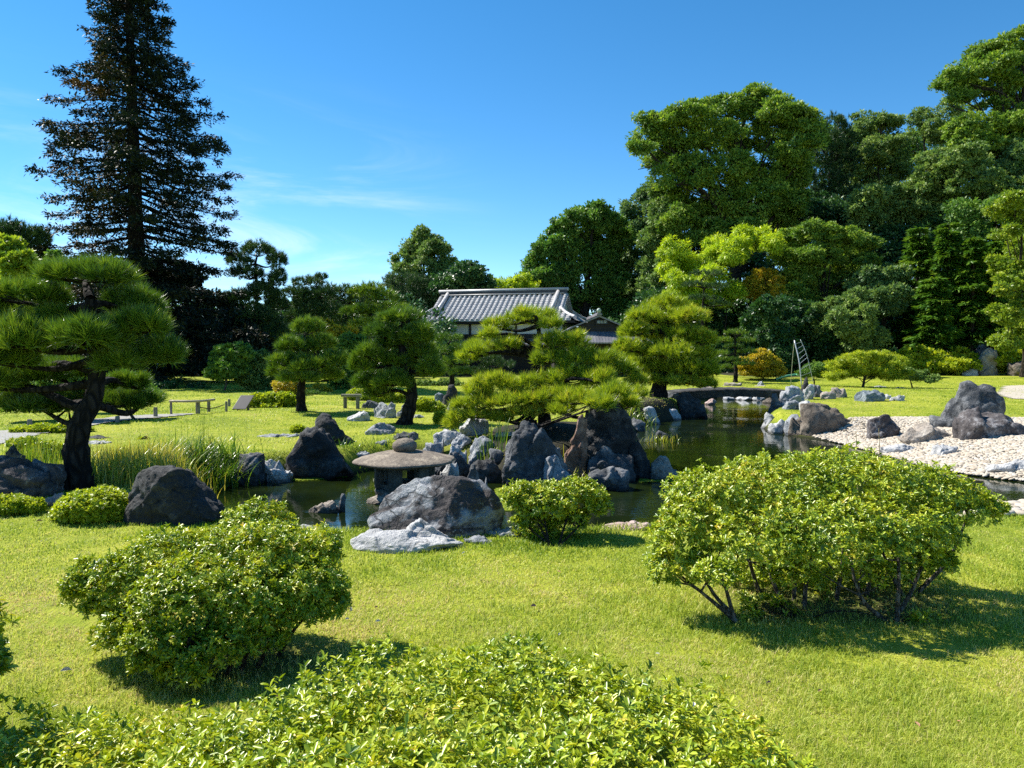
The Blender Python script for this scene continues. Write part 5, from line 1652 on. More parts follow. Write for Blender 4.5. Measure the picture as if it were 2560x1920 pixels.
# island pine
pad_tree('pine_tree', 'sprawling bright green pine with crooked limbs on the rocky island', (1362, 1075),
         [(1360, 1035), (1352, 1000, .1), (1340, 960, .1), (1345, 920), (1330, 875, -.05), (1348, 838), (1340, 805)],
         [(1290, 803, 52, 20), (1345, 795, 42, 22), (1238, 815, 38, 18), (1222, 835, 28, 14), (1378, 812, 26, 16), (1312, 785, 30, 14), (1215, 868, 50, 18), (1268, 860, 36, 14), (1172, 893, 28, 13), (1190, 878, 30, 12),
          (1395, 862, 52, 26, 13.6), (1438, 852, 38, 20, 13.5), (1372, 900, 46, 24, 13.6), (1450, 905, 55, 32, 13.4), (1515, 905, 46, 26, 13.4), (1555, 925, 40, 26, 13.5), (1425, 945, 56, 28, 13.2), (1500, 950, 55, 30, 13.1), (1585, 960, 30, 24, 13.4),
          (1245, 955, 56, 20, 13.4), (1195, 975, 46, 18, 13.4), (1305, 965, 56, 22, 13.3), (1355, 958, 46, 22, 13.3), (1215, 1005, 56, 20, 13.3), (1280, 1000, 56, 22, 13.1), (1165, 1015, 36, 16, 13.4), (1395, 985, 56, 24, 13.0), (1455, 1000, 55, 24, 12.2), (1330, 1000, 50, 20, 13.0),
          (1145, 1043, 30, 14, 13.5), (1195, 1040, 38, 14, 13.3), (1310, 1032, 46, 16, 13.0), (1258, 1046, 34, 12, 13.2), (1410, 1025, 40, 16, 12.6), (1540, 985, 46, 24, 12.0), (1575, 1010, 28, 18, 12.2), (1500, 1010, 40, 16, 11.6), (1595, 985, 20, 16, 12.6), (1130, 1062, 22, 10, 13.5)],
         'pine_bright', nt=31, per=26, L=0.16, Wd=0.011, r0=0.125, y=14.0, seed=9, dy=0.6, lumps=5, spread=0.55, rvk=1.15)
pad_tree('pine_tree', 'big dense rounded pine on the bank left of the bridge', (1645, 986), [(1650, 950), (1662, 900), (1668, 850), (1665, 800)],
         [(1668, 765, 60, 24), (1610, 790, 50, 22), (1720, 795, 50, 24), (1660, 800, 60, 22), (1590, 830, 46, 22), (1640, 840, 50, 20), (1700, 835, 60, 22), (1750, 850, 40, 24), (1575, 870, 40, 20), (1630, 880, 50, 20), (1690, 880, 60, 22), (1755, 895, 44, 24),
          (1600, 915, 46, 20), (1660, 920, 50, 20), (1720, 925, 56, 22), (1770, 930, 30, 20), (1620, 950, 50, 16), (1700, 955, 60, 16), (1755, 960, 40, 14), (1570, 900, 26, 16)],
         'pine_bright', nt=75, per=24, L=0.20, Wd=0.018, r0=0.28, y=24.0, seed=10, dy=0.9, lumps=6, rvk=1.3, spread=0.55)
pad_tree('pine_tree', 'small cloud-pruned pine beside the golden shrub', (1838, 958), [(1840, 925), (1838, 885), (1838, 850)],
         [(1838, 832, 34, 10), (1815, 850, 26, 9), (1862, 852, 30, 10), (1836, 866, 28, 8), (1806, 884, 28, 9), (1868, 880, 26, 9), (1832, 898, 36, 9), (1862, 910, 34, 9), (1818, 918, 24, 7)],
         'pine', nt=90, per=24, L=0.15, Wd=0.014, r0=0.12, y=37, seed=12, dy=0.3, split=False, lumps=3)
pad_tree('pine_tree', 'blue-green tiered pine in front of the yellow bamboo', (1757, 960), [(1756, 860), (1757, 780), (1760, 720)],
         [(1768, 684, 44, 10), (1737, 712, 34, 10), (1792, 716, 36, 9), (1758, 745, 46, 10), (1800, 760, 30, 9), (1740, 775, 36, 9)],
         'pine_dark', nt=110, per=24, L=0.16, Wd=0.016, r0=0.15, y=41, seed=13, dy=0.3, split=False, lumps=3)

# ================================================================== PINES AND TREES BEYOND
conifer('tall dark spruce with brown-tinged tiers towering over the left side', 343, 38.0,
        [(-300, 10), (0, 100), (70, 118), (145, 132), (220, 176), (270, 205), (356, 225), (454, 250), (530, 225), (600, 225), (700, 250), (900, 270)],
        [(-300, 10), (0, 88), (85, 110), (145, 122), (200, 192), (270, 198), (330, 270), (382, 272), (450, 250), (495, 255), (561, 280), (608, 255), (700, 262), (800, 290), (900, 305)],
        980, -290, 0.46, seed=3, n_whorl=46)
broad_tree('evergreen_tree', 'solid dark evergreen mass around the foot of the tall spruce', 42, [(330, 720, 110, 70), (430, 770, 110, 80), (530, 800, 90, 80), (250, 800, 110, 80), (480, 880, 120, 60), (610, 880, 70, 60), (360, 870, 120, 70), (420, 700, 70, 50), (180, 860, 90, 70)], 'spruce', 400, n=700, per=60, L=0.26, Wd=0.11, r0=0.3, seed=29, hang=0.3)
def pine_far(label, base, trunk, pads, y, seed, mat='pine_dark', L=0.26, Wd=0.028, r0=0.2, nt=90, per=18, group='pines behind the lawn'):
    return pad_tree('pine_tree', label, base, trunk, pads, mat, nt=nt, per=per, L=L, Wd=Wd, r0=r0, y=y, seed=seed, dy=0.9, split=False, lumps=4, group=group, rvk=1.55)
pine_far('tall open-crowned pine just right of the dark spruce', (640, 985), [(638, 850), (642, 740), (638, 660)],
         [(640, 628, 46, 18), (595, 650, 34, 18), (690, 652, 32, 18), (622, 688, 46, 20), (692, 702, 30, 24), (652, 735, 56, 22), (600, 752, 40, 22), (694, 765, 38, 26), (640, 800, 60, 28), (690, 835, 44, 30), (590, 820, 44, 30), (640, 870, 60, 30)], 43, 21)
pine_far('far left pine showing its round top above the yellow-green tree', (30, 985), [(30, 850), (40, 700)],
         [(28, 588, 50, 28), (82, 602, 36, 26), (90, 655, 36, 36), (30, 645, 50, 36), (60, 720, 60, 40), (20, 780, 60, 40), (90, 770, 50, 40), (60, 840, 70, 40)], 36, 22)
pine_far('little flat-topped pine rising above the centre row', (790, 965), [(792, 850), (795, 720)],
         [(776, 706, 44, 10), (803, 694, 16, 8), (742, 735, 40, 16), (810, 735, 46, 18), (770, 765, 50, 24), (745, 800, 44, 24), (815, 790, 44, 24), (780, 835, 56, 26)], 45, 23)
pine_far('wide low pine in the centre row left of the umbrella-shaped pine', (865, 965), [(865, 850), (865, 760)],
         [(858, 738, 46, 18), (900, 748, 40, 18), (842, 775, 44, 22), (890, 790, 50, 22), (860, 830, 50, 24), (915, 835, 40, 22)], 47, 24)
pine_far('umbrella-shaped pine with flat open tiers behind the middle pine', (928, 965), [(930, 850), (926, 790), (930, 745)],
         [(922, 730, 50, 16), (960, 742, 40, 14), (895, 778, 44, 11), (940, 772, 60, 12), (985, 775, 40, 14), (930, 810, 60, 12), (975, 830, 46, 16)], 40, 25, mat='pine')
pine_far('bushy dark pine at the left corner of the teahouse roof', (1015, 965), [(1012, 850), (1012, 760)],
         [(1010, 702, 55, 16), (1052, 712, 36, 16), (975, 728, 44, 18), (1020, 740, 60, 22), (1060, 760, 40, 26), (985, 775, 50, 24), (1035, 800, 50, 26), (1000, 830, 60, 26)], 62, 26)
pine_far('dark pine between the great zelkova and the grey-green trees', (2070, 930), [(2070, 700), (2075, 420)],
         [(2080, 315, 36, 24), (2040, 330, 34, 22), (2112, 348, 34, 34), (2062, 380, 56, 40), (2115, 410, 40, 40), (2050, 450, 66, 44), (2095, 500, 60, 44), (2040, 540, 66, 44), (2100, 580, 60, 40)], 68, 27, L=0.34, Wd=0.05, r0=0.4, nt=70, group=None)
broad_tree('maple_tree', 'yellow-green maple at the far left edge above the pine', 22, [(22, 625, 44, 30), (45, 660, 36, 28), (10, 690, 44, 36), (50, 705, 30, 28), (0, 740, 50, 40)], 'lime', 10, n=150, per=60, L=0.15, Wd=0.085, r0=0.12, seed=31)
broad_tree('young_tree', 'pale green leafy tip poking up behind the leaning pine', 30, [(140, 645, 14, 18), (130, 672, 22, 20), (150, 700, 26, 24)], 'broad', 138, n=60, per=50, L=0.16, Wd=0.09, r0=0.08, seed=32, nl=3)
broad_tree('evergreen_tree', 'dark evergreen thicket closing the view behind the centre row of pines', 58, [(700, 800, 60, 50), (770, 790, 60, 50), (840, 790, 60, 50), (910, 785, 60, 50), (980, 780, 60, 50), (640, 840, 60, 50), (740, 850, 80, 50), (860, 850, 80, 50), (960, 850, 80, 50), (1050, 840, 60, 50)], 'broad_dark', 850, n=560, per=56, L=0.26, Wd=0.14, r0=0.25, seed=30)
# centre, behind the roof
broad_tree('conifer_tree', 'pointed olive-tipped tree behind the centre row', 66, [(1055, 590, 22, 26), (1095, 612, 16, 26), (1035, 622, 36, 34), (1085, 640, 44, 38), (1012, 655, 34, 34), (1060, 680, 60, 44), (1125, 672, 30, 36), (1020, 705, 44, 40), (1080, 735, 70, 50)], 'olive', 1060, n=420, per=50, L=0.26, Wd=0.12, r0=0.3, seed=33)
broad_tree('oak_tree', 'round glossy dark tree left of the teahouse ridge', 62, [(1172, 680, 42, 28), (1130, 705, 44, 36), (1205, 712, 34, 34), (1100, 738, 40, 36), (1165, 735, 56, 40), (1115, 780, 50, 46), (1075, 770, 36, 40), (1190, 770, 50, 40)], 'broad_dark', 1145, n=460, per=56, L=0.25, Wd=0.14, r0=0.3, seed=34, grow=1.14)
broad_tree('bamboo_clump', 'yellow bamboo tips showing just above the teahouse roof', 64, [(1248, 716, 34, 24), (1290, 708, 36, 22), (1322, 728, 28, 26), (1270, 740, 50, 26)], 'bamboo', 1280, cat='bamboo', n=150, per=55, L=0.28, Wd=0.08, r0=0.08, seed=35, hang=0.5, droop=0.3)
broad_tree('camphor_tree', 'large dense green tree right behind the teahouse', 68, [(1508, 545, 44, 38), (1432, 560, 48, 40), (1470, 585, 40, 36), (1385, 610, 42, 42), (1535, 600, 34, 48), (1440, 640, 60, 44), (1500, 655, 50, 44), (1345, 665, 36, 44), (1390, 690, 50, 46), (1330, 720, 32, 40), (1460, 710, 60, 50), (1530, 700, 36, 60), (1400, 760, 60, 50), (1480, 785, 60, 50), (1540, 790, 36, 60), (1340, 780, 40, 50)],
           'broad', 1450, n=1000, per=60, L=0.27, Wd=0.15, r0=0.5, seed=36, nl=12, depth=0.8)
broad_tree('cedar_tree', 'blue-green upright tree between the dense tree and the great zelkova', 72, [(1622, 485, 28, 34), (1598, 520, 38, 44), (1640, 530, 30, 44), (1570, 575, 36, 44), (1610, 600, 44, 54), (1556, 640, 30, 44), (1592, 680, 44, 54), (1565, 730, 36, 50), (1610, 750, 44, 54), (1580, 810, 50, 50)],
           'broad_blue', 1600, n=560, per=54, L=0.26, Wd=0.13, r0=0.35, seed=37, hang=0.3)
broad_tree('ivy_clad_tree', 'slim yellow-green column of foliage left of the bamboo', 62, [(1664, 480, 26, 36), (1650, 535, 30, 48), (1638, 600, 30, 50), (1668, 600, 30, 50), (1634, 665, 30, 48), (1664, 690, 40, 50), (1640, 740, 36, 50), (1670, 780, 44, 50)],
           'olive', 1655, n=480, per=54, L=0.24, Wd=0.12, r0=0.25, seed=38)
broad_tree('zelkova_tree', 'great spreading zelkova with the highest crown left of centre-right', 60,
           [(1608, 345, 32, 26), (1636, 310, 40, 30), (1600, 372, 24, 18), (1688, 300, 40, 30), (1660, 345, 36, 30), (1640, 395, 32, 26), (1655, 440, 36, 32), (1725, 285, 46, 36), (1775, 290, 46, 34), (1820, 262, 44, 30), (1868, 258, 46, 32), (1915, 252, 44, 30), (1950, 275, 44, 34), (1995, 290, 44, 36), (2030, 330, 40, 44), (1720, 345, 54, 40), (1790, 345, 60, 44), (1860, 330, 64, 46), (1930, 335, 60, 46), (1985, 370, 54, 48),
            (1690, 410, 50, 40), (1750, 425, 64, 50), (1830, 415, 66, 50), (1905, 420, 66, 50), (1975, 440, 60, 50), (1680, 480, 46, 44), (1730, 510, 60, 50), (1810, 500, 66, 54), (1890, 505, 64, 54), (1960, 510, 56, 50), (1700, 560, 60, 44), (1770, 580, 60, 40), (1850, 580, 60, 44), (1930, 580, 56, 44)],
           'zelkova', 1835, n=1900, per=52, cs=0.85, L=0.23, Wd=0.12, r0=0.75, seed=39, nl=24, flat=0.42, depth=0.9, top=(1840, 300), fork=0.25, dy=2.2, sflat=0.5)
broad_tree('bamboo_clump', 'bright yellow-green bamboo plumes arching in front of the great zelkova', 50,
           [(1690, 628, 40, 26), (1672, 665, 26, 24), (1722, 655, 36, 26), (1700, 700, 36, 34), (1738, 690, 30, 24), (1795, 610, 38, 26), (1782, 650, 40, 30), (1830, 632, 50, 34), (1858, 592, 26, 24), (1905, 598, 26, 26), (1935, 605, 24, 26), (1780, 690, 44, 28), (1690, 745, 40, 30), (1740, 735, 40, 24), (1834, 722, 26, 20), (1800, 745, 34, 20)],
           'bamboo', 1800, cat='bamboo', n=560, per=60, cs=0.55, L=0.22, Wd=0.055, r0=0.06, seed=40, hang=0.75, droop=0.45, flat=0.7, nl=14)
broad_tree('golden_tree', 'small orange-gold tree right of the bamboo plumes', 49, [(1905, 695, 32, 24), (1935, 700, 24, 24), (1945, 735, 16, 24), (1888, 722, 26, 22), (1915, 745, 26, 20)], 'gold', 1918, n=150, per=50, L=0.20, Wd=0.09, r0=0.08, seed=41, hang=0.3)
broad_tree('broad_tree', 'grey-green tree with an airy rounded top right of the dark pine', 70, [(2172, 310, 36, 32), (2210, 300, 22, 24), (2222, 330, 36, 32), (2140, 360, 40, 38), (2192, 372, 54, 40), (2240, 380, 36, 36), (2150, 420, 50, 44), (2215, 430, 54, 44), (2110, 430, 30, 30), (2170, 490, 64, 48), (2235, 495, 50, 46)],
           'olive', 2180, n=560, per=52, L=0.25, Wd=0.12, r0=0.4, seed=42, flat=0.45, nl=12, sflat=0.6)
broad_tree('broad_tree', 'thin half-bare tree with sparse brownish leaves on the skyline', 74, [(2305, 290, 26, 22), (2335, 320, 26, 20), (2370, 275, 34, 20), (2405, 295, 26, 24), (2290, 330, 22, 26), (2360, 330, 36, 22)], 'olive', 2330, n=200, per=40, L=0.22, Wd=0.10, r0=0.3, seed=43, nl=8, flat=0.5, grow=1.14)
broad_tree('broad_tree', 'distant green tree closing the skyline behind the half-bare tree', 84, [(2000, 370, 60, 50), (2070, 370, 60, 50), (2140, 380, 60, 60), (2210, 380, 60, 60), (2280, 380, 60, 60), (2350, 370, 60, 60), (2030, 470, 80, 70), (2150, 480, 80, 70), (2270, 470, 80, 70), (2370, 470, 70, 70), (2100, 560, 80, 70), (2250, 560, 90, 70), (2380, 570, 80, 70)], 'broad', 2200, n=620, per=54, L=0.30, Wd=0.16, r0=0.4, seed=28)
broad_tree('broad_tree', 'tallest tree at the right edge with long outreaching boughs', 62, [(2345, 218, 22, 18), (2372, 200, 28, 24), (2415, 182, 36, 26), (2440, 225, 44, 24), (2398, 240, 30, 18), (2450, 135, 40, 28), (2492, 160, 40, 34), (2530, 105, 40, 34), (2565, 150, 44, 50), (2495, 210, 44, 30), (2545, 220, 50, 40), (2480, 265, 36, 20), (2540, 270, 44, 26), (2600, 240, 50, 50)],
           'zelkova', 2560, n=620, per=50, cs=0.8, L=0.22, Wd=0.12, r0=0.6, seed=44, flat=0.42, nl=14, top=(2540, 140), sflat=0.6)
broad_tree('broad_tree', 'broad yellowish-green tree below the tallest right-hand tree', 58, [(2410, 320, 44, 30), (2462, 312, 46, 28), (2515, 318, 46, 32), (2560, 310, 44, 40), (2430, 360, 56, 32), (2490, 365, 54, 36), (2550, 375, 54, 40), (2600, 350, 40, 50)], 'zelkova', 2520, n=480, per=50, L=0.22, Wd=0.12, r0=0.4, seed=45, flat=0.45, nl=10, grow=1.14)
broad_tree('broad_tree', 'open-limbed green tree with a crooked dark bough in the right wood', 55, [(2345, 398, 40, 26), (2395, 395, 44, 28), (2440, 402, 40, 28), (2325, 435, 36, 28), (2375, 440, 50, 32), (2430, 450, 46, 34), (2470, 455, 34, 36), (2340, 480, 44, 28), (2470, 500, 40, 40), (2420, 500, 50, 34)], 'olive', 2440, n=430, per=52, L=0.22, Wd=0.12, r0=0.32, seed=46, flat=0.5, nl=14, grow=1.14)
broad_tree('broad_tree', 'bluish dark tree filling the right edge halfway up', 56, [(2560, 400, 44, 48), (2520, 440, 30, 36), (2560, 480, 50, 46), (2510, 490, 40, 40), (2600, 440, 40, 70)], 'broad_blue', 2570, n=330, per=52, L=0.23, Wd=0.13, r0=0.35, seed=47, grow=1.14)
broad_tree('broad_tree', 'rounded grey-green tree low in the middle of the right wood', 56, [(2165, 510, 50, 36), (2220, 490, 46, 34), (2270, 505, 50, 38), (2320, 520, 46, 40), (2200, 550, 56, 40), (2260, 560, 60, 44), (2320, 575, 50, 40), (2375, 540, 44, 46), (2385, 590, 44, 36)], 'olive', 2270, n=560, per=54, L=0.22, Wd=0.12, r0=0.35, seed=48, grow=1.14)
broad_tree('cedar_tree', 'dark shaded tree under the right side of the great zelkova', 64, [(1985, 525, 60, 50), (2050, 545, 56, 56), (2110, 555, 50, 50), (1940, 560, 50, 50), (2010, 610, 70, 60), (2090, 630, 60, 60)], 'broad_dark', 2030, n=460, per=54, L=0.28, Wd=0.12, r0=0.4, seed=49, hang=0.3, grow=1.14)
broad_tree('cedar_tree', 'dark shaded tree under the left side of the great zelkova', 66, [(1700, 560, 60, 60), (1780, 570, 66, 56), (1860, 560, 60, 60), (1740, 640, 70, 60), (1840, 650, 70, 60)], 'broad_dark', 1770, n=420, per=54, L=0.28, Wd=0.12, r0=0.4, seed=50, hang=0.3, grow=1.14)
broad_tree('maple_tree', 'layered bright green maple right of the bamboo plumes', 50, [(1985, 592, 40, 26), (2035, 580, 40, 26), (2085, 588, 40, 28), (2130, 595, 36, 28), (1990, 640, 46, 30), (2050, 635, 56, 30), (2115, 645, 50, 32), (2165, 605, 30, 24), (2165, 660, 36, 30), (2010, 690, 50, 32), (2080, 695, 56, 34), (2145, 700, 44, 32), (1985, 735, 40, 34), (2050, 745, 50, 34)],
           'zelkova', 2070, n=760, per=54, cs=0.55, L=0.17, Wd=0.09, r0=0.2, seed=51, flat=0.32, nl=12)
broad_tree('broad_tree', 'pale leaden-green tree between the maple and the feathery cypresses', 47, [(2175, 700, 36, 28), (2220, 690, 36, 28), (2195, 735, 46, 34), (2235, 745, 36, 34), (2170, 770, 40, 34)], 'broad_blue', 2200, n=260, per=54, L=0.19, Wd=0.10, r0=0.18, seed=52, grow=1.14)
broad_tree('camellia_tree', 'glossy dark camellia mass left of the ladder', 45, [(1925, 770, 36, 36), (1975, 785, 50, 40), (1935, 830, 44, 44), (1905, 880, 44, 46), (1965, 870, 46, 50), (1990, 830, 40, 44), (1890, 820, 36, 44), (1950, 915, 60, 36)], 'broad_dark', 1950, n=520, per=56, L=0.17, Wd=0.10, r0=0.14, seed=53)
broad_tree('camellia_tree', 'glossy dark camellia mass behind and right of the ladder', 46, [(2040, 800, 40, 40), (2020, 850, 40, 46), (2070, 860, 46, 46), (2010, 900, 36, 40), (2080, 905, 50, 36), (2120, 870, 46, 46), (2150, 910, 50, 36)], 'broad_dark', 2070, n=480, per=56, L=0.17, Wd=0.10, r0=0.14, seed=54)
broad_tree('shrub_tree', 'olive-tipped tall shrub standing behind the spreading shrub', 43, [(2085, 770, 34, 34), (2130, 755, 34, 30), (2110, 810, 40, 36), (2155, 800, 34, 36), (2140, 850, 40, 40), (2185, 840, 34, 36), (2200, 890, 44, 34), (2060, 820, 26, 36)], 'olive', 2125, n=420, per=54, L=0.15, Wd=0.075, r0=0.10, seed=55)
for i, (u, vt, hw, yy, lab) in enumerate([
        (2290, 566, 62, 48, 'leftmost feathery green cypress of the right wood, with a leaning tip'),
        (2362, 560, 70, 46.5, 'widest feathery cypress, in the middle of the cypress group'),
        (2425, 590, 60, 45.5, 'feathery cypress with a pale bare trunk left of the yellow-green maple'),
        (2478, 600, 56, 46, 'feathery cypress half behind the yellow-green maple at the right'),
        (2330, 690, 62, 44, 'shorter feathery cypress in front of the cypress group')]):
    spray_tree(lab, yy, u, vt, 850 if i != 4 else 862, hw, 60 + i, tiers=44, group='feathery cypresses in the right wood')
broad_tree('maple_tree', 'tall yellow-green maple hanging in at the right edge', 40, [(2540, 500, 40, 26), (2500, 530, 36, 20), (2555, 555, 40, 28), (2515, 580, 30, 20), (2545, 620, 36, 30), (2510, 660, 32, 26), (2555, 690, 36, 32), (2520, 720, 34, 28), (2560, 760, 36, 34), (2520, 790, 34, 30), (2550, 840, 40, 34), (2510, 855, 30, 26), (2600, 600, 40, 90)], 'lime', 2560, n=640, per=52, cs=0.42, L=0.14, Wd=0.075, r0=0.15, seed=65, flat=0.35, nl=10)
broad_tree('broad_tree', 'dark dense tree directly behind the feathery cypresses', 54, [(2240, 620, 60, 60), (2330, 600, 60, 56), (2420, 610, 60, 56), (2490, 640, 60, 70), (2280, 720, 70, 70), (2380, 720, 70, 70), (2470, 750, 70, 70), (2250, 810, 60, 60), (2350, 820, 70, 50), (2450, 830, 60, 50), (2560, 700, 70, 120)], 'broad_dark', 2400, n=620, per=56, L=0.24, Wd=0.13, r0=0.3, seed=66, grow=1.14)
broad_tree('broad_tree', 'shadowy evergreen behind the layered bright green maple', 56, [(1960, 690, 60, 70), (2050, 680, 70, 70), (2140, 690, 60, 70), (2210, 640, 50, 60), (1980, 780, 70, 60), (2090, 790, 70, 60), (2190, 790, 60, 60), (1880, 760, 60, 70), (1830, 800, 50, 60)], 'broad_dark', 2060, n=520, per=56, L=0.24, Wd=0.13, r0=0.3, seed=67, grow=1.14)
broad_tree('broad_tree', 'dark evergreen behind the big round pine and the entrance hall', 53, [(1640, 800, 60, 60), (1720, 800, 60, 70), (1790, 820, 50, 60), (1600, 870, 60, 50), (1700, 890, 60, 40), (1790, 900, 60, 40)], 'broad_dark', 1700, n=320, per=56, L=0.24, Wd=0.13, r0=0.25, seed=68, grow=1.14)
broad_tree('broad_tree', 'shaded tree closing the gap behind the right-edge maple', 50, [(2500, 560, 70, 60), (2570, 570, 60, 70), (2440, 550, 50, 44), (2540, 680, 60, 80), (2600, 640, 60, 90)], 'broad', 2545, n=320, per=56, L=0.22, Wd=0.12, r0=0.25, seed=69, grow=1.14)
# low planting on the right
def bush(label, y, lobes, mat, n, per=50, L=0.10, Wd=0.055, seed=1, name='shrub', base_u=None, cat='shrub', **k):
    return broad_tree(name, label, y, lobes, mat, base_u if base_u is not None else lobes[0][0], cat=cat, n=n, per=per, L=L, Wd=Wd, r0=k.pop('r0', 0.04), seed=seed, dy=k.pop('dy', 0.3), nl=k.pop('nl', 6), **k)
bush('broad-leaved bright hedge at the foot of the cypresses', 42.8, [(2260, 905, 40, 22), (2300, 890, 36, 26), (2345, 900, 40, 26), (2390, 895, 40, 28), (2425, 905, 30, 24), (2320, 915, 60, 18), (2390, 918, 50, 16)], 'azalea_small', 380, L=0.18, Wd=0.09, seed=70, name='hedge', cat='hedge')
bush('broad-leaved hedge right of the pointed standing stone', 42.6, [(2510, 895, 36, 26), (2550, 900, 40, 24), (2500, 915, 30, 20), (2590, 890, 40, 30)], 'azalea_small', 190, L=0.18, Wd=0.10, seed=71, name='hedge', cat='hedge')
bush('wide spreading yellow-green shrub on several stems on the right lawn', 31.5, [(2095, 912, 36, 16), (2140, 896, 46, 16), (2190, 893, 46, 16), (2235, 905, 36, 18), (2120, 928, 50, 16), (2180, 922, 60, 18), (2245, 930, 30, 14), (2085, 940, 24, 12), (2215, 940, 40, 12)], 'azalea_small', 560, per=60, L=0.075, Wd=0.026, seed=72, base_u=2155, hang=0.5, cs=0.22, r0=0.06, nl=9, base_y=31.0, fork=0.15)
bush('dark round clipped shrub left of the spreading shrub', 33.5, [(2036, 922, 30, 20), (2060, 930, 24, 16), (2016, 934, 16, 12)], 'broad', 220, L=0.06, Wd=0.03, seed=73, cs=0.2)
bush('small dull shrub right behind the spreading shrub', 33, [(2285, 938, 30, 13), (2325, 948, 22, 8), (2262, 932, 20, 12)], 'olive', 130, L=0.08, Wd=0.04, seed=74, cs=0.2)
bush('golden-orange maple shrub behind the bridge', 38.5, [(1905, 890, 26, 14), (1880, 905, 30, 14), (1925, 905, 28, 16), (1870, 925, 26, 14), (1910, 928, 36, 14), (1940, 925, 22, 16)], 'gold', 300, L=0.11, Wd=0.055, seed=75, base_u=1908, hang=0.3, flat=0.4, cs=0.3)
# left and centre planting
bush('leafy young tree with a pale thin stem beside the left lawn', 31, [(560, 898, 40, 26), (600, 882, 36, 28), (575, 925, 40, 22), (545, 930, 26, 18)], 'broad', 230, per=56, L=0.13, Wd=0.075, seed=80, base_u=558, name='young_tree', cat='tree', bark=BARK_PALE, r0=0.05)
bush('loose leafy shrub right of the thin-stemmed young tree', 32, [(640, 905, 34, 30), (625, 945, 36, 30), (665, 950, 30, 34), (650, 985, 36, 24)], 'olive', 260, per=56, L=0.12, Wd=0.07, seed=81)
bush('yellow-leaved maple behind the small rounded pine', 34, [(800, 806, 26, 12), (822, 826, 34, 20), (856, 838, 30, 22), (840, 862, 36, 22), (868, 858, 16, 20)], 'gold', 220, per=52, L=0.14, Wd=0.07, seed=82, base_u=835, name='maple_tree', cat='tree', flat=0.4, r0=0.08)
bush('soft green shrub wall between the small rounded pine and the middle pine', 33, [(880, 880, 36, 40), (850, 915, 36, 40), (905, 930, 40, 44), (870, 960, 40, 30)], 'broad', 330, per=54, L=0.13, Wd=0.075, seed=83)
for i, (lab, y, lobes, mat, n, u) in enumerate([
    ('clipped azalea dome with an orange-tinged top left of the small rounded pine', 27.5, [(722, 968, 34, 28), (742, 958, 22, 20), (702, 975, 18, 20)], 'gold', 170, 722),
    ('flat clipped azalea with a golden top right of the small rounded pine', 30, [(800, 975, 26, 14), (785, 985, 40, 14), (815, 985, 20, 12)], 'gold', 130, 800),
    ('dark green clipped mound behind the small rounded pine trunk', 28.5, [(765, 985, 44, 14), (800, 992, 36, 12), (740, 990, 30, 12)], 'broad', 160, 765)]):
    bush(lab, y, lobes, mat, n, L=0.055, Wd=0.026, seed=90 + i, cs=0.16, base_u=u, r0=0.03)
def clip(label, lobes, y, seed, shoots=3200, mat='azalea_small', L=0.055, Wd=0.026, rosette=6, **k):
    return shrub('azalea_shrub', label, lobes, y, mat, shoots=shoots, rosette=rosette, L=L, Wd=Wd, seed=seed, stem_r=0.015, layers=(0.8, 1.0), **k)
clip('bushy azalea hedge beside the tilted signboard', [(640, 1005, 28, 20), (675, 1000, 30, 20), (710, 1000, 30, 20), (740, 1008, 20, 18), (690, 1018, 50, 14)], 20.8, 101, L=0.075, Wd=0.04)
clip('clipped azalea mound behind the low crossbar', [(892, 990, 26, 18), (925, 992, 36, 18), (905, 1004, 36, 14)], 25.0, 102)
clip('long low clipped azalea behind the twin-humped stone', [(960, 985, 44, 12), (1000, 988, 36, 12), (975, 1002, 44, 16), (1010, 1002, 40, 16)], 23.5, 103)
clip('clipped lime azalea right of the middle pine trunk', [(1060, 1008, 30, 14), (1085, 1022, 30, 16), (1060, 1024, 30, 14)], 19.8, 104)
clip('small dark round shrub under the left tip of the island pine', [(1100, 1048, 16, 18), (1112, 1052, 12, 14)], 16.5, 105, shoots=700)
clip('little round clipped shrub alone on the lawn near the black peak', [(745, 1076, 20, 14), (738, 1084, 14, 12)], 15.0, 106, shoots=700)
clip('low clipped azalea in front of the path behind the leaning pine', [(60, 1080, 34, 14), (110, 1076, 40, 16), (160, 1074, 36, 16), (210, 1080, 24, 14)], 14.6, 107)
clip('bright clipped azalea mound behind the sedges', [(345, 1105, 40, 12), (375, 1110, 30, 12), (325, 1115, 24, 10)], 13.6, 108)
clip('weedy green shrub between the leaning pine and the flat-topped block', [(110, 1130, 50, 26), (60, 1110, 40, 16), (150, 1140, 30, 30), (100, 1170, 50, 30)], 11.3, 109, shoots=1500, L=0.06, Wd=0.03, mat='azalea')
clip('bright low clipped hedge in front of the flat-topped block', [(20, 1262, 60, 24), (75, 1268, 36, 22), (-40, 1262, 50, 24)], 7.4, 110, shoots=2600, L=0.032, Wd=0.017)
clip('dark dense round shrub shaded by the leaning pine', [(240, 1268, 95, 48), (180, 1290, 50, 40), (300, 1280, 50, 44)], 7.15, 111, shoots=4200, L=0.032, Wd=0.017)
bush('dark evergreen hedge behind the bamboo rail', 33, [(420, 975, 40, 26), (470, 985, 40, 22), (360, 980, 44, 26), (510, 985, 30, 20), (300, 985, 44, 24)], 'broad_dark', 330, per=50, L=0.10, Wd=0.05, seed=112, name='hedge', cat='hedge')
bush('dim shrubs at the lawn edge behind the dark standing stone', 36, [(1085, 965, 30, 14), (1120, 958, 30, 16), (1055, 968, 26, 12)], 'olive', 150, per=50, L=0.08, Wd=0.04, seed=113)
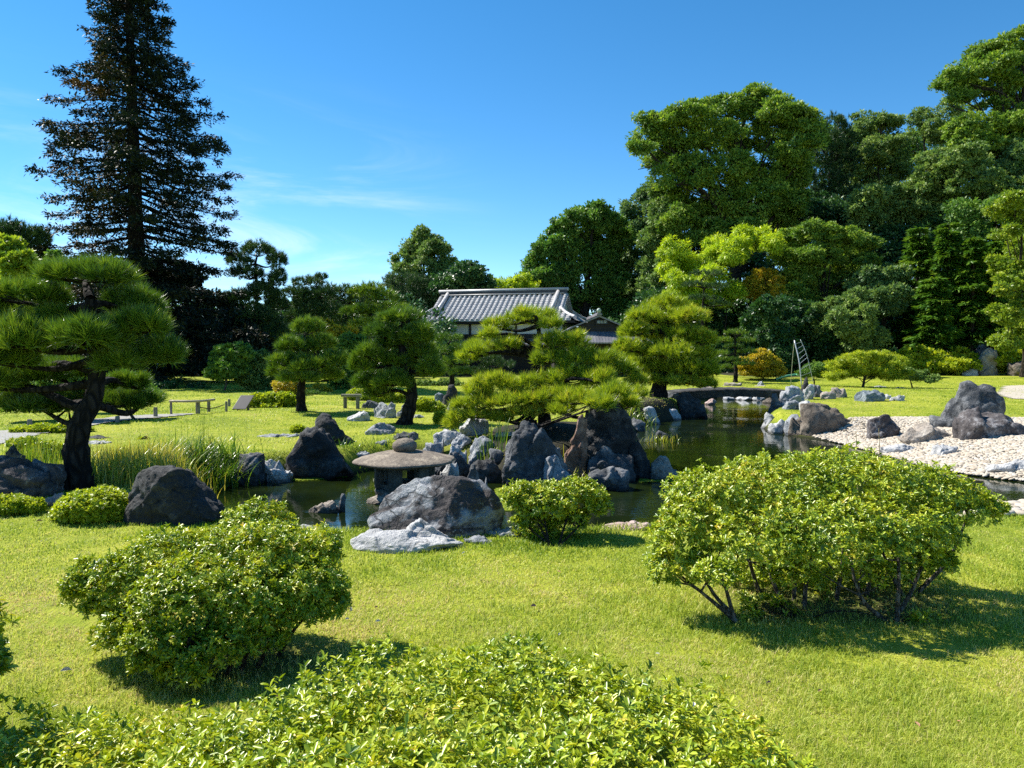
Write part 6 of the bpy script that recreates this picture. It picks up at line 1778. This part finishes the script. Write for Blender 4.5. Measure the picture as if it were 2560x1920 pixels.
bush('grassy hedge strip beyond the path at the far left', 20, [(20, 1040, 60, 14), (110, 1035, 50, 14), (-60, 1045, 60, 16)], 'lime', 190, per=50, L=0.08, Wd=0.03, seed=114, name='hedge', cat='hedge', cs=0.25)
bush('pine-like dark bush behind the leaning pine trunk', 17, [(345, 985, 40, 26), (300, 965, 50, 36), (130, 960, 60, 50), (60, 975, 60, 40), (210, 950, 50, 40)], 'broad', 380, per=50, L=0.09, Wd=0.03, seed=115)

# dark undergrowth below the trees: one mass nobody could count
def undergrowth():
    rng = np.random.default_rng(77)
    C, Rd = [], []
    for (u0, u1, y, h) in ((-500, 1100, 52, 5.5), (1100, 1400, 66, 3.2), (1380, 2200, 56, 5.0), (2150, 3000, 54, 6.5), (1600, 2100, 50, 2.6), (1650, 3000, 63, 9.0), (-700, 420, 44, 4.0)):
        for u in np.arange(u0, u1, 34):
            p = pd(u + rng.uniform(-15, 15), 900, y + rng.uniform(-2, 2))
            r = rng.uniform(1.0, 1.9)
            C.append((p[0], p[1], h * rng.uniform(0.3, 0.5))); Rd.append((r, r, h * rng.uniform(0.4, 0.62)))
    C, Rd = np.array(C), np.array(Rd)
    V, Fc, t = clump_leaves(C, Rd, 9000, 26, 0.7, 0.30, 0.16, rng)
    tag(mk('undergrowth', V, Fc, G['broad_dark'], None, t), 'dark shrubs and undergrowth filling the wood floor', 'undergrowth', None, 'stuff')
undergrowth()

# ================================================================== NEAR BUSHES
def stem_pts(u0, v0, u1, v1, y0, y1, bend=0.05, um=None, vm=None):
    a = gh(u0, v0) if y0 is None else pd(u0, v0, y0)
    b = pd(u1, v1, y1)
    m = (a + b) / 2 + R.normal(size=3) * bend if um is None else pd(um, vm, (a[1] + b[1]) / 2)
    a[2] = gz(a[0], a[1]) - 0.02
    return [a, m, b]
# large bush at the right: wide flat-domed canopy on many bare stems
RB = [(1800, 1255, 150, 95, 4.75), (1960, 1215, 180, 85, 4.95), (2130, 1205, 190, 85, 5.0), (2290, 1240, 150, 85, 4.95), (2400, 1265, 105, 50, 4.9), (1725, 1330, 100, 95, 4.6), (1690, 1415, 80, 85, 4.5),
      (1900, 1350, 160, 90, 4.45), (2060, 1345, 160, 85, 4.4), (2010, 1285, 210, 70, 4.62), (2180, 1290, 190, 70, 4.68), (2210, 1345, 140, 80, 4.5), (2320, 1330, 90, 70, 4.7), (2470, 1270, 50, 30, 4.85), (1800, 1430, 60, 40, 4.25), (2345, 1405, 50, 30, 4.6), (1990, 1430, 90, 30, 4.6), (2180, 1420, 80, 28, 4.6), (1900, 1425, 120, 45, 5.2), (2080, 1430, 140, 42, 5.25), (2250, 1415, 110, 42, 5.2)]
rs = [stem_pts(1860, 1560, 1690, 1430, None, 4.5, .03), stem_pts(1850, 1545, 1740, 1400, None, 4.6, .03), stem_pts(1985, 1500, 2000, 1350, None, 4.7, .02), stem_pts(2010, 1520, 2040, 1360, None, 4.6, .02),
      stem_pts(2090, 1500, 2110, 1340, None, 4.8, .02), stem_pts(2165, 1490, 2170, 1340, None, 4.9, .02), stem_pts(2220, 1550, 2120, 1350, None, 4.5, .04), stem_pts(2242, 1560, 2245, 1350, None, 4.5, .02), stem_pts(2235, 1540, 2330, 1330, None, 4.7, .03),
      stem_pts(2285, 1508, 2420, 1290, 4.95, 4.85, um=2370, vm=1400), stem_pts(1900, 1480, 1860, 1330, None, 4.9, .03), stem_pts(1950, 1490, 1930, 1330, None, 5.0, .03), stem_pts(2130, 1475, 2260, 1300, None, 5.1, .03), stem_pts(2260, 1490, 2190, 1330, None, 5.0, .03), stem_pts(1840, 1555, 1800, 1420, None, 4.4, .02)]
shrub('azalea_bush', 'largest leafy azalea at the right with a flat dome on bare stems', RB, 4.7, 'azalea', cat='bush', group='azalea bushes on the near lawn', shoots=13500, rosette=7, L=0.030, Wd=0.012, near=True, stems=rs, seed=201, stem_r=0.016, up=-0.45, split_stems=True, bark=BARK_PALE, base=(2.0, 4.6, 0), layers=(0.55, 1.0))
shrub('azalea_sprout', 'low leafy sprouts among the stems under the largest azalea', [(1900, 1510, 50, 30, 4.6), (1960, 1530, 40, 25, 4.5), (2300, 1560, 50, 30, 4.4), (2260, 1590, 30, 18, 4.3), (2060, 1490, 40, 24, 4.9), (1880, 1540, 40, 22, 4.5)], 4.5, 'azalea', cat='bush', shoots=420, rosette=6, L=0.036, Wd=0.013, near=True, seed=202, stem_r=0.005, base=(1.75, 4.5, 0))
LB = [(420, 1420, 150, 100, 4.05), (560, 1400, 140, 90, 4.15), (680, 1400, 120, 100, 4.1), (330, 1470, 120, 90, 3.95), (270, 1430, 80, 50, 4.0), (480, 1500, 150, 110, 3.75), (610, 1510, 130, 100, 3.8), (790, 1470, 78, 85, 4.0), (720, 1500, 100, 90, 3.9), (250, 1500, 60, 40, 3.9), (810, 1375, 50, 60, 4.2), (830, 1510, 45, 40, 3.95), (420, 1590, 110, 60, 3.6), (540, 1600, 110, 55, 3.65), (330, 1570, 95, 60, 3.75), (640, 1580, 90, 60, 3.8), (380, 1650, 60, 45, 3.55), (230, 1470, 70, 60, 3.95), (470, 1660, 70, 40, 3.5)]
ls = [stem_pts(520, 1690, 440, 1480, None, 3.8, .03), stem_pts(500, 1680, 560, 1480, None, 3.8, .03), stem_pts(600, 1680, 680, 1480, None, 3.9, .03), stem_pts(690, 1650, 810, 1500, 3.9, 3.98, .02), stem_pts(460, 1670, 330, 1500, None, 3.8, .03), stem_pts(560, 1690, 600, 1560, None, 3.7, .02), stem_pts(640, 1670, 740, 1470, None, 4.0, .03), stem_pts(480, 1700, 470, 1600, None, 3.5, .01), stem_pts(390, 1660, 380, 1520, None, 3.8, .02)]
shrub('azalea_bush', 'rounded leafy azalea on the left of the near lawn', LB, 3.9, 'azalea', cat='bush', group='azalea bushes on the near lawn', shoots=12500, rosette=7, L=0.027, Wd=0.0108, near=True, stems=ls, seed=203, stem_r=0.013, up=-0.6, split_stems=True, base=(-1.5, 3.8, 0), layers=(0.5, 1.0))
shrub('azalea_bush', 'fine-leaved bright azalea mound rising behind the left leafy azalea', [(640, 1340, 100, 92), (590, 1380, 70, 70), (700, 1375, 70, 70)], 5.3, 'azalea', cat='bush', group='azalea bushes on the near lawn', shoots=2800, rosette=7, L=0.031, Wd=0.014, near=True, seed=204, stem_r=0.010)
shrub('azalea_bush', 'small leafy azalea at the water edge right of the big boulder', [(1360, 1255, 90, 55), (1440, 1240, 80, 45), (1310, 1240, 55, 40), (1490, 1262, 40, 30), (1340, 1310, 60, 45), (1420, 1300, 60, 40), (1370, 1345, 40, 25)], 6.5, 'azalea', cat='bush', group='azalea bushes on the near lawn', shoots=3400, rosette=7, L=0.036, Wd=0.0145, near=True, seed=205, stem_r=0.012, layers=(0.5, 1.0),
      stems=[stem_pts(1385, 1365, 1330, 1260, None, 6.5, .02), stem_pts(1395, 1365, 1440, 1260, None, 6.5, .02), stem_pts(1390, 1366, 1480, 1275, None, 6.5, .02), stem_pts(1375, 1366, 1360, 1280, None, 6.4, .02), stem_pts(1380, 1362, 1320, 1320, None, 6.4, .02)])
# foreground bush under the camera
FB = np.array([(-0.20, 2.45, 0.10), (0.30, 2.40, 0.10), (-0.70, 2.30, 0.08), (0.68, 2.05, 0.06), (0.10, 2.70, 0.08), (-0.35, 1.7, 0.14), (0.35, 1.7, 0.14), (-1.10, 1.95, 0.06), (0.95, 1.72, 0.04), (-0.45, 2.55, 0.08), (-1.45, 1.9, 0.04), (-1.75, 1.6, 0.04), (0.42, 2.66, 0.04), (-1.30, 2.32, 0.04), (-1.75, 2.45, 0.0)])
FR = np.array([(0.70, 0.70, 0.46), (0.66, 0.65, 0.45), (0.66, 0.58, 0.42), (0.52, 0.52, 0.41), (0.60, 0.46, 0.42), (0.9, 0.7, 0.50), (0.8, 0.7, 0.47), (0.62, 0.6, 0.41), (0.42, 0.42, 0.36), (0.55, 0.5, 0.43), (0.55, 0.5, 0.38), (0.5, 0.5, 0.36), (0.40, 0.40, 0.38), (0.5, 0.45, 0.36), (0.6, 0.5, 0.38)])
_px = px_lobes
def px_lobes(l, y, dy=0.0, flat=0.9, rng=R):
    return (FB, FR) if isinstance(l, str) else _px(l, y, dy, flat, rng)
shrub('azalea_bush', 'broad low yellow-green azalea filling the bottom of the view', 'front', 2.2, 'azalea', cat='bush', group='azalea bushes on the near lawn', shoots=20000, rosette=7, L=0.029, Wd=0.0118, near=True, seed=206, stem_r=0.006, up=-0.1, layers=(0.66, 1.0), drop=0.80, base=(-0.1, 2.0, 0), lift=0.7)
px_lobes = _px
shrub('azalea_bush', 'partly seen azalea with yellow leaves at the left edge', [(-190, 1600, 180, 150, 2.9), (-60, 1660, 75, 75, 2.9), (-220, 1500, 150, 120, 3.0), (-300, 1700, 200, 200, 2.6), (-190, 1400, 130, 130, 2.8), (-330, 1300, 170, 180, 2.7), (-420, 1450, 180, 260, 2.5)], 2.9, 'azalea', cat='bush', group='azalea bushes on the near lawn', shoots=4600, rosette=7, L=0.034, Wd=0.0135, near=True, seed=207, stem_r=0.010)

# ================================================================== SEDGES AND GRASS
def blades(name, P, hgt, wid, bend, mat, tint, rng, parent=None, label=None, cat=None, kind=None, loc=None, seg=3):
    n = len(P)
    az = rng.uniform(0, 6.28, n)
    d = np.stack([np.cos(az), np.sin(az), 0 * az], 1)
    sdv = np.stack([-np.sin(az + rng.normal(0, .5, n)), np.cos(az), 0 * az], 1)
    rows = []
    for k in range(seg + 1):
        t = k / seg
        c = P + np.array([0, 0, 1.0]) * (hgt * (t - bend * 0.45 * t * t))[:, None] + d * (hgt * bend * t * t)[:, None]
        w = (wid * (1 - t) ** 0.7 * 0.5 + 1e-5)[:, None]
        if k < seg: rows += [c - sdv * w, c + sdv * w]
        else: rows += [c]
    V = np.stack(rows, 1)
    m = V.shape[1]
    b = np.arange(n)[:, None] * m
    q = []
    tri = []
    for k in range(seg - 1):
        q += [[2 * k, 2 * k + 1, 2 * k + 3], [2 * k, 2 * k + 3, 2 * k + 2]]
    q += [[2 * seg - 2, 2 * seg - 1, 2 * seg]]
    Fc = (b[:, :, None] + np.array(q)[None]).reshape(-1, 3)
    o = mk(name, V.reshape(-1, 3), Fc, G[mat], parent, np.repeat(tint, len(q)), False, loc)
    if label: tag(o, label, cat, None, kind)
    return o

def sedge_patch(label, pts, n, h, w, seed, name='sedge_clump', kind=None, bend=(0.3, 1.0), cat='sedge', tmean=.5):
    rng = np.random.default_rng(seed)
    C = np.array([gh(u, v) for u, v in pts])
    c = C[rng.integers(len(C), size=n)] + np.concatenate([rng.normal(0, 0.22, (n, 2)), np.zeros((n, 1))], 1)
    c[:, 2] = np.maximum(H(c[:, 0], c[:, 1]), WATER) - 0.02
    t = tmean + rng.normal(0, .22, n)
    return blades(name, c, rng.uniform(h[0], h[1], n), rng.uniform(w * .7, w * 1.3, n), rng.uniform(*bend, n), 'sedge', t, rng, None, label, cat, kind, C.mean(0), 4)
sedge_patch('tall arching dark sedge clump hanging over the pond', [(520, 1205), (500, 1190), (545, 1195), (560, 1185), (480, 1195)], 900, (0.35, 0.62), 0.018, 301, tmean=.25)
sedge_patch('light green reedy patch between the leaning pine and the sedge clump', [(260, 1200), (300, 1190), (330, 1205), (370, 1190), (410, 1195), (280, 1170), (340, 1170), (400, 1170), (440, 1180), (450, 1160)], 2400, (0.25, 0.50), 0.014, 302, 'reed_patch', bend=(0.05, 0.6), tmean=.95)
sedge_patch('thin rushes left of the leaning pine trunk', [(90, 1190), (110, 1180), (140, 1200), (60, 1170)], 420, (0.3, 0.6), 0.008, 303, 'reed_patch', bend=(0.05, 0.3), tmean=.6)
sedge_patch('tall upright grass stalks rising above the reedy patch', [(495, 1150), (510, 1150), (520, 1145), (395, 1160), (560, 1150), (590, 1150), (420, 1165)], 60, (0.65, 1.0), 0.007, 304, 'grass_stalk', bend=(0.02, 0.15), tmean=.45)
sedge_patch('iris leaves between the rocks under the island pine', [(1232, 1128), (1240, 1130), (1228, 1120)], 60, (0.35, 0.6), 0.016, 305, 'iris_clump', bend=(0.1, 0.4), tmean=.3)
sedge_patch('wild grass tuft behind the lantern finial', [(975, 1120), (960, 1120), (985, 1125)], 120, (0.15, 0.3), 0.010, 306, 'grass_tuft', tmean=.6)
sedge_patch('yellowing marsh plants at the foot of the dark ledge', [(1440, 1195), (1455, 1200), (1425, 1205)], 160, (0.15, 0.32), 0.014, 307, 'marsh_plant', tmean=.8)
sedge_patch('water plants around the small dark rock in the channel', [(1652, 1103)], 90, (0.12, 0.28), 0.014, 308, 'water_plant', tmean=.7)
sedge_patch('drooping sedge on the far bank left of the white blocky rock', [(1582, 1050), (1590, 1045), (1600, 1050)], 120, (0.3, 0.6), 0.016, 309, tmean=.5)
sedge_patch('dark grass tuft at the right foot of the black peak', [(885, 1118), (892, 1118)], 110, (0.12, 0.25), 0.012, 310, 'grass_tuft', tmean=.25)
# two tall seed stalks behind the large bush
for (u, vt, vb, yy, lab) in ((2140, 1078, 1180, 6.0, 'thin reddish seed stalk standing above the large bush'), (2197, 1070, 1170, 6.1, 'thin green seed stalk right of the reddish one')):
    a = pd(u + 6, vb, yy); b = pd(u, vt, yy); a[2] = gz(a[0], a[1])
    V, Fc = tube(curve([a, (a + b) / 2 + np.array([.01, 0, 0]), b], 8), np.linspace(0.005, 0.0025, len(curve([a, (a + b) / 2, b], 8))), 5)
    tag(mk('seed_stalk', V, Fc, plain('dry_stalk', (.22, .16, .07), (.34, .26, .12), .8, 9, 0), None, None, True, a), lab, 'plant')

def lawn(name, n, y0, y1, h, wk, seed, label, seg=2):
    rng = np.random.default_rng(seed)
    u = rng.random(n * 2)
    y = y0 * (y1 / y0) ** u
    x = rng.uniform(-0.86, 1.0, len(y)) * (y + 0.8)
    sd = poly_sd(x, y, POND)
    bchm = np.exp(-((x - 8.5) / 4.2) ** 4 - ((y - 14.8) / 3.6) ** 4)
    islm = np.exp(-((x - 1.2) / 1.7) ** 4 - ((y - 13.6) / 2.0) ** 4)
    p3 = np.stack([x, y, 0 * x], 1)
    k = (sd < -0.22 + 0.15 * fbm(p3 * 3, 2, 5)) & (bchm < 0.5) & (islm < 0.5) & (poly_sd(x, y, BANK) < 0)
    und = np.exp(-((x - 2.0) / 0.8) ** 4 - ((y - 4.75) / 0.42) ** 4) + np.exp(-((x + 1.4) / 0.45) ** 4 - ((y - 3.85) / 0.3) ** 4)
    k &= rng.random(len(x)) > und * 0.75
    x, y, p3 = x[k][:n], y[k][:n], p3[k][:n]
    P = np.stack([x, y, H(x, y) - 0.004], 1)
    f = fbm(p3 * 1.1, 4, 61)
    g = fbm(p3 * 5.0, 3, 62)
    f2 = fbm(p3 * 0.45 + 9.0, 3, 63)
    t = 0.45 + 0.85 * f + 0.55 * g + 0.9 * np.clip(f2 - 0.02, -0.15, 0.5) + rng.normal(0, 0.17, len(x))
    hg = h * rng.uniform(0.5, 1.2, len(x)) * (1 - 0.5 * np.clip(f * 2, -.4, .8))
    if y1 < 12:
        hg = hg * (1 + 1.1 * sstep(-0.8, -0.3, sd[k][:n])) * np.where(g > 0.16, 0.55, 1.0)
    blades(name, P, hg, wk * y * rng.uniform(.7, 1.3, len(x)), rng.uniform(0.1, 1.1, len(x)), 'grass', t, rng, None, label, 'grass', 'stuff', None, seg)
lawn('grass', 500000, 2.0, 9.5, 0.040, 0.0011, 401, 'short yellow-green lawn grass around the near bushes', 2)
lawn('grass', 240000, 9.0, 40.0, 0.042, 0.0011, 402, 'sunlit lawn grass beyond the pond', 1)

# fallen leaves
dry = plain('dry_leaf', (.30, .14, .07), (.5, .28, .16), .7, 20, 0)
pale_leaf = plain('bleached_leaf', (.5, .46, .38), (.66, .62, .55), .7, 20, 0)
for i, (u, v, sz, lab, mt) in enumerate([(1326, 1528, .05, 'pinkish brown fallen leaf in the open lawn', dry), (938, 1566, .035, 'pale fallen leaf right of the left azalea', pale_leaf), (862, 1560, .03, 'tiny pale leaf close to the left azalea', pale_leaf),
                                         (150, 1692, .05, 'bleached curled leaf on the left lawn', pale_leaf), (936, 1530, .025, 'small brown leaf above the pale one', dry), (90, 1310, .05, 'brown leaf near the low hedge', dry)]):
    p = gh(u, v) + np.array([0, 0, 0.028])
    V, Fc = leaf_six(p[None], np.array([[.8, .5, .15]]), np.array([[0.1, -.4, 1.0]]), np.array([sz]), np.array([sz * .6]), .3)
    tag(mk('fallen_leaf', V, Fc, mt, None, None, False, p), lab, 'leaf')
lp_rng = np.random.default_rng(88)
for i in range(34):
    yy = 3.0 * (6.4 / 3.0) ** lp_rng.random(); xx = lp_rng.uniform(-0.62, 0.62) * yy
    if np.hypot(xx - 2.0, yy - 4.7) < 1.1: continue
    p = np.array([xx, yy, gz(xx, yy) + 0.03]); sz = lp_rng.uniform(.018, .034)
    V, Fc = leaf_six(p[None], lp_rng.normal(size=(1, 3)) * np.array([1, 1, .2]), np.array([[0.1, -.3, 1.0]]), np.array([sz]), np.array([sz * .55]), .3)
    tag(mk('fallen_leaf', V, Fc, dry if i % 3 else pale_leaf, None, None, False, p), 'tiny dry leaf flake lying loose in the near grass', 'leaf', 'leaf flakes on the near lawn')
# duckweed and moss strip on the water
def scum(label, pts, seed, col):
    poly = np.array([pz(u, v, WATER)[:2] for u, v in pts])
    rng = np.random.default_rng(seed)
    lo_, hi_ = poly.min(0), poly.max(0)
    n = 2600
    P = np.stack([rng.uniform(lo_[0], hi_[0], n), rng.uniform(lo_[1], hi_[1], n), np.full(n, WATER + 0.004)], 1)
    P[:, 2] += rng.uniform(0, .004, n)
    k = poly_sd(P[:, 0], P[:, 1], poly) + 0.25 * fbm(P * np.array([3, 3, 0]), 3, seed) > 0.03
    P = P[k]
    D = sphere_dirs(len(P), rng) * np.array([1, 1, 0])
    V, Fc = leaf_quads(P, D, np.tile([[0, 0, 1.0]], (len(P), 1)), 0.05, 0.045)
    tag(mk('duckweed', V, Fc, G[col], None, rng.normal(.6, .2, len(P))), label, 'water plant', None, 'stuff')
scum('green duckweed strip below the black rocks left of the lantern', [(715, 1199), (780, 1190), (862, 1187), (868, 1193), (800, 1201), (730, 1205)], 501, 'lime')
scum('green duckweed film right of the big boulder', [(1240, 1225), (1262, 1218), (1290, 1240), (1280, 1285), (1250, 1275)], 502, 'lime')
scum('thin weed film around the lone tan rock', [(1590, 1195), (1640, 1200), (1720, 1194), (1740, 1200), (1680, 1206), (1600, 1206)], 503, 'lime')
